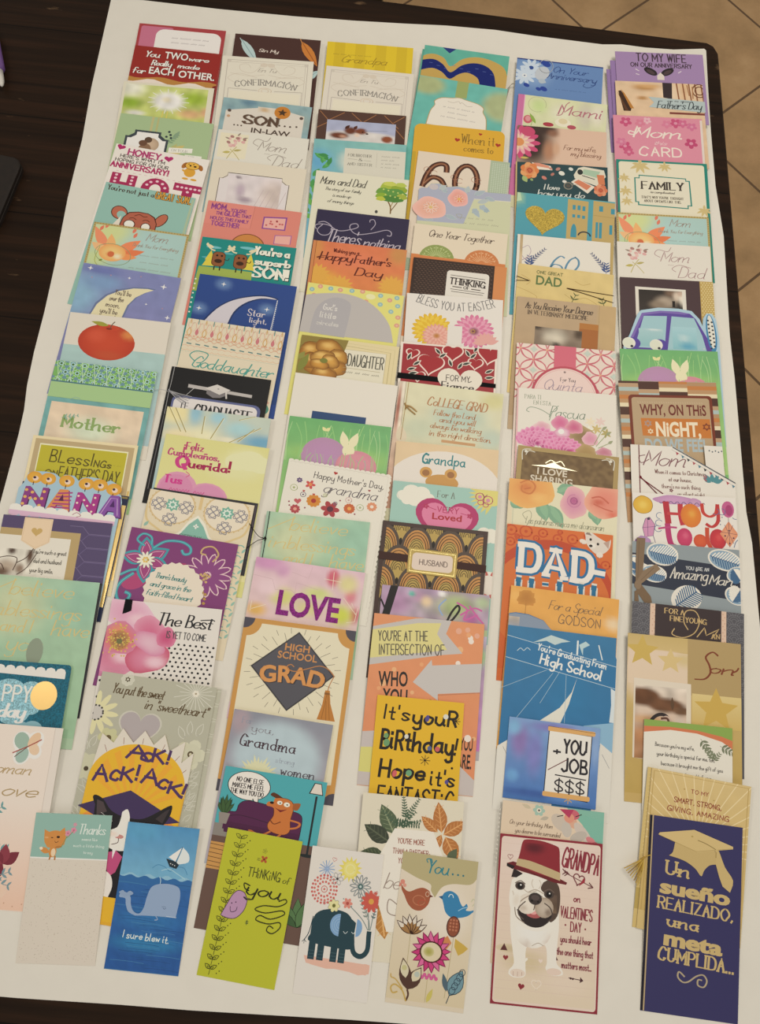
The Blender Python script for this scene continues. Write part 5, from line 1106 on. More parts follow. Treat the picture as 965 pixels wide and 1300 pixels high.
card("yellow card in bold black brush lettering reading It's your birthday! Hope it's fantastic", '#e0b41c', 19.8, 25.0, 0.70, 97.7, 140.0, vs=0.95)
B_='#241e1a'
for q in ((10,38,26,16,"It's",2.2),(43,92,28,17,'youR',3)): t(q[0],q[1],q[2],q[3],q[4],B_,'h',q[5])
t(9,90,60,21,'BiRthday',B_,'h',3.3); t(93,96,60,18,'!',B_,'h',2.6)
t(10,60,92,19,'Hope',B_,'h',3.2); t(68,94,96,17,"it's",B_,'h',2.4); t(10,94,121,18,'FANTASTiC',B_,'h',2.4)
for x,y,rx,ry,cc in ((15,54,3.6,4.4,'#6c9c6c'),(14,46,2.6,3,'#6c9c6c'),(59,22,2.4,4,'#544c94'),(80,18,3,3,'#d8d8d0'),(37,45,2.4,2.6,'#d8d8d0'),(64,56,2.4,2.8,'#54649c'),(73,56,2.8,3,'#c85c64'),(27,88,2.6,4,'#d06068'),(43,86,3.4,3.6,'#6ca47c'),(86,92,2.2,2.6,'#544c94'),(24,117,2.2,3,'#544c94')): e(x,y,rx,ry,cc,10)
for x,y,q in ((92,22,5),(60,70,6),(91,76,1.5)): ls([(x-q*math.cos(R(a)),y-q*math.sin(R(a)),x+q*math.cos(R(a)),y+q*math.sin(R(a))) for a in (0,45,90,135)],.7,B_)

card("cream fern and copper leaf card with white hexagon reading You're more than a partner", '#dcd6c4', 15.2, -78.7, 0.81, 109.6, 163.0, vs=0.94)
def veined(x,y,L,w,a,cc,v):
    lf(x,y,L,w,a,cc,v); c,s=math.cos(R(a)),math.sin(R(a))
    ls([(x+L*k*c,y-L*k*s,x+L*(k+.14)*c+sg*w*.34*s,y-L*(k+.14)*s+sg*w*.34*c) for k in (.15,.3,.45,.6,.75) for sg in (1,-1)],.4,v)
veined(34,38,32,17,118,'#54644c','#8c9878'); veined(30,46,30,17,150,'#3c4438','#5c6450'); veined(26,60,24,14,175,'#44503c','#6c7858')
for a in (140,110,70,45,20): br(44,22,24,a-10,9,5,2,'#46604c',.6,.6,60) if a in (70,110) else br(38,30,22,a,7,4,2,'#4c6450',.5)
br(8,62,20,-10,7,6,2,'#3c5844'); br(34,26,24,-3,10,5,2,'#3c5844',.5,.3,80)
for x,y,L,w,a in ((80,32,30,14,100),(82,34,26,14,35),(76,32,22,11,140),(84,36,26,16,-60),(80,34,20,8,-110)): veined(x,y,L,w,a,'#b4743c','#dca468')
lf(86,58,18,10,-10,'#4c5844'); lf(88,60,16,9,60,'#58644c'); lf(84,62,14,8,-60,'#44503c'); veined(92,148,60,30,100,'#b87c34','#d8a05c')
with part('hexagon_panel','white hexagonal panel with red lettering',lift=.0003,thick=.0004):
    p([(34,32),(72,32),(88,66),(88,90),(72,130),(34,130),(18,90),(18,66)],'#e6e2da')
    for a,b,y,s in ((38,64,46,"YOU'RE MORE"),(34,70,56,'THAN A PARTNER-'),(40,62,65,"YOU'RE MY")): t(a,b,y,5,s,'#a46c60','k',.7)
    t(28,56,90,15,'best','#9c8c84','c',1); cu([(42,104),(34,100),(34,112),(44,114),(50,106),(48,100),(42,104)],1,'#9c8c84')
veined(26,104,34,18,-78,'#b8803c','#e0b070'); lf(24,104,14,5,100,'#a87030')
GROUP = 'greeting cards in the fifth column from the left'

card('cornflower blue card with white daisies and clear ring, farthest in its column', '#5c80bc', 125.9, 939.7, -0.27, 125.7, 184.0, vs=0.9)
g(0,0,100,146,'#6488c0','#6084bc',[(20,20,30,30,'#88a8d4')],5); r(0,0,100,1.8,'#243c84')
for x,y,q in ((17,13,13),(10,26,14)): fl(x,y,q,10,'#c4d4e8',.17,'#2c4c94' if y<20 else '#d8e0ec',.22); 
e(10,26,.9,.9,'#28407c'); e(30,20,8,11,'#bcc4d0',20); lf(26,30,10,8,-20,'#aebccc')
for x,y,q in ((34,5,5),(29,3,3),(13,40,3.4),(33,43,4),(27,44,3)): e(x,y,q*1.1,q*.8,'#24429c',30)
t(42,82,16,9,'On Your','#2c4888','c',.9); t(36,92,26,9,'Anniversary','#2c4888','c',.9); cu([(88,24),(92,28),(84,34),(78,32),(80,28)],.7,'#2c4888'); sq(46,82,42,1.8,'#3c588c')
tube('ring','thin clear plastic ring',[([(34+8*math.cos(i*.449),8+9*math.sin(i*.449),.5) for i in range(15)],(.35,.35),'#b8bcc0')])
tube('tassel','grey cord tassel',[([(0,36,.3),(-5,39,.2),(-12+i,52+3*i,.2)],(.5,.4),('#8c8880','#a8a49c')[i%2]) for i in range(4)])

card('pale green card with tulips and a pink spine reading Mami in rose script', '#d8d6b4', 131.3, 875.1, -1.07, 127.9, 184.0, vs=0.9)
g(7,0,100,144,'#d4d8b0','#ccd0b0',[(24,14,14,16,'#c4d898'),(76,20,14,30,'#c8c4b4'),(50,20,20,20,'#dcdcc4'),(90,18,12,24,'#dcd8c8')],4,.08)
r(0,0,7.4,144,'#c870a4'); r(7,0,8,144,'#e0b4cc')
t(46,94,22,14,'Mami','#b06c7c','p',1.6); cu([(44,24),(50,22),(54,8),(58,3)],1,'#b06c7c'); el(22,12,10,11,.5,'#a8ac88',0,60,380)
e(13,35,5,6,'#c45c6c'); e(13,34,3,4,'#d8949c'); lf(22,40,16,4,118,'#8cac4c'); e(52,34,9,6,'#e4e0cc'); e(52,32,5,4,'#d8cca8'); e(36,39,6,3,'#a83848'); e(62,39,5,3,'#b05060'); ls([(17,44,19,30)],.6,'#8cac4c')

card('peach card with dark blurred profile and pink daisy reading For my wife', '#d4b49c', 133.1, 820.7, 1.84, 126.0, 184.0, vs=0.9)
g(0,0,100,146,'#d8b8a4','#d8bca8',[(16,20,34,60,'#3c2c28',.7),(30,2,20,12,'#40302c',.6),(40,8,10,8,'#8c6450'),(36,34,10,22,'#b08064'),(44,30,6,14,'#cca488')],2.2)
fl(2,24,24,13,'#c84878',.16); fl(2,24,18,13,'#e0a8b0',.14,None,.2,None,14); fl(2,24,12,11,'#e4c8b0',.15,'#d89058',.5); e(12,8,8,7,'#c44870',20)
t(52,88,30,7,'For my wife,','#8c6454','c',.8); t(60,94,38,6.5,'my blessing.','#8c6454','c',.8); lf(4,46,10,3,0,'#c8b45c')

card('dark green card with orange roses and a typewriter reading I love', '#24444c', 133.9, 758.9, 2.99, 128.0, 184.0)
r(0,0,1.5,144,'#c8b078')
def rose(x,y,q,c1='#d88048',c2='#e0a068',c3='#c86440'):
    for i in range(7): e(x+q*.6*math.cos(i*.9),y+q*.6*math.sin(i*.9),q*.5,q*.45,(c1,c2)[i%2],i*50)
    ge(x,y,q*.6,q*.6,c3,edge=c2); cu([(x-q*.3,y),(x,y-q*.3),(x+q*.3,y),(x,y+q*.3),(x-q*.15,y)],q*.1,'#a84830')
p([(16,-2),(38,3),(40,8),(22,8)],'#e4dcd0'); p([(18,-2),(36,3),(37,6),(22,4)],'#d89078'); rose(15,10,9.5); lf(8,17,9,6,-60,'#a0b474'); lf(16,20,4,3,-40,'#8ca46c')
for x,y,rx,ry,a,cc in ((31,18,3,2,30,'#c87c70'),(40,13,2.4,1.6,-40,'#b47468'),(50,11,3.4,2.6,20,'#dcdcd4'),(46,6,2.8,1.8,-30,'#b88078'),(60,5,2.6,2,20,'#d4d8d4'),(53,21,2.4,1.8,10,'#d8d8d4'),(38,6,2,1.4,30,'#c08c80')): e(x,y,rx,ry,cc,a)
p([(63,12),(68,3),(74,1),(96,4),(98,12),(88,24),(64,16)],'#d8d4c4'); p([(74,4),(92,6),(88,14),(72,10)],'#a4c0a8'); ls([(72,12,86,16)],.9,'#20302c'); e(70,8,3,3.4,'#2c3030'); p([(88,10),(96,10),(97,22),(90,22)],'#d07c54'); p([(60,21),(66,16),(86,25),(78,34)],'#e0d8cc'); p([(63,21),(68,17.5),(82,24.5),(77,30)],'#d08060')
el(57,26,4.4,4,1.2,'#8c8478'); e(57,26,2.6,2.4,'#54504c'); rose(92,29,7,'#d07450','#dc9470','#c05c40'); l([(62,24),(68,24)],.7,'#b8b0a4')
t(31,47,32,6,'I love','#d8dcd8','p',1.1); t(24,74,40,7,'how you do','#d8dcd8','p',1.1)

card('blue card with a gold glitter heart beside two tan townhouses', '#4898ac', 138.9, 709.1, 0.39, 134.5, 184.0, vs=0.9)
g(0,0,100,137,'#50a0b0','#4090ac',[(2,6,6,14,'#a4c8a0')],5); p([(-1,-1),(3,-1),(5,10),(-1,12)],'#b8d4b4')
for a,b,y in ((52,73,2),(78,105,1)): p([(a,y),(b,y+1),(b-1,137),(a-1,137)],'#bca468')
for q in ((57,9,60,15),(62,9,65,15),(67,9.5,70,15.5),(57,21,60,25),(62,21,65,25),(67,21.5,70,25.5),(84,7,88,14),(96,9,101,16),(81,28,83.5,48),(84.5,28,87.5,48),(95,30,98,42)): r(*q,'#3c90a8')
p(ep(59,45,3,12,0,12,180,360)+[(62,50),(56,50)],'#3c90a8'); l([(78,19.5),(104,21)],.5,'#a48c50')
with part('glitter_heart','raised gold glitter heart',2,lift=.0003,thick=.0005): p(hp(29,31,40,4)[:],'#b0983c')
el(70,47,6,5,1.6,'#2c3440',0,180,360)

card('white card with blue botanical sprigs around a blue 60', '#e0dcd4', 143.0, 642.7, 0.87, 125.6, 184.0, vs=0.9)
for sg in (1,-1):
    x0=24 if sg==1 else 86
    br(x0-sg*12,38,28,50 if sg==1 else 130,8,6,2,'#5c6484',.5,.5,40); br(x0-sg*10,42,14,90,4,8,2.4,'#3c548c',.4)
t(36,64,44,20,'60','#5c8cac','p',2.2); cu([(6,18),(12,14),(15,22),(10,32),(6,28)],.7,'#b0a0b0'); cu([(6,34),(14,28)],.8,'#a894a4'); g(3,0,6,144,'#b8a078','#d8d0c0',(),2,.3)

card('straw yellow card tied with brown cord reading One Great Dad in green', '#d8c080', 146.6, 597.8, -0.93, 127.5, 184.0, vs=0.9)
g(0,0,100,144,'#d8c284','#d4bc78',(),5,.1)
for q in ([(4,14),(14,20),(10,26)],[(0,30),(12,34),(22,40),(16,46)],[(50,32),(60,38),(72,34),(84,40)],[(60,14),(68,18),(76,15)]): cu(q,.5,'#b49858')
t(20,47,10,3.8,'ONE GREAT','#7c7c4c','k',.8); t(19,47,24,12,'DAD','#5c7444','b')
br(58,42,12,70,2,8,2,'#505c34',.7); br(92,42,10,110,2,8,2,'#505c34',.7)
for q in ([([(-1,15,.2),(13,18.6,.3)],(.5,.5),'#40281c'),([(-1,20,.2),(13,18.6,.3)],(.5,.5),'#40281c')],[([(101,24,.2),(52,22,.3)],(.5,.6),'#40281c'),([(101,32,.2),(52,22,.3)],(.5,.6),'#40281c')]): tube('cord','dark brown cord end',q)

card('kraft brown card reading As You Receive Your Degree in Veterinary Medicine', '#b8a080', 147.7, 548.2, -0.21, 130.5, 184.0, vs=0.9)
g(0,0,100,141,'#b8a082','#b09470',[(92,20,12,60,'#c0a478',.3)],4,.06); r(83,0,83.4,141,'#a48c68')
t(9,76,13,8,'As You Receive Your Degree','#54463c','c',1); t(12,72,20,5,'IN VETERINARY MEDICINE','#5c4c40','z',.8)
r(64,24,83,141,'#b07434'); r(64,31,83,141,'#a4642c')
g(20,34,67,80,'#8c7c6c','#6c5c50',[(40,44,18,14,'#c8c0b0'),(22,34,8,6,'#3c3028'),(64,38,8,10,'#4c3c30'),(42,54,6,5,'#382c24')],2.5,.3)

card('white and coral lattice card with a pink band and round pink label', '#e0d0c8', 151.0, 480.7, 1.34, 127.6, 184.0, vs=0.9)
for i in range(-1,6):
    for j in range(-1,7):
        for ox,oy in ((0,0),(13.5,12.5)):
            x,y=4+27*i+ox,6+25*j+oy
            if y>60 or not -14<x<114: continue
            for a in (42.8,-42.8,137.2,222.8): 
                p(lfp(x,y,18.4,9,a),'#c86878'); p(lfp(x+1.2*math.cos(R(a)),y-1.2*math.sin(R(a)),16,6.4,a),'#e4d4cc')
            e(x,y,1.5,1.5,'#e0a888')
for i in range(-1,5):
    for j in range(-1,3): st(17.5+27*i,6+25*j,4,'#c0ccc4',4,.6)
with part('band','pink paper band',lift=.0002,thick=.0003): p([(38,-.3),(60,-.3),(60,70),(38,70)],'#d0667c')
with part('round_label','round pink label with a raspberry rim',lift=.0006,thick=.0004):
    p(ep(50,60,34,36,0,40),'#b8485c'); e(50,60,31.5,33.5,'#e4ccc8',n=40); el(50,60,30,32,.5,'#d8a8a8'); e(49,31,1.2,1.2,'#8c7878'); t(45,60,42,4.5,'For You','#6c6064','z',.6); t(28,66,53,12,'Quinta','#98889c','c',.8)

card('white card with pink carnations at the bottom reading Para Ti en Esta Pascua', '#e0dcd4', 155.0, 418.2, 1.88, 125.7, 184.0, vs=0.9)
r(-.1,0,1.6,146,'#dcb0b4'); t(8,24,12,4.6,'PARA TI','#9ca494','z',.6); t(17,34,18.5,4.6,'EN ESTA','#9ca494','z',.6); t(33,68,32,13,'Pascua','#7c9080','c',.9); cu([(34,30),(24,24),(14,22),(10,26),(13,28)],.8,'#8c9c8c'); cu([(33,36),(36,26),(42,18)],.8,'#8c9c8c')
def carn(x,y,q,c1,c2,a0=200,a1=340):
    for k in (1.,.74,.48):
        n=round(11*k)
        for i in range(n):
            a=R(a0+(a1-a0)*(i+.5)/n); ge(x+q*.72*k*math.cos(a),y+q*.66*k*math.sin(a),q*.2,q*.26,(c1,c2)[i%2],[(x+q*.5*k*math.cos(a),y+q*.45*k*math.sin(a),q*.2,q*.2,'#a82c78')],3,12,math.degrees(a)+90,'#e4a4c8',.22)
for x,y,cc in ((74,34,'#e4d8c0'),(84,33,'#e0c8c4'),(80,42,'#c8b478'),(90,46,'#b0a468'),(72,44,'#ece8d8')): 
    for i in range(6): lf(x,y,6,2.4,60*i+20,cc)
ge(66,52,14,12,'#8c7450',(),3,16,0,'#b8a078',.2); ge(44,38,9,8,'#d06898',(),4,18,0,'#dc98b4',.12); ge(58,42,9,8,'#c8608c',(),4,18,0,'#dca0b0',.15); ge(26,44,9,6,'#d8a0b4',(),3,16,0,'#e4c8cc',.15); ge(74,54,8,8,'#d490ac',(),3,16,0,'#e0b4c0',.15)
carn(22,68,26,'#cc4c98','#d468a4'); carn(18,66,18,'#d87cb0','#c43c8c'); carn(48,74,22,'#c84490','#d870a8'); ge(46,49,8,6,'#e4ccd8',(),3,14,0,'#d88cb4',.15); e(45,48,3,3,'#f0ece8')
ge(70,68,10,7,'#a88c58',(),3,14,0,'#b89c70',.2); ge(88,68,8,5,'#c07890',(),3,14,0,'#d4a0b0',.2)
for q in ((80,62,90,48),(82,64,92,58),(78,60,86,42)): ls([q],.6,'#8c9c68'); lf(q[2],q[3],6,3,40,'#98a080')

card('bronze gold card with silver corner scrolls reading I Love Sharing', '#a8905c', 160.7, 340.9, -0.80, 125.1, 184.0, vs=0.9)
g(5,5,95,60,'#7c6440','#846c48',(),1.5,.7,.22,'#5c4428'); l([(5,60),(5,5),(95,5),(95,60)],.5,'#54401f')
for x,sg in ((8,1),(92,-1)): cu([(x-sg*3,16),(x-sg*3,5),(x+sg*5,3)],1,'#cccac0'); cu([(x,10),(x+sg*3,5),(x+sg*9,6)],.8,'#d4d2c8'); e(x,6,1.6,1.6,'#d8d6cc')
mt(1); p([(14,21),(28,19),(36,15),(44,19),(60,22),(36,21.6)],'#c8c0a8'); cu([(28,17),(33,13),(38,15),(43,13),(47,18)],.9,'#c8c0a8'); mt(0)
t(20,50,30,7.5,'I LOVE','#d8d0c0','b'); t(14,56,39,7.5,'SHARING','#d4ccbc','b')

card('cream card with orange, pink and red painted roses and green leaves', '#dcd8bc', 152.3, 296.8, 0.26, 132.9, 184.0, vs=0.9)
g(4.5,0,5.6,138,'#c8c8b0','#c8c8b0'); r(0,0,4,138,'#dcd0b4')
for x,y,L,w,a in ((38,24,26,13,-60),(30,20,22,14,-75),(44,6,20,15,0),(44,10,16,9,30),(80,26,14,10,-80),(2,24,12,9,-30),(8,26,8,8,-20),(74,26,12,8,-50)): lf(x,y,L,w,a,'#7ca88c'); lf(x,y,L*.9,w*.5,a+4,'#88b494')
ge(18,8,24,22,'#e09c54',[(16,8,10,8,'#d07c44'),(28,18,12,8,'#e8b86c')],5,24,0,'#e4b064',.08); cu([(10,4),(18,0),(24,6),(20,14),(12,12),(12,6)],1.6,'#c87840'); cu([(14,10),(20,8)],1,'#c06c3c')
ge(60,19,12,17,'#d08cac',[(60,17,6,6,'#b45c90')],5,24,0,'#e0b0b4',.1); el(60,17,3,3.4,.8,'#9c4c80'); el(60,17,6,6.5,.8,'#c078a0',0,0,280)
ge(88,14,18,19,'#dc8474',[(82,16,9,5,'#c86450'),(96,28,8,7,'#d8705c')],5,24,0,'#e4a890',.08); cu([(76,12),(84,10),(92,16)],1.6,'#c46450'); cu([(78,18),(88,22),(96,24)],1.2,'#c46450')
t(17,88,45,7,'Las palabras nunca me alcanzaran','#a4a48c','c',.7); cu([(18,42),(14,36),(20,32),(22,38),(18,48)],.6,'#a4a48c')

card('orange card with huge white DAD letters outlined in blue and a peeking husky puppy', '#cc6428', 153.1, 239.3, -0.13, 127.3, 184.0, vs=0.92)
g(0,0,100,145,'#d46c2c','#c85c24',(),6); 
for x,y,q in ((4,6,5),(18,6,5.6),(12,14,3),(34,6,4),(48,10,4),(62,9,4.6),(4,18,4),(10,12,2),(76,4,3),(94,32,4),(50,3,2),(28,12,2.6)): el(x,y,q,q,1.5,'#c04c20'); e(x,y,q*.3,q*.3,'#c04c20')
p(ep(44,70,60,58,0,40),'#bc4420'); p(ep(44,76,56,54,0,40),'#d06c2c')
for w_,cc in ((10.5,'#1c6ca0'),(5.6,'#e4e0dc')):
    cu([(15,20),(15,46)],w_,cc,0,1); cu([(11,20),(26,20),(31,25),(32,34),(30,42),(25,46),(11,46)],w_,cc,0,2); l([(38,48),(47,22),(56,48)],w_,cc); l([(42,40),(52,41)],w_*.7,cc); l([(41,22),(53,23)],w_*.8,cc); l([(35,48),(43,48.5)],w_*.7,cc); l([(52,50),(60,50)],w_*.7,cc); cu([(65,22),(65,50)],w_,cc,0,1); cu([(61,22.5),(74,23),(80,28),(81,38),(79,46),(73,51),(61,50)],w_,cc,0,2); l([(83,40),(94,41)],w_*.9,cc)
for w_,cc in ((9,'#d8d4cc'),(5,'#186c98')): 
    for x in (14,26,52,72,84): l([(x-2.5,56),(x+2.5,56.4)],w_,cc); l([(x,56),(x,70)],w_*.8,cc)
    l([(36,58),(42,58)],w_*.5,cc)
p(catmull([(74,4),(73,-2),(80,0),(86,4),(95,8),(98,5),(97,14),(92,20),(86,22),(79,17),(75,11),(74,4)],4),'#d8d0c8'); p([(91,9),(97,6),(96,15)],'#b89c90'); p([(74,2),(76,-2),(80,3)],'#8c7c74'); e(79,7,1.2,1.4,'#201c1c'); e(86,11,1.2,1.4,'#201c1c'); ge(81,13,4,3.4,'#e8e4de',edge='#d8d0c8'); e(79.4,13.6,1.7,1.4,'#1c1818'); e(72,10,3.6,2.4,'#e0d8d0',20); e(88,22,3.2,3,'#e0d8d0',30); ls([(71,11,70.4,12.4),(73,12,72.8,13.4),(87,24,86.6,25.4),(89,24,89.4,25.4)],.4,'#8c8078')

card('apricot card with a brown tree reading For a Special Godson', '#e0a850', 161.9, 165.3, -1.37, 127.3, 184.0, vs=0.9)
g(0,0,100,144,'#e0a44c','#e0b068',[(96,26,12,10,'#e0c8a4'),(10,10,20,10,'#e4b060')],4,.08)
g(8,5,22,18,'#c88c3c','#c48438',(),1.5,.3); ge(15,11,8,8,'#b87c34',(),3,16,0,'#c88c3c',.2); ls([(15,16,15,28)],.6,'#b47c38'); sq(5,20,2,1.4,'#d09440')
t(36,84,19,9,'For a Special','#84684c','c',.8); t(46,84,32,9,'GODSON','#84684c','k',.9)
g(86,92,100,144,'#5c7494','#46608c',[(98,100,10,4,'#c8ccc8'),(98,112,10,3,'#d0d4d0')],3,.2); ls([(93,88+5*i,100,88+5*i) for i in range(5)],1.4,'#2c4460')

card("die-cut blue card with white sails reading You're Graduating From High School", '#2870a4', 161.2, 122.3, -0.81, 125.6, 195.0, out=[(0,155),(0,-8),(6,-9.5),(18,-9),(32,-5),(40,3),(44,7),(70,10.5),(92,12),(98,15),(101,22),(101,155)], noclip=1, vs=0.93)
p([(0,-8),(6,-9.5),(18,-9),(32,-5),(40,3),(42,6),(0,2)],'#8494ac'); g(0,-6,10,6,'#c0b4a8','#7c8ca4',(),2,.4)
g(0,3,100,155,'#3478a8','#2870a8',[(60,60,30,40,'#2c78ac')],6,.08)
p([(24,17),(40,8),(58,12),(50,14),(44,17),(36,14)],'#bcd0d4'); p([(66,14),(72,10),(76,13),(70,17),(70,24)],'#b4d0d8'); r(64,10,65.6,24,'#dce4e8'); l([(84,12),(88,26)],1,'#dce4e8')
l([(0,13),(101,31)],.5,'#c0d4e0'); l([(0,34),(101,52)],.5,'#c0d4e0')
p([(0,13.4),(101,31.4),(101,51.6),(0,33.6)],'#2c74a8')
t(28,92,29,6.4,"You're Graduating From",'#dce4ec','k',1,9.6); t(31,88,41,9.4,'High School','#e4eaf0','k',1.5,9.6)
cu([(10,27),(13,24),(16,26),(19,23),(22,25)],.7,'#b8ccd8')
p([(66,46),(62,60),(52,76),(40,86),(28,96),(52,94),(60,72)],'#dcdcd4'); p([(97,52),(101,54),(101,84),(97,84),(98,68)],'#d0dce4')
ls([(44,44,14,90),(38,42,-2,64),(56,44,57,90),(50,42,34,74)],.4,'#a4c0d4'); p([(74,90),(101,84),(101,120),(88,104)],'#88b4d4'); 
p([(-1,118),(20,102),(40,96),(52,94),(50,175),(-1,175)],'#dedcd6'); p([(84,175),(90,104),(101,112),(101,175)],'#dcdad4'); cu([(4,118),(12,134),(13,155)],.4,'#8c9098'); cu([(92,114),(99,126)],.4,'#8c9098')

card('square blue watercolour card with a flip chart reading You + Job = $$$', '#5c8cc8', 169.2, 17.3, -1.30, 102.4, 86.0)
g(0,0,100,84,'#7ca0d4','#4474bc',[(14,24,16,26,'#8878b8'),(30,34,14,34,'#7c80c4'),(6,10,12,12,'#7cb0dc'),(50,6,40,8,'#7c7cc0'),(30,76,50,6,'#3c60a8'),(70,78,30,6,'#5888cc'),(8,60,10,10,'#6ca4dc'),(96,20,6,30,'#88a8d8')],2.5,.1)
p([(44,8),(92,9),(91,78),(43,75)],'#2a2c3c'); p([(45,9),(91,10),(90,77),(44,74)],'#e4e2de'); p(rrp(43,4.5,95,9.5,1.6),'#d8a868'); l([(43,4.5),(95,6)],.4,'#5c3c20'); p(rrp(42,72,93,77,1.6),'#d8a868')
for q in ((62,86,30,13.5,'YOU'),(61,88,49.5,13.5,'JOB')): t(q[0],q[1],q[2],q[3],q[4],'#26242c','k',2.3)
t(51,58,33,7,'+','#26242c','k',2); l([(54,54),(88,55.5)],1.2,'#26242c'); t(55,86,70,11,'$$$','#26242c','k',1.5); ls([(66,80,70,77),(70,77,74,80),(70,77,70,82)],.9,'#c8a060')
ls([(46,50,66,37)],.9,'#6c3038')

card('blush and mint birthday card with pink bird, mostly under the bulldog card', '#d8c0a8', 166.9, -70.8, -0.79, 110.6, 160.0, vs=0.9)
g(0,0,100,145,'#dccab4','#dcc4ac',(),6); p([(62,-1),(101,-1),(101,60),(92,40),(80,16)],'#80b8a8'); p([(70,3),(101,10),(101,60),(94,38),(84,22)],'#7cb8a8')
for x,y,rx,ry,a,cc in ((58,16,11,7,40,'#c8bcb0'),(68,12,9,5,60,'#d8a890'),(80,24,13,5,50,'#ccc0b8'),(76,28,9,5,-30,'#bcb4ac'),(64,22,8,5,80,'#c4bcb4'),(70,6,6,5,20,'#c86474'),(66,10,5,5,-20,'#dc9480'),(88,30,5,3,30,'#d08088')): e(x,y,rx,ry,cc,a)
p([(56,2),(70,1),(66,10)],'#b43860'); fl(36,6,6,6,'#a0c0b4',.36,'#e0d8c8',.4); e(36,6,1,1,'#4c4440'); lf(28,5,10,4,160,'#c8bca4'); lf(46,12,9,4,200,'#b8b0a0'); lf(90,32,8,4,-20,'#b85464'); lf(78,42,10,4,0,'#d8a880'); ls([(54,10,60,8),(72,8,78,5)],.9,'#3c3430')
t(8,50,23,4.6,'On your birthday, Mom','#8c7868','c',.6); t(14,58,31,4.6,'you deserve to be surrounded','#8c7868','c',.6)
tube('bead_string','string of tiny clear beads along the spine',[([(-2,2,0.3),(-2.4,30,.3),(-3,70,.3)],(.3,.3),'#b8b4ac')]+[([(-2.2,8+i*4,.3),(-2.2,9.6+i*4,.3)],(.9,.9),'#d8d4cc') for i in range(13)])

card('burgundy bordered valentine card with a bulldog in a red hat reading GRANDPA', '#8c2838', 166.1, -104.4, 0.26, 110.4, 163.0)
p(rrp(1.8,2,98.2,146,3),'#e0cfc4'); g(3,4,97,144,'#e0ccc4','#dccdb8',[(30,110,30,14,'#d0c0a0'),(70,124,30,16,'#e0d0c0'),(50,20,60,30,'#e2d2cc')],5)
ls([(3,8+7*i,97,8.2+7*i) for i in range(19)],.3,'#d8c4b8')
ge(16,100,14,4,'#c8b898',edge='#d8c8b0')
W_='#e8e4de'
for x,y in ((10,100),(58,104)): st(x,y,4,'#5c3030',3,.5)
p(catmull([(15,56),(14,66),(15,84),(18,100),(20,112),(16,118),(16,122),(22,124),(31,122),(31,112),(32,96),(48,94),(51,108),(50,114),(56,119),(66,118),(65,113),(60,108),(60,94),(61,78),(60,64)],4),W_)
ge(36,82,18,16,'#eceae6',[(30,96,8,6,'#d0c4bc'),(52,92,6,10,'#d8ccc4')],4,20,0,W_); cu([(36,96),(42,93),(47,95)],.6,'#b0a498'); e(24,120,7,3.4,'#e0d0c4'); ls([(20,119,20,123),(24,119,24,123),(28,119,28,122),(57,116,57,119),(61,115,61,118)],.5,'#b89c90'); e(58,116,7,3,'#e0ccc0'); 
p(catmull([(14,40),(12,54),(14,66),(20,76),(30,82),(42,83),(52,78),(58,70),(61,56),(59,44),(52,36),(36,33),(22,34),(14,40)],4),W_)
p(catmull([(44,40),(52,36),(59,42),(61,54),(59,68),(52,74),(50,62),(48,52),(42,46),(44,40)],4),'#54443c'); g(48,50,58,66,'#54443c','#6c5848',(),1.6,.5)
p(catmull([(20,66),(28,62),(40,64),(50,66),(54,70),(46,78),(36,80),(26,76),(20,66)],4),'#2c2426'); p(catmull([(29,66),(36,64),(42,68),(42,71),(36,72),(30,70),(29,66)],3),'#b05c60'); e(36,66,4,3,'#e0a0a0'); ls([(32,63,33,66),(39,64,39,66.5)],.9,'#f0ece4')
ge(30,60,10,9,'#e4ddd4',[(26,64,6,4,'#c8bcb0')],4,18,-20,'#dcd4ca'); ge(46,62,9,9,'#c4b8ac',[(50,66,5,5,'#8c7c70')],4,18,20,'#a89888'); cu([(20,62),(26,56),(34,52),(42,54)],1,'#a49488'); cu([(24,46),(30,50),(38,48)],.8,'#c0b4a8'); cu([(28,58),(22,64),(22,70),(27,74)],1.1,'#5c504a',.3); cu([(46,58),(52,62),(54,69),(50,74)],1.1,'#4c403c',.3); cu([(30,50),(37,47),(45,50)],.9,'#b8aca0'); cu([(31,53),(37,50),(44,53)],.8,'#8c7e74'); cu([(37,60),(36.6,63),(36,65)],.9,'#5c4c48'); cu([(15,50),(17,56),(16,62)],1,'#d0c6bc'); ge(19,58,4,7,'#ded6cc',(),3,12,10,'#e8e4de'); cu([(40,38),(42,42),(40,46)],.8,'#cec4ba'); cu([(34,38),(33,42),(35,46)],.8,'#cec4ba'); cu([(18,64),(20,72),(28,77)],.8,'#8c7c70')
e(37,55,6.5,5.4,'#3c3434'); e(37,54,4,2.4,'#544848'); e(34,57,1.2,.9,'#181414'); e(40,57.4,1.2,.9,'#181414')
for x,y in ((22,45),(50,50)): e(x,y,4.8,3.6,'#4c403c'); e(x,y,2.8,2.8,'#1c1818'); e(x+.6,y-.9,.8,.7,'#f4f0ec'); cu([(x-5,y-2),(x,y-4.6),(x+5,y-2)],.8,'#6c5c54')
p([(13,38),(15,30),(24,34),(18,38)],'#2c2426'); p([(8,26),(14,24),(46,30),(67,38),(66,40),(54,39),(38,35),(12,30)],'#6c2028'); p([(8,26),(16,28),(14,31),(8,28.6)],'#241c20')
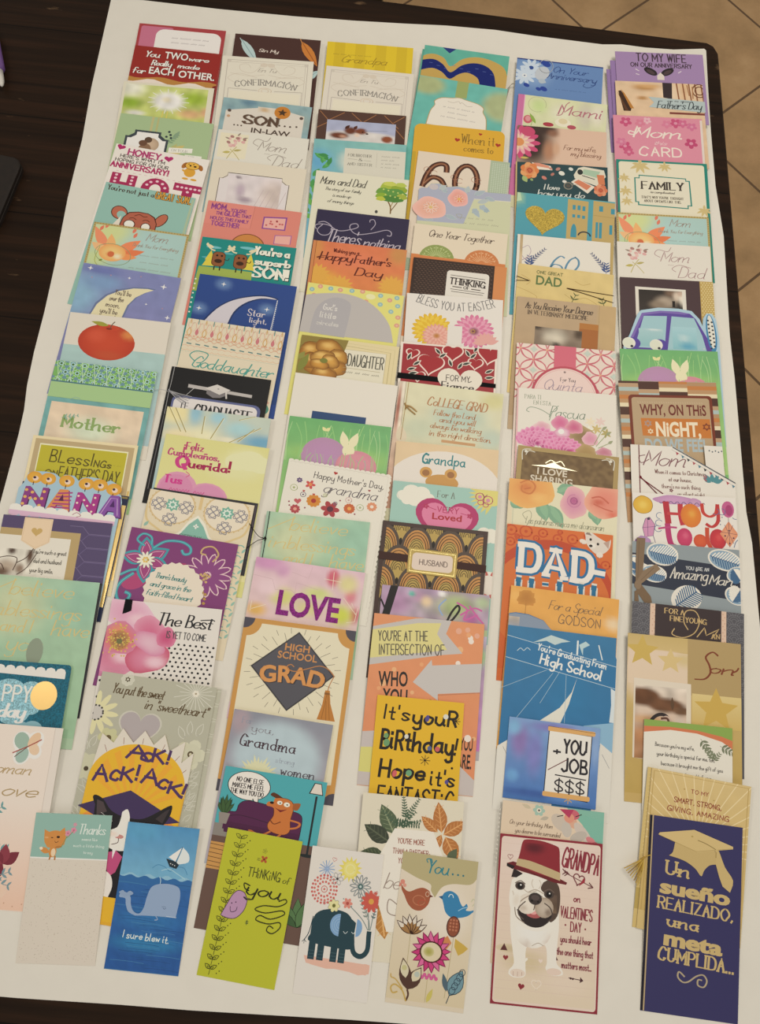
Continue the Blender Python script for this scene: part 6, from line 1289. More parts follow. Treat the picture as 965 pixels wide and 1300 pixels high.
p(catmull([(17,27),(20,16),(22,6),(26,3),(40,3),(54,6),(58,9),(59,20),(60,36)],4)+[(38,33)],'#8c2834'); g(24,6,54,18,'#8c2834','#8c2834',[(34,10,14,8,'#5c1c28')],3,.1); p(catmull([(18,21),(30,22),(46,26),(60,30)],3)+[(60,37),(44,33),(28,29),(17,27)],'#c0ac84')
t(61,96,26,17,'GRANDPA','#8c3040','k',1.7,8); l([(64,29),(92,40)],.7,'#7c4c50'); hl(78,34,11,1,'#7c3c44',15); p([(78,40),(83,32),(84,36)],'#a03040'); ls([(92,40,88,36),(92,40,87,41),(65,29,62,26),(67,30,64,27),(69,31,66,28),(65,29,62,31),(67,30,64,32)],.9,'#6c3c40')
t(74,80,54,6,'on','#8c3c48','k',1); t(62,92,69,9.5,"VALENTINE'S",'#8c3c48','k',1.1,2); t(72,82,80,8,'DAY','#8c3c48','k',1.1); dots([(67,75),(86,77)],.9,'#8c3c48')
for a,b,y,s in ((63,92,90,'you should hear'),(60,94,101,'the one thing that'),(65,93,112,'matters most...')): t(a,b,y,6,s,'#8c4450','k',.85,1)
l([(72,119.6),(83,120.6)],.7,'#4c2c30'); p([(83,118),(86,121),(82.6,123)],'#4c2c30'); dots([(74,120),(76,120.2)],1,'#4c2c30')
hl(11,20,5,.6,'#a87c7c'); h(12,108,5,'#8c3038'); h(31,108,4,'#e8e4dc'); h(28,131,6,'#8c2c38',8); hl(42,128,9,.7,'#e8dcd0'); h(45,108,4,'#e4d4cc')
GROUP = 'greeting cards in the sixth column from the left'

card('purple card showing as a left sliver behind the wife anniversary card, lower copy', '#9478b0', 256.7, 938.7, 5.00, 129.4, 140.0, vs=0.9)
l([(.6,0),(.6,140)],.3,'#7c6098')

card('purple card showing as a left sliver behind the wife anniversary card, upper copy', '#9478b0', 261.0, 953.1, 5.00, 129.4, 140.0, vs=0.9)
l([(.6,0),(.6,140)],.3,'#7c6098')

card('lilac card with dark dog ears reading To my wife on our anniversary', '#a084b4', 267.2, 968.1, 5.00, 129.4, 120.0, vs=0.9)
t(24,80,13,11.5,'TO MY WIFE','#40303c','k',1.4); t(17,86,21.5,6,'ON OUR ANNIVERSARY','#40303c','k',1)
for x,a in ((39,-35),(58,35)): e(x,28,8.5,4.6,'#282024',35 if x<50 else -35); e(x,28.6,5.4,2.4,'#4c3c40',35 if x<50 else -35)
p([(46,34),(50,29),(54,34),(54,40),(46,40)],'#dcd4cc'); ls([(22,25,26,28),(22,32,26,33.5),(70,29,74,26)],1.2,'#d4c8d8')

card("Father's Day card photographed with tools on pale wood and a pale blue ribbon banner", '#d8b898', 268.7, 915.6, 4.60, 127.0, 140.0, vs=0.9)
g(0,0,100,140,'#dcc0a0','#d8b898',[(34,8,22,7,'#b88850'),(40,6,24,4,'#d0a470'),(30,24,10,4,'#b48450'),(78,8,6,30,'#d8b48c'),(60,16,20,20,'#e4ccb0')],2.5,.12)
p([(54,-1),(65,-1),(64,24),(54,22)],'#34282c'); p([(3,15),(6,14),(18,36),(16,44),(8,44)],'#3c2418'); p([(6,12),(10,18),(20,40),(16,40)],'#b87c34'); p([(2,16),(8,30),(14,44),(10,44)],'#5c3820')
ls([(70+7*i,-1,70+7*i+2,26) for i in range(5)],1.6,'#8c5838'); 
for q in (8,5): el(96,10,q,q*1.2,1.4,'#6c4028')
ls([(82,2,84,18),(88,4,88,22)],1.4,'#a87850')
with part('ribbon_banner','pale blue swallowtail banner',lift=.0003,thick=.0003):
    p([(37,22),(101,26),(101,42),(37,37),(43,30)],'#b0c0c4'); t(46,96,38,10.5,"Father's Day",'#303840','c',1.1); sq(58,88,28,2.4,'#4c5458',.9)
r(60,43,101,46,'#7c3c34')

card('pink card with darker pink blossoms reading Mom, this card in white', '#d88ca4', 267.2, 855.9, 4.20, 127.5, 184.0, vs=0.9)
for x,y,q,cc in ((14,9,7,'#c4507c'),(70,8,7,'#c4507c'),(86,36,7.5,'#bc4474'),(12,44,7,'#c4507c'),(16,52,6,'#c85c84'),(60,10,6,'#d47c9c'),(88,12,6,'#cc7098'),(38,6,5,'#e0b4c0'),(78,8,6,'#cc6890'),(30,10,6,'#d47c98'),(8,38,6,'#d0789c')): fl(x,y,q,5,cc,.36,'#d890ac',.3,None,20)
t(22,74,30,15,'Mom','#e8dcd4','p',2.2); cu([(24,24),(18,22),(17,26),(24,26),(30,16)],1.6,'#e8dcd4'); dots([(75,30)],1.2,'#e8dcd4')
t(44,58,40,5,'this','#e4c0c8','c',.9); t(28,74,56,12,'CARD','#e8dcd4','k',1.8); r(97.4,2,100,140,'#dcd0cc')

card('teal bordered card with gold leaves and a framed panel reading FAMILY', '#208478', 273.4, 781.3, 3.84, 127.6, 184.0, vs=0.9)
p(rrp(2.6,2.6,96.6,140,3),'#e0dac4')
for x,y,q in ((26,6,13),(53,6,9),(8,24,8),(9,42,9),(94,64,10),(10,56,8)):
    for a in (-100,-60,-20,20,60,100,180): lf(x,y,q*(1 if abs(a)<90 else .7),q*.3,a-90,('#c0ac6c','#cbb880')[abs(a)%40==20])
p([(24,20),(76,22),(76,25),(80,25),(81,60),(77,60),(77,64),(22,62),(22,58),(19,58),(19,24),(24,24)],'#28847c'); p([(25,21.4),(75,23.2),(75,26.4),(78.6,26.4),(79.4,58.8),(75.8,58.8),(75.8,62.6),(23.4,60.6),(23.4,56.8),(20.4,56.8),(20.4,25.2),(25,25.2)],'#dedac8')
t(27,72,39,10,'FAMILY','#3c3430','z',2); t(36,62,44.5,3,'is complicated','#6c645c','c',.6); sq(37,63,44.5,2.4,'#5c544c'); t(26,72,52,3.2,"THAT'S WHY YOU'RE THOUGHT",'#6c6458','z',.6); t(29,69,57,3.2,'ABOUT ON DAYS LIKE THIS.','#6c6458','z',.6)

card('pale blue orange-lily card reading Mom, below the teal bordered FAMILY card', '#a8c8c4', 275.2, 694.4, 3.54, 127.1, 184.0, vs=0.9)
momlily()

card('white card with pink blossoms reading Mom and Dad, in the rightmost column', '#dedad2', 277.0, 648.2, 3.52, 126.4, 184.0, vs=0.9)
momdad('#a8888c',False)

card('dark brown card with a framed black and white wedding photo and gold honeycomb strip', '#48343a', 281.9, 594.0, 3.52, 124.6, 184.0, vs=0.9)
r(85.5,0,100,148,'#bca05c')
dots([(87.4+(i%5)*2.9+(1.4 if (i//5)%2 else 0),2+(i//5)*2.6) for i in range(280)],.9,'#d8c890')
with part('wedding_photo','white bordered black and white photo',lift=.0003,thick=.0003):
    p([(16,11.5),(70,12.5),(70,60),(16,60)],'#dcd8d0'); g(19.5,15,66,60,'#2a2422','#3c3430',[(48,30,16,12,'#b0a090'),(54,18,10,7,'#7c6454'),(60,22,6,10,'#d4c4b4'),(66,24,6,14,'#e0d8cc'),(40,34,14,8,'#8c7c6c'),(64,18,5,6,'#c0a898')],2,.15); r(55,28,58,36,'#1c1614')

card('die-cut card shaped like a purple car with two round mirrors on a blue border', '#a8c8dc', 284.6, 547.1, 3.79, 122.4, 184.0, out=[(2,150),(1,44),(8,30),(17,6),(21,1),(40,-3),(62,-3),(76,-1),(84,8),(87,16),(88,7),(92,1),(98,1),(102,8),(104,30),(104,150)], noclip=1, vs=0.92)
p([(9,36),(18,14),(22,4.5),(42,.5),(62,.5),(74,2.5),(80,9),(92,34),(95,44),(98,52),(98,150),(4,150),(4,48)],'#5c48a0'); p([(9,36),(18,14),(22,4.5),(42,.5),(62,.5),(74,2.5),(68,4),(44,3),(24,7),(12,36)],'#7c68b4')
P1=[(14,44),(24,8),(49,7),(45,48),(13,48)]
P2=[(54,7),(78,8),(86,30),(90,50),(48,50)]
for P in (P1,P2): p(P,'#9cc4d0')
g(18,24,44,46,'#a4c8d0','#8cbcc4',[(34,24,10,3,'#d4e0e4')],4); g(54,20,80,48,'#a4ccd8','#84bcc8',[(66,34,11,3,'#dce6e8'),(70,44,12,7,'#5ca4c4')],4)
for x,y in ((7,43),(36,44)): e(x+4,y,8.4,7.4,'#5444a0'); e(x,y,7,7,'#e0e0d8'); e(x-1,y,5.6,5.8,'#d8dccc'); e(x+3,y+4,1.6,1.6,'#2c2838')
e(96,26,5.4,24,'#3c84b4',-4,24); e(96,24,3.6,21,'#dcdcd4',-4,24); dots([(93+.3*i,10+5*i) for i in range(8)],1.2,'#2c3440'); dots([(97+.3*i,12+5*i) for i in range(7)],1.2,'#2c3440'); st(87,46,1.6,'#d0c4e4',4,.3)

card('green Easter card with rabbit ears above the striped WHY, ON THIS NIGHT card', '#7cbc74', 283.6, 488.2, 5.02, 127.5, 184.0, vs=0.9)
bunny()

card('striped brown and orange card with rust framed panel reading Why, on this night', '#b48c64', 282.7, 442.8, 5.61, 125.7, 184.0, vs=0.92)
C_=('#4c2c24','#e0d4b4','#c07c40','#a8c0c4','#b89878')
for k,(x0,x1) in enumerate(((-1,20),(20,41),(41,70),(70,101))):
    for i in range(30): r(x0,-2+4.6*i-(k%2)*2.4,x1,2.8+4.6*i-(k%2)*2.4,('#4c2c24','#b08c68','#e0d4b4','#b89878','#c07c40','#4c2c24','#a8bcbc','#b89068')[(i*3+k*2)%8])
p(rrp(9,16,94,146,4),'#74301c'); p(rrp(12,19,91,146,3),'#b49c7c'); ls([(18+2.4*i,24,19+2.4*i,25.4) for i in range(28)],.5,'#c8b498')
t(20,87,39,12.5,'WHY, ON THiS','#6c2820','b'); p([(20,43),(90,43),(90,65),(21,63)],'#c4762c')
t(34,80,63,16.5,'NiGHT,','#e8dcc4','b',off=.034); t(22,86,80,14,'DO WE FEEL','#a8b8c0','b',off=.034)
st(27,49,4.4,'#a89088',6,.6); st(27,49,2,'#c4762c',6,.6); st(29,58,3.4,'#e4d4b4',6,.6); st(29,58,1.5,'#c4762c',6,.6); st(86,52,4.8,'#7c3820',6,.6); st(86,52,2.4,'#c4762c',6,.6)

card('white card with diagonally folded top and red cord reading Mom, Christmas', '#e0dcd6', 299.5, 358.1, 3.32, 128.2, 184.0, out=[(0,146),(0,0),(42,0),(100,33),(101,146)], noclip=1)
with part('gift_tag','small white tag with bunting print',lift=-.0006,thick=.0003): p([(72,-3),(90,-3),(91,30),(73,20)],'#e0dcd6'); dots([(77+3*i,2+(i%2)) for i in range(5)],.8,'#54606c'); 
l([(8,.5),(8,146)],.6,'#a83844'); t(12,52,20,15,'Mom','#7c4c58','c',1.1); cu([(14,10),(8,12),(10,18),(18,14)],.8,'#7c4c58')
l([(41,.5),(100.5,33.5)],1.1,'#4c5460'); l([(40,3),(100,37)],.4,'#b8b4b0')
for i in range(11): x,y=44+5.3*i,5+3*i; p([(x,y),(x+3,y+1.6),(x+.8,y+3.6)],('#a83c4c','#4c7c94','#30343c')[i%3])
for i,(a,b,s) in enumerate(((23,72,'When it comes to Christmas'),(36,58,'at our house,'),(29,66,"there's no such thing"),(44,70,'as silent night'))): t(a,b,28+7*i,4,s,'#84605c','z',.65)
for x,a in ((76,120),(78,90),(79,50),(77,150),(80,20)): lf(x,34,9,4.6,a,'#4c8c98'); 
ls([(70,28,72,31),(72,27,73,30),(70,31,73,33)],.9,'#b03c48'); fl(38,44,2,5,'#7c4c50')
with part('red_cord','dark red cord bow ends',mat=3,lift=.0004,thick=0): c_='#6c202c'; l([(8,0),(8,52)],.7,c_); l([(8.4,32),(26,50)],.9,c_); l([(8.4,33),(30,48)],.9,c_); e(8.6,32.4,1.2,1.2,c_)

card('white watercolour card with lanterns and balloons reading Hoy todo', '#e2deda', 302.6, 295.8, 3.20, 126.7, 184.0, vs=0.9)
ge(10,13,9.5,10,'#dcb43c',[(10,13,6,6,'#e4c458')],4,18,0,'#d8a82c',.05); el(10,13,9.4,9.6,.4,'#7c6428'); 
ge(40,6,20,5,'#c898c4',(),3,20,0,'#b888b8',.1); ge(60,8,7,5,'#c49cc0',(),3,14,0,'#b888b8',.1); l(wave(26,70,9,1.4,7),.6,'#54507c')
def wc(q,w,c1,br_=.35): cu(q,w,c1,br_,5)
wc([(32,8),(33,20),(34,32)],6,'#b4283c'); wc([(46,10),(46,22),(48,33)],5,'#bc3040'); wc([(33,21),(46,21)],3,'#c03c44',0); ge(56,22,10,13,'#dc8428',[(57,20,5,6,'#e0a040')],4,20,0,'#d4742c'); wc([(67,8),(68,18),(74,22),(80,18),(82,8)],3.4,'#c43c34'); wc([(82,8),(82,26),(76,33),(70,30)],3.6,'#bc3438')
wc([(33,32),(34,46),(36,54),(40,56)],5.4,'#b43070'); wc([(24,38),(34,36),(42,36)],2,'#b8407c',0); wc([(24,56),(32,58),(38,56)],1.4,'#b03c78',0); ge(49,46,7.4,10,'#c83c6c',[(50,44,4,5,'#d45c80')],4,20,0,'#bc3464')
ge(64,49,6.6,7.4,'#d45c34',(),4,18,0,'#c84c30'); wc([(71,34),(71,48),(74,56)],4,'#c44830'); ge(81,46,8,11,'#c83440',[(82,44,4,5,'#d44c50')],4,20,0,'#b82c3c')
for x in (64,75): el(x,61,3.4,5,2,'#b83050',0,180,360)
p([(12,28),(16,26),(21,34),(19,46),(11,48),(9,38)],'#cc90b8'); l([(12,28),(16,26),(21,34),(19,46),(11,48),(9,38),(12,28)],.5,'#54406c'); ls([(14,28,14,47),(9,38,21,36)],.4,'#6c4c7c'); ge(9,53,8,6,'#c09cc8',(),3,14,0,'#a884b8',.1); e(15,28,1.4,1.4,'#443850'); l([(19,46),(21,54),(18,58)],.6,'#54507c')
e(92,13,6,9,'#c05c90'); e(93,14,3.4,6,'#a83c74'); ge(92,40,9,14,'#e0a07c',(),3,4,0,'#d88c68'); ls([(92,24,92,54),(84,38,100,40),(88,30,96,50),(96,30,87,50),(92,22,92,26)],.4,'#6c4058'); dots([(92,36),(88,42),(96,44),(92,50)],.9,'#4c3850')
for x,y,a,b in ((26,24,90,300),(25,32,60,330),(86,16,-90,160),(80,16,-60,140),(99,20,-60,150),(24,38,30,270)): el(x,y,3.4,3.4,.6,'#54709c',0,a,b)
dots([(84,26),(86,22),(84,30)],.6,'#4c5c84'); cu([(96,54),(98,48),(102,44)],.7,'#546c94')

card('grey card with navy band, leaf cutouts and taupe ribbon bow reading Amazing Man', '#8c98a0', 303.6, 234.7, 1.43, 128.7, 184.0, vs=0.9)
p([(0,12),(100,19),(100,53),(0,44)],'#283044'); gr(0,52,100,143,'#8c98a0','#8894a0')
for i,(x,y,rx,ry,a) in enumerate(((28,11,15,12,10),(8,30,10,8,0),(20,32,12,9,10),(50,55,15,13,-40),(86,12,16,11,15),(97,26,8,10,60),(96,48,9,11,-60),(2,22,8,8,30))):
    e(x,y,rx,ry,'#e0dcd4',a,24); e(x,y,rx*.9,ry*.86,'#88a4bc' if i!=3 else '#dcdad4',a,24); c,s=math.cos(R(a)),math.sin(R(a))
    ls([(x-rx*.85*c,y-rx*.85*s,x+rx*.85*c,y+rx*.85*s)],1.1,'#2c5484')
    for k in range(-5,6):
        bx,by=x+rx*.15*k*c,y+rx*.15*k*s
        for sg in (1,-1):
            L=ry*.8*math.sqrt(max(0,1-(.17*k)**2)); ls([(bx,by,bx+L*(.5*c-sg*s),by+L*(.5*s+sg*c))],1.1,('#e8e4dc','#3c648c')[sg>0] if i!=3 else '#3c6488')
t(50,71,25,3.4,'YOU ARE AN','#c8ccd0','k',.6); t(35,69,35,12,'Amazing','#d4d0c8','c',1.1); t(71,92,38,10,'Man','#d4d0c8','c',1.1)
cu([(100,70),(92,80),(90,96)],1.8,'#d8d4cc'); e(98,84,8,14,'#8ca8c4')
with part('ribbon_bow','taupe grosgrain ribbon bow',mat=3,lift=.0003,thick=.0003):
    rb='#84705c'; p([(4,-4),(12,-4),(9,42),(3,44),(3,20)],rb); p([(4,42),(10,30),(22,22),(26,27),(14,38),(6,46)],'#8c7864'); p([(3,44),(8,44),(17,56),(18,62),(12,64),(4,52)],'#7c6854'); p([(2,52),(5,50),(6,62),(2,62)],'#7c6854'); e(5,45,3.2,4.6,'#8c7864'); ls([(6,0,5,38),(8,40,20,26)],.4,'#6c5a48')

card('dark grey scallop-patterned card with a brown band reading For a Fine Young Man', '#54545c', 304.6, 162.1, -0.19, 131.3, 184.0, vs=0.9)
for i in range(8):
    for j in range(19):
        if i<2 or i>5:
            for q in (6,4,2): el(4+13.4*i+(6.7 if j%2 else 0),4+4.4*j,q,q,.5,'#74747c',0,180,360,10)
r(16,-.1,84,140,'#d8bca8'); dots([(18.4+(i%2)*1.6,3+3*i) for i in range(44)]+[(81+(i%2)*1.6,3+3*i) for i in range(44)],.6,'#c49c88')
with part('band','dark brown vertical band',lift=.0002,thick=.0003):
    p([(20.5,-.2),(79.5,-.2),(79.5,140),(20.5,140)],'#382c30')
    mt(1); t(29,46,8,5,'FOR A','#c8ac78','z',.9); t(34,66,15,5,'FINE YOUNG','#c8ac78','z',.9); t(58,71,28,10,'M','#c8ac78','c',1); t(71,78,28,5,'AN','#c8ac78','z',.9); cu([(38,22),(36,28),(46,30),(56,24),(60,12),(56,3),(48,4),(46,14),(50,22)],.9,'#c8ac78'); mt(0)

card('tan card with pale stars, a sepia lake photo and Son in brown script', '#c4a868', 300.0, 124.8, 0.47, 131.0, 184.0, vs=0.95)
g(0,0,100,140,'#c8b078','#bca058',[(20,30,34,40,'#dcc8b0',.5),(10,14,24,16,'#d8c094')],4,.05)
g(1,14,53,45,'#dcc8b4','#dcc8b0',[(50,20,14,10,'#d0bc8c')],4); r(53,-.1,100,51,'#b09868'); g(0,0,53,13,'#c4ac70','#ccb47c'); st(13,15,15,'#c8ac58'); st(38,22,12,'#d4bc84'); g(57,49,100,78,'#d8c488','#ccb068',(),6); st(78,62,20,'#c8a850')
t(72,93,29,9,'on','#7c3c24','p',1.7); cu([(80,13),(75,10),(69,15),(72,22),(73,29),(68,35),(59,36)],1.8,'#7c3c24',.4); cu([(92,27),(96,25),(98,22)],1.4,'#7c3c24')
with part('lake_photo','sepia photo of a wooded lake shore',lift=.0002,thick=.0002):
    p([(6,40),(56,41),(56,112),(6,110)],'#dcd2c4'); g(7.5,46,52,110,'#dcd0c4','#a4744c',[(14,56,20,10,'#644028',.4),(34,62,20,8,'#6c4830',.4),(48,66,10,5,'#74543c',.5),(20,76,26,6,'#c8a078'),(46,82,10,14,'#dcd0c8'),(14,92,16,16,'#b8845c')],2,.35)
    lf(40,66,12,3,92,'#5c4430'); el(29,82,9,12,3,'#2c2428',20,120,330); e(34,80,6,9,'#c8b0a4',10); cu([(30,74),(36,74),(37,84)],2,'#5c3c30',0)

card("white card under green and orange arc with sprigs reading Because you're my wife", '#e2dfd6', 320.3, 30.7, 0.09, 99.6, 150.0, vs=0.94)
p([(-1,-1),(101,-1),(101,20),(88,14),(60,8.5),(30,8),(-1,13)],'#88a850'); p([(-1,8),(30,6),(60,7),(88,11),(101,15),(101,25),(88,17),(60,10.5),(30,9.5),(-1,15)],'#d07850'); p([(-1,15)]+[(30,9.6),(60,10.8),(88,17.6),(101,25.6),(101,40),(-1,40)],'#e2dfd6')
br(64,16,26,-55,6,8,3,'#747c64',.5); br(86,22,20,-25,5,8,3,'#747c64',.5,.4); br(80,38,16,130,5,7,3,'#7c846c',.4); br(78,40,12,50,4,6,2.4,'#747c64',.4)
for i,(a,b,s) in enumerate(((13,57,"Because you're my wife,"),(15,80,'your birthday is special for me, too,'),(20,89,'because it brought me the gift of you'),(42,76,'in this world of ways'))): t(a,b,30+10.6*i,4.4,s,'#6c6864','h',.65,1)

card('gold rayed card showing as a left sliver beside the smart, strong, giving card', '#d0b878', 324.7, -20.0, -4.50, 110.0, 163.0, vs=0.9)
r(0,125,12,146,'#b8a058'); ls([(2,6+4*i,8,5+4*i) for i in range(30)],.4,'#e0cc98')

card('pale gold card with raised rays reading To my smart, strong, giving', '#d0b87c', 328.7, -20.4, -4.50, 110.0, 163.0, vs=0.9)
g(0,0,100,146,'#d4bc84','#c8ac68',(),8,.08)
ls([(50+12*math.cos(R(a)),76-20*math.sin(R(a)),50+95*math.cos(R(a)),76-95*math.sin(R(a))) for a in range(0,181,8)],.9,'#e6d4a8'); l([(2.5,146),(2.5,2.5),(97.5,2.5),(97.5,146)],.9,'#b89c5c')
t(41,58,19,4,'TO MY','#9c5440','k',.7); t(25,72,31,5.2,'SMART, STRONG,','#944c38','k',.85); t(19,80,41,5.2,'GIVING, AMAZING','#944c38','k',.85); dots([(34,16),(64,22)],.8,'#b4985c')

card('tall navy graduation card with a gold mortarboard reading Un sueno realizado, una meta cumplida', '#363464', 327.1, -69.0, -1.75, 100.8, 190.0)
r(0,0,4.2,188,'#1c1a28'); mt(1); r(2.6,0,4,188,'#d0b890'); mt(0)
GD='#c8b078'
with part('mortarboard','raised gold graduation cap',lift=.0003,thick=.0004):
    p(catmull([(22,38),(26,34),(28,24),(30,20)],3)+[(54,30),(70,26),(73,33),(76,40)]+catmull([(76,40),(66,42),(60,48),(57,54),(50,47),(38,41),(22,38)],4),'#c4ac74'); p([(9.6,18.5),(11,16.4),(48,9),(90,20.5),(90,23),(52,31)],'#d0b880'); l([(11,19),(51,30.4),(89,22.6)],.4,'#a48c54'); cu([(52,19),(60,21),(70,25),(73,27)],.8,'#8c7848'); e(46,16,1.2,.8,'#b09858')
    p(catmull([(71,26),(75,27),(82,42),(91,54),(88,66)],3)+[(80,61),(76,52),(72,40)],'#c8b078'); ls([(72,28,72,34)],1,'#a48c54')
t(20,44,57,13,'Un',GD,'z',2.6,3); 
for dx in (-.5,.5):
    t(14+dx,88+dx,77,14,'sue\u00f1o',GD,'b',0,3,0,.034); t(20+dx,81+dx,126,14.5,'meta',GD,'b',0,3,0,.034)

t(13,92,92,11,'REALIZADO,',GD,'z',2.1,3); t(24,56,107,11,'una',GD,'z',2.4,3); t(16,94,141,12,'CUMPLIDA...',GD,'z',2.3,3)
mt(1); cu([(44,152),(38,148),(37,153),(42,157),(48,156),(56,150),(63,148),(67,153),(64,159),(58,158),(58,153),(62,153)],1.7,'#c8b898',.3); mt(0)
tube('tassel','gold metallic tassel tied to the spine',[([(3,40,.4),(-2,42,.5),(-6,45,.6)],(.5,.5),'#c8a850')]+[([(-5,44.5,.8),(-14+i*1.2,50+i*.9,.9+.3*(i%3)),(-25+i*2.2,57+i*2.1,.3+.5*(i%2))],(.6,.5),('#c8a440','#dcc060','#a88430')[i%3]) for i in range(8)]+[([(-4,43,.6),(-7,45.6,.9)],(1.2,1.3),'#b89440')],1)
GROUP = 'greeting cards in the first column from the left'

card('narrow speckled white card with a small orange fox on its teal top', '#d8d0c6', -328.1, -134.4, 3.68, 80.4, 144.0)
rnd=random.Random(4); dots([(rnd.uniform(2,98),rnd.uniform(58,177)) for _ in range(330)],.33,'#a89c90'); dots([(rnd.uniform(2,98),rnd.uniform(58,177)) for _ in range(120)],.45,'#c0b4a8')
r(0,0,100,54,'#90b8b0'); r(0,54,100,55.5,'#ecebe6')
p([(15,32),(14,20),(20,23),(34,22),(40,17),(43,28),(42,38),(32,43),(20,42)],'#d08c44'); e(29,32,14,11,'#d08c44'); e(25,30,1.6,.6,'#4a3020',0); e(33,29,2.2,1.4,'#3a2418'); cu([(29,34),(31,36),(34,34)],.6,'#4a3020'); e(18,30,2.4,1.2,'#dca468')
e(28,47,5,7,'#d08c44'); e(29,48,3,5,'#e8d0b0'); p([(25,52),(27,52),(26,57),(24,57)],'#b87838'); p([(31,52),(33,52),(33,57),(31,57)],'#b87838'); lf(24,48,15,7,160,'#d08c44'); lf(15,44,5,4,165,'#ecdcc8'); lf(30,42,10,3,10,'#b87838')
l([(38,42),(45,26)],.7,'#7a8c54'); fl(45,24,4,5,'#d890a8',.4,'#c06888'); fl(52,20,4,5,'#d890a8',.4,'#c06888'); fl(53,13,2.6,5,'#d890a8'); l([(44,30),(52,21)],.7,'#7a8c54')
t(59,93,24,12,'Thanks','#dce8e4','p',1.4); 
for i,(a,b,s) in enumerate(((64,84,'seems like'),(54,94,'such a little thing'),(68,80,'to say'))): t(a,b,32+8*i,3.2,s,'#d8e6e2','h',.5)

card('narrow blue card with a grey whale and sailboat reading I sure blew it', '#2c6ca8', -229.7, -133.4, 0.31, 76.2, 141.0)
g(0,0,100,70,'#4c90c4','#74b0d4',[(20,10,40,20,'#58a0cc')],5,.1)
p(wave(0,100,66,2.2,4,1)+[(100,74),(0,74)],'#8cbcd8')
g(0,70,100,184,'#2a64a8','#2458a0',[(50,120,70,20,'#2c70b0'),(50,150,70,16,'#2c7cb4')],4,.14,.2)
p(wave(0,100,68,1.6,5)+[(100,78),(0,78)],'#2c68a8')
rnd=random.Random(2)
for i in range(34):
    y=74+i*3.2; x=rnd.uniform(-10,60); cu([(x,y),(x+15,y+rnd.uniform(-.8,.8)),(x+32,y),(x+46,y+1)],.45,('#1c4880','#4888b8','#205890')[i%3])
cu([(43,56),(50,51),(60,53),(68,58),(74,52),(86,52),(92,60)],1,'#4c8cb8'); cu([(56,58),(66,55),(78,60),(90,66)],.9,'#a8d0e0'); cu([(55,66),(57,70),(57,76)],.8,'#c8e0ec')
p([(60,42),(80,46),(76,54),(66,52)],'#20303c'); p([(63,40),(80,26),(73,45)],'#e8ecec'); p(catmull([(81,26),(90,34),(91,44),(78,48)])+[(75,46)],'#dce4e8'); l([(80,25),(74,46)],.5,'#38444c'); dots([(67,48),(70,49),(73,50)],.7,'#e8e8e8')
with part('whale_cutout','raised grey-blue paper whale with a curled tail',lift=.0003,thick=.0006):
    p(catmull([(14,90),(20,95),(22,104),(27,112),(35,114),(40,106),(42,92),(46,80),(56,75),(72,74),(84,78),(87,90),(86,104),(85,115)],4)+[(60,115),(40,116)]+catmull([(30,117),(20,113),(15,104),(13,97),(5,96),(5,92),(10,89),(14,90)],4),'#90a8cc')
    p(catmull([(3,90),(8,87),(13,90),(18,87),(23,90),(17,94),(10,95),(3,90)],3),'#8ca4c8')
    cu([(66,104),(68,105.5),(70,104)],.6,'#4c6084'); cu([(64,103),(67,102.4),(70,103)],.4,'#4c6084'); l([(72,114),(86,114.5)],.5,'#d0dcea'); cu([(58,115),(61,119),(57,120)],1.2,'#90a8cc')
t(18,80,146,8.5,'I sure blew it.','#dce8f0','h',1.1,2)
GROUP = 'greeting cards in the third column from the left'

card('narrow lime green card with a black vine and lilac bird reading Thinking of You', '#b8bc20', -124.0, -128.3, -4.21, 80.9, 143.0)
b0=('#2c3010')
for i in range(15):
    y=6+i*11.2; x=20-i*.35
    for sg in (1,-1): lol(x,y+4,9,4.4,90-sg*58,.7,b0); lol(x,y+4,5,2,90-sg*58,.5,b0)
    l([(x,y+4),(x-.3,y+11)],.6,b0)
    dots([(x+9,y+8),(x+12,y+5)],.8,b0)
p(catmull([(14,104),(20,88),(24,78),(30,72),(38,73),(42,78),(44,82),(42,94),(34,104),(24,106),(14,104)],4),'#b890b8'); l(catmull([(14,104),(20,88),(24,78),(30,72),(38,73),(42,78),(44,82),(42,94),(34,104),(24,106),(14,104)],4),.8,'#4a3050',True); l([(42,79),(47,78.5),(42,81.5)],.8,'#4a3050'); dots([(39,78.5)],.9,'#201828'); cu([(24,92),(26,98),(32,96),(33,91)],.8,'#4a3050'); dots([(25,88),(30,86)],.9,'#4a3050')
fl(55,30,5,4,'#b05428',.34,'#6c2c10',.25,None,45); fl(54,20,3,5,None,.3,None,.2,'#5c5c20'); ls([(46,30,50,30),(46,32,50,32)],.7,'#54541c'); ls([(47,106,51,106),(47,108,51,108),(49,104,49,110)],.8,'#2c4430')
t(38,80,53,11,'THiNKiNG','#2e3210','h',1.1); t(84,93,54,8,'of','#2e3210','p',1)
t(40,84,74,15,'you','#23260c','p',2.3); cu([(44,64),(36,62),(38,68),(44,70)],1.4,'#23260c'); cu([(84,76),(92,72),(94,76),(84,82),(66,84),(56,90),(70,92),(90,86),(94,90),(78,98),(64,96),(60,102),(76,104),(90,100),(92,106),(84,114),(76,112),(78,106),(84,108)],1.3,'#23260c')

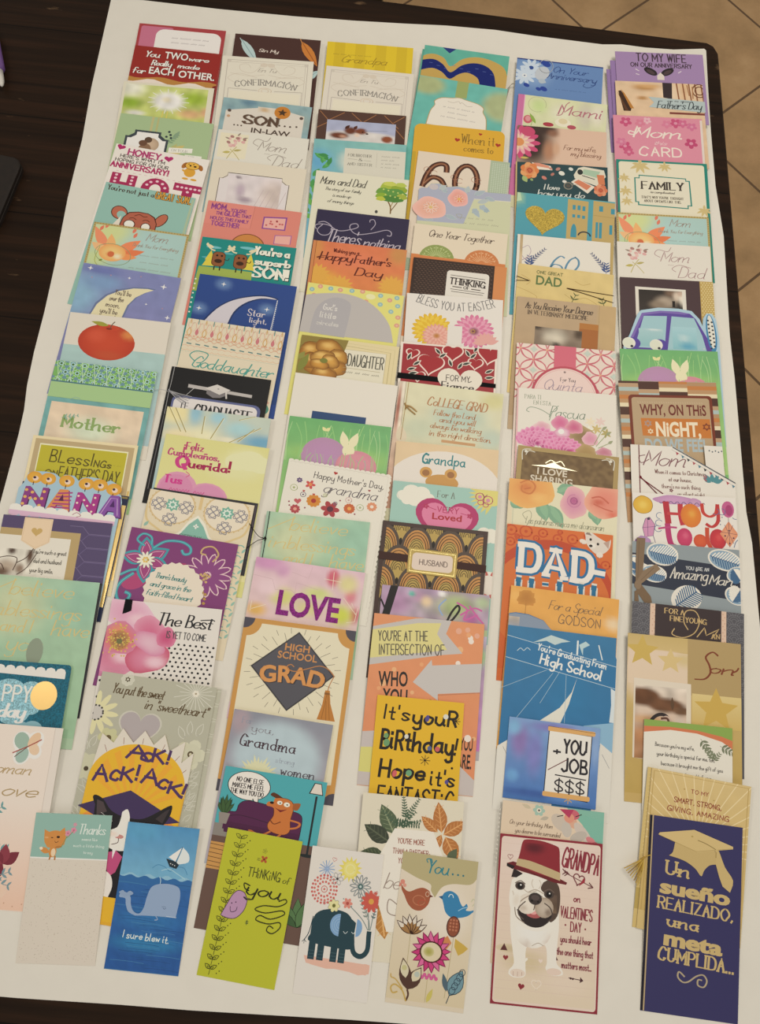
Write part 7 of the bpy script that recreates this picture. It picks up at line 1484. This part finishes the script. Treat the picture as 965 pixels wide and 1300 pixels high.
card('narrow white card with a teal elephant spraying a bouquet of flowers', '#dedad6', -32.3, -137.0, -1.07, 76.4, 141.0)
r(-.1,0,100,185,'#dedad6'); p(wave(8,98,140,1.8,4)+[(98,150),(84,153),(60,148),(40,150),(18,147)],'#e0b4a4'); p([(8,137),(98,139),(94,152),(12,146)],'#e0b4a4')
T_='#20404c'
cu([(14,88),(11,108),(6,118)],1.1,T_); ls([(6,118,3,121),(6,118,6,123),(6,118,9,121)],.7,T_)
p(catmull([(13,110),(14,92),(20,82),(34,77),(50,77),(62,81),(70,92),(73,108),(73,120),(60,124),(14,120),(13,110)],4),T_)
for x in (13,25,43,54): p([(x,112),(x+9,112),(x+9,141),(x,141)],T_); ls([(x+1,130+k*4,x+8,130+k*4) for k in range(3)],.4,'#4c6c74')
cu([(70,112),(74,126),(84,130),(92,122),(92,104),(92,98)],6.4,T_); p(ep(51,95,13,14,0,16,90,270),'#7ca4d0'); 
for q in (4,7,10): el(51,95,q,q*1.05,.5,'#a0c0e0',0,90,270,12)
p(ep(74,96,8,11,0,14,-90,90),'#7ca4d0'); p([(67,86),(73,90),(72,106),(64,104)],T_); cu([(57,102),(60,104.5),(63,101.5)],.7,'#c8d4d8'); cu([(68,101.5),(71,103.5),(73,100.5)],.7,'#c8d4d8')
for P in ([(92,97),(88,80),(70,48)],[(90,97),(80,84),(62,70)],[(93,97),(95,80),(98,66)],[(91,97),(86,66),(78,48)]): cu(P,1.1,'#7c8c8c')
br(88,84,26,118,5,6,2.4,'#84908c',.6); br(94,84,12,75,3,5,2.2,'#607478',.6)
st(56,24,17,'#e0d468',14,.62); e(56,24,9,9.5,'#e4dc84'); el(56,24,6,6,.6,'#f0ecc0')
for i in range(14): a=R(i*25.7); ls([(24,27,24+11*math.cos(a),27+11*math.sin(a))],1.2,('#7c9cc8','#a8bcdc')[i%2])
for q,n,cc in ((17,22,'#c8605c'),(13.5,18,'#d0746c'),(9,13,'#cc6460')): dots([(24+q*math.cos(2*PI*i/n),53+q*1.04*math.sin(2*PI*i/n)) for i in range(n)],1.6,cc)
el(24,53,4,4,.9,'#cc6c68'); e(24,53,1.4,1.4,'#cc6c68')
fl(73,44,14,12,None,.13,'#4c6c6c',.26,'#8c9498'); e(73,44,1.6,1.6,'#c0d0d0'); fl(40,38,8,6,None,.3,'#3c3438',.2,'#a0a0a4'); fl(90,61,14,11,'#c8584c',.2,'#d8a048',.26); fl(40,72,8,7,'#e0dca4',.3,'#6c6c34',.3,'#8c8c74'); fl(58,67,7,6,'#d8887c',.3,'#b05048',.3)
hl(33,14,6,.6,'#c88080',10); hl(95,50,6,.6,'#c89090',-20); hl(27,70,4,.6,'#c07878'); dots([(64,70),(52,62),(66,40)],.9,'#8c9c98')
GROUP = 'greeting cards in the fourth column from the left'

card('narrow beige card with two birds and a pink flower reading You in teal', '#d8ccb8', 64.3, -132.6, -1.83, 80.5, 144.0, vs=0.97)
g(0,0,100,179,'#dcd2c4','#d4c6a8',[(60,70,50,50,'#e2dad0')],8)
p([(-1,-1),(101,-1),(101,22)]+catmull([(100,22),(92,30),(70,32),(56,38),(48,52)],4)+catmull([(48,52),(42,44),(40,36),(20,30),(0,22)],4),'#b4aa80')
t(34,62,22,16,'You','#2c8090','p',2); dots([(68,20),(75,20),(82,20)],1.4,'#2c7484'); cu([(34,10),(32,6),(38,5),(40,10)],1.3,'#2c8090')
p(catmull([(2,40),(7,46),(14,49),(24,44),(32,42),(40,45),(42,52),(40,62),(32,70),(22,70),(14,64),(8,54),(4,48),(2,40)],4),'#a0583c'); p([(41,49),(46,51),(41,53)],'#6c3424'); el(28,58,8,6,.8,'#c07c5c'); el(33,61,6,4,.7,'#b84c34'); el(38,49,2.4,3,.6,'#d8c0a8'); e(4,38,3,3,'#d48878'); e(0,42,2.6,2.6,'#d08070'); e(7,42,2.4,2.4,'#d89888')
p(catmull([(57,50),(60,44),(68,41),(77,45),(82,54),(86,58),(90,54),(92,58),(90,62),(96,62),(102,60),(94,68),(84,72),(72,73),(64,68),(60,58),(57,50)],4),'#3080b4'); p([(58,48),(53,50),(58,53)],'#205888'); el(69,49,3,4,.9,'#d8e4ec',0,180,360); cu([(80,64),(86,60),(92,58)],.9,'#a0c8e0'); cu([(98,56),(101,50),(98,47),(96,51)],1,'#bcc0a0')
for i in range(6): lf(22,100,24,7.6,34+22*i,'#a07848'); lf(22+12*math.cos(R(34+22*i)),100-12*math.sin(R(34+22*i)),12,7,34+22*i,'#dcd4c8'); lol(22,100,24,7.6,34+22*i,1.1,'#4a2c20')
ls([(22,100,22,148),(78,92,74,170),(50,140,50,178)],.6,'#b4a87c')
e(76,84,9,13,'#54302a'); e(76,84,7.6,11.6,'#8c4c34'); dots([(72+4*(i%3),76+4*(i//3)) for i in range(12)],1.4,'#b87458'); p([(70,96),(62,102),(66,118),(76,104)],'#cc8450'); p([(80,98),(92,104),(98,108),(92,114),(86,118),(80,108)],'#c8a848')
for i in range(16): lf(51,118,26,10,22.5*i+8,('#cc3c80','#d868a0','#c43078')[i%3]); lol(51,118,25,9,22.5*i+8,.9,'#5a1c38')
dots([(40+3*i,146+(i%2)*3) for i in range(8)],2.4,'#d05c98'); e(51,118,15,13,'#4a2018',n=24); e(51,118,13,11.4,'#d8ccae',n=24); ge(48,118,7,6,'#a8a450',edge='#ccc494')
for x,y,L,w,a,c1 in ((26,166,38,16,105,'#c4c08c'),(26,166,32,17,62,'#b4c0b8')): lf(x,y,L,w,a,'#50342a'); lf(x+L*.36*math.cos(R(a)),y-L*.36*math.sin(R(a)),L*.58,w*.66,a,'#d4ccb0'); e(x+L*.68*math.cos(R(a)),y-L*.68*math.sin(R(a)),w*.2,w*.2,c1)
cu([(26,166),(28,172),(26,179)],2.2,'#54342a'); cu([(26,180),(20,168),(10,162),(5,166),(8,172),(14,170)],1.6,'#c4a450'); cu([(20,166),(10,156),(4,154),(3,150)],1.2,'#c4a450')
lf(80,166,34,20,66,'#6c94a4'); 
for k in range(5): el(83+2.6*k,160-5.6*k,4.4,3.6,.8,'#24384c',-60)
lol(80,166,34,20,66,.9,'#2c4454'); lf(76,162,22,7,108,'#4c6474'); l([(80,166),(77,176)],1,'#2c4454'); lf(52,178,18,6,70,'#c8bc60')

# ------------------------------------------------------------------ turn the printed layouts into card things, laid down in order like shingles
def finish(k):
    """give every printed shape the lowest layer that clears what it overlaps"""
    st_ = [i for i in k.starts if i < len(k.v)] if k.v else []
    st_ = sorted(set(st_)) + [len(k.v)]; boxes = []; lev = []
    for a, b in zip(st_, st_[1:]):
        xs = [q[0] for q in k.v[a:b]]; ys = [q[1] for q in k.v[a:b]]; bx = (min(xs), max(xs), min(ys), max(ys)); n = 0
        for o, q in boxes:
            if q > n and o[0] < bx[1] and o[1] > bx[0] and o[2] < bx[3] and o[3] > bx[2]: n = q
        boxes.append((bx, n + 1)); lev += [n + 1] * (b - a)
    k.top = max(lev) if lev else 0; return lev
def build_mesh(name, V, F, C, MI, parent):
    me = bpy.data.meshes.new(name); me.from_pydata(V, [], F)
    for m in MATS: me.materials.append(m)
    at = me.attributes.new('ink', 'FLOAT_COLOR', 'POINT'); at.data.foreach_set('color', [x for c in C for x in (*c, 1.0)])
    me.polygons.foreach_set('material_index', MI); me.update()
    o = bpy.data.objects.new(name, me); COL.objects.link(o); o.parent = parent; return o
def slab(out, z0, z1, col, mi):
    n = len(out); tr = [t3 for t3 in tessellate_polygon([[Vector((x, y, 0)) for x, y in out]])]
    V = [(x, y, z1) for x, y in out] + [(x, y, z0) for x, y in out]; F = []
    ar = sum(a[0] * b[1] - b[0] * a[1] for a, b in zip(out, out[1:] + out[:1]))
    for a, b, c in tr:
        s = (out[b][0] - out[a][0]) * (out[c][1] - out[a][1]) - (out[b][1] - out[a][1]) * (out[c][0] - out[a][0])
        if s < 0: b, c = c, b
        F += [(a, b, c), (n + a, n + c, n + b)]
    for i in range(n):
        j = (i + 1) % n; q = (i, n + i, n + j, j); F.append(q if ar > 0 else q[::-1])
    return V, F, [col] * (2 * n), [mi] * len(F)
placed = []
def height_at(k, X, Y, m):
    dx, dy = X - k.x, Y - k.y; c, s = math.cos(k.a), math.sin(k.a)
    lx, ly = dx * c + dy * s, -dx * s + dy * c
    return ly if m <= lx <= k.w - m and -k.h - .001 <= ly <= .001 else None
for k in CARDS:
    c, s = math.cos(k.a), math.sin(k.a); z = k.h * TILT + .0001
    for i in range(9):
        for j in range(13):
            lx, ly = k.w * i / 8, -k.h * j / 12
            X, Y = k.x + lx * c - ly * s, k.y + lx * s + ly * c
            for o in placed:
                if abs(X - o.x) > .35 or abs(Y - o.y) > .35: continue
                m = -.001 if o.group == k.group else .010          # neighbours in other columns only where they truly lie over each other
                if not m <= lx <= k.w - m: continue
                q = height_at(o, X, Y, m)
                if q is not None: z = max(z, o.z + q * TILT + TH - ly * TILT)
    k.z = z; placed.append(k)
    root = bpy.data.objects.new('greeting_card', None); COL.objects.link(root)
    root.location = (k.x, k.y, z); root.rotation_euler = (math.atan(TILT), 0, k.a)
    tag(root, k.label, 'greeting card', k.group)
    u = k.w / 100; lev = finish(k); lay = min(LAY, .00035 / max(k.top, 1)); Z1 = .00065
    out = [(x * u, -y * u) for x, y in k.out]
    V, F, Cc, MI = slab(out, .00035, Z1, k.base, k.mat0); n = len(V)
    V += [(x * u, -y * u, Z1 + l_ * lay) for (x, y, _), l_ in zip(k.v, lev)]; F += [tuple(i + n for i in f) for f in k.f]
    build_mesh('cover', V, F, Cc + k.c, MI + k.m, root)
    if k.back_on: build_mesh('back_panel', *[q for q in slab(out, 0, .0003, k.back, 3)], root)
    Z2 = Z1 + k.top * lay
    for q in k.kids:
        if hasattr(q, 'tube'):
            V = []; F = []; Cc = []; m_ = 6
            for pts, rad, col in q.tube:
                P3 = [Vector((x * u, -y * u, Z2 + zz / 1000)) for x, y, zz in catmull(pts, 4)]; b0 = len(V)
                for i, a in enumerate(P3):
                    d = (P3[min(i + 1, len(P3) - 1)] - P3[max(i - 1, 0)]).normalized(); e1 = d.cross(Vector((0, 0, 1)))
                    e1 = e1.normalized() if e1.length > 1e-4 else Vector((1, 0, 0)); e2 = e1.cross(d)
                    rd = (rad[0] + (rad[1] - rad[0]) * i / max(1, len(P3) - 1)) / 1000
                    V += [tuple(a + e1 * rd * math.cos(2 * PI * t_ / m_) + e2 * rd * math.sin(2 * PI * t_ / m_)) for t_ in range(m_)]
                    Cc += [lin(col)] * m_
                for i in range(len(P3) - 1): F += [(b0 + i * m_ + t_, b0 + i * m_ + (t_ + 1) % m_, b0 + (i + 1) * m_ + (t_ + 1) % m_, b0 + (i + 1) * m_ + t_) for t_ in range(m_)]
                F += [tuple(b0 + t_ for t_ in range(m_))[::-1], tuple(b0 + (len(P3) - 1) * m_ + t_ for t_ in range(m_))]
            o = build_mesh(q.name, V, F, Cc, [q.mat] * len(F), root)
        else:
            lv = finish(q); b = Z2 + q.lift + .00002; V = [(x * u, -y * u, b + l_ * LAY) for (x, y, _), l_ in zip(q.v, lv)]; F = list(q.f); Cc = list(q.c); MI = list(q.m)
            if q.thick and q.outline:
                V2, F2, C2, M2 = slab([(x * u, -y * u) for x, y in q.outline], b - q.thick, b, q.ocol, q.mat0); n = len(V)
                V += V2; F += [tuple(i + n for i in f) for f in F2]; Cc += C2; MI += M2
            o = build_mesh(q.name, V, F, Cc, MI, root)
        if q.label: o['label'] = q.label
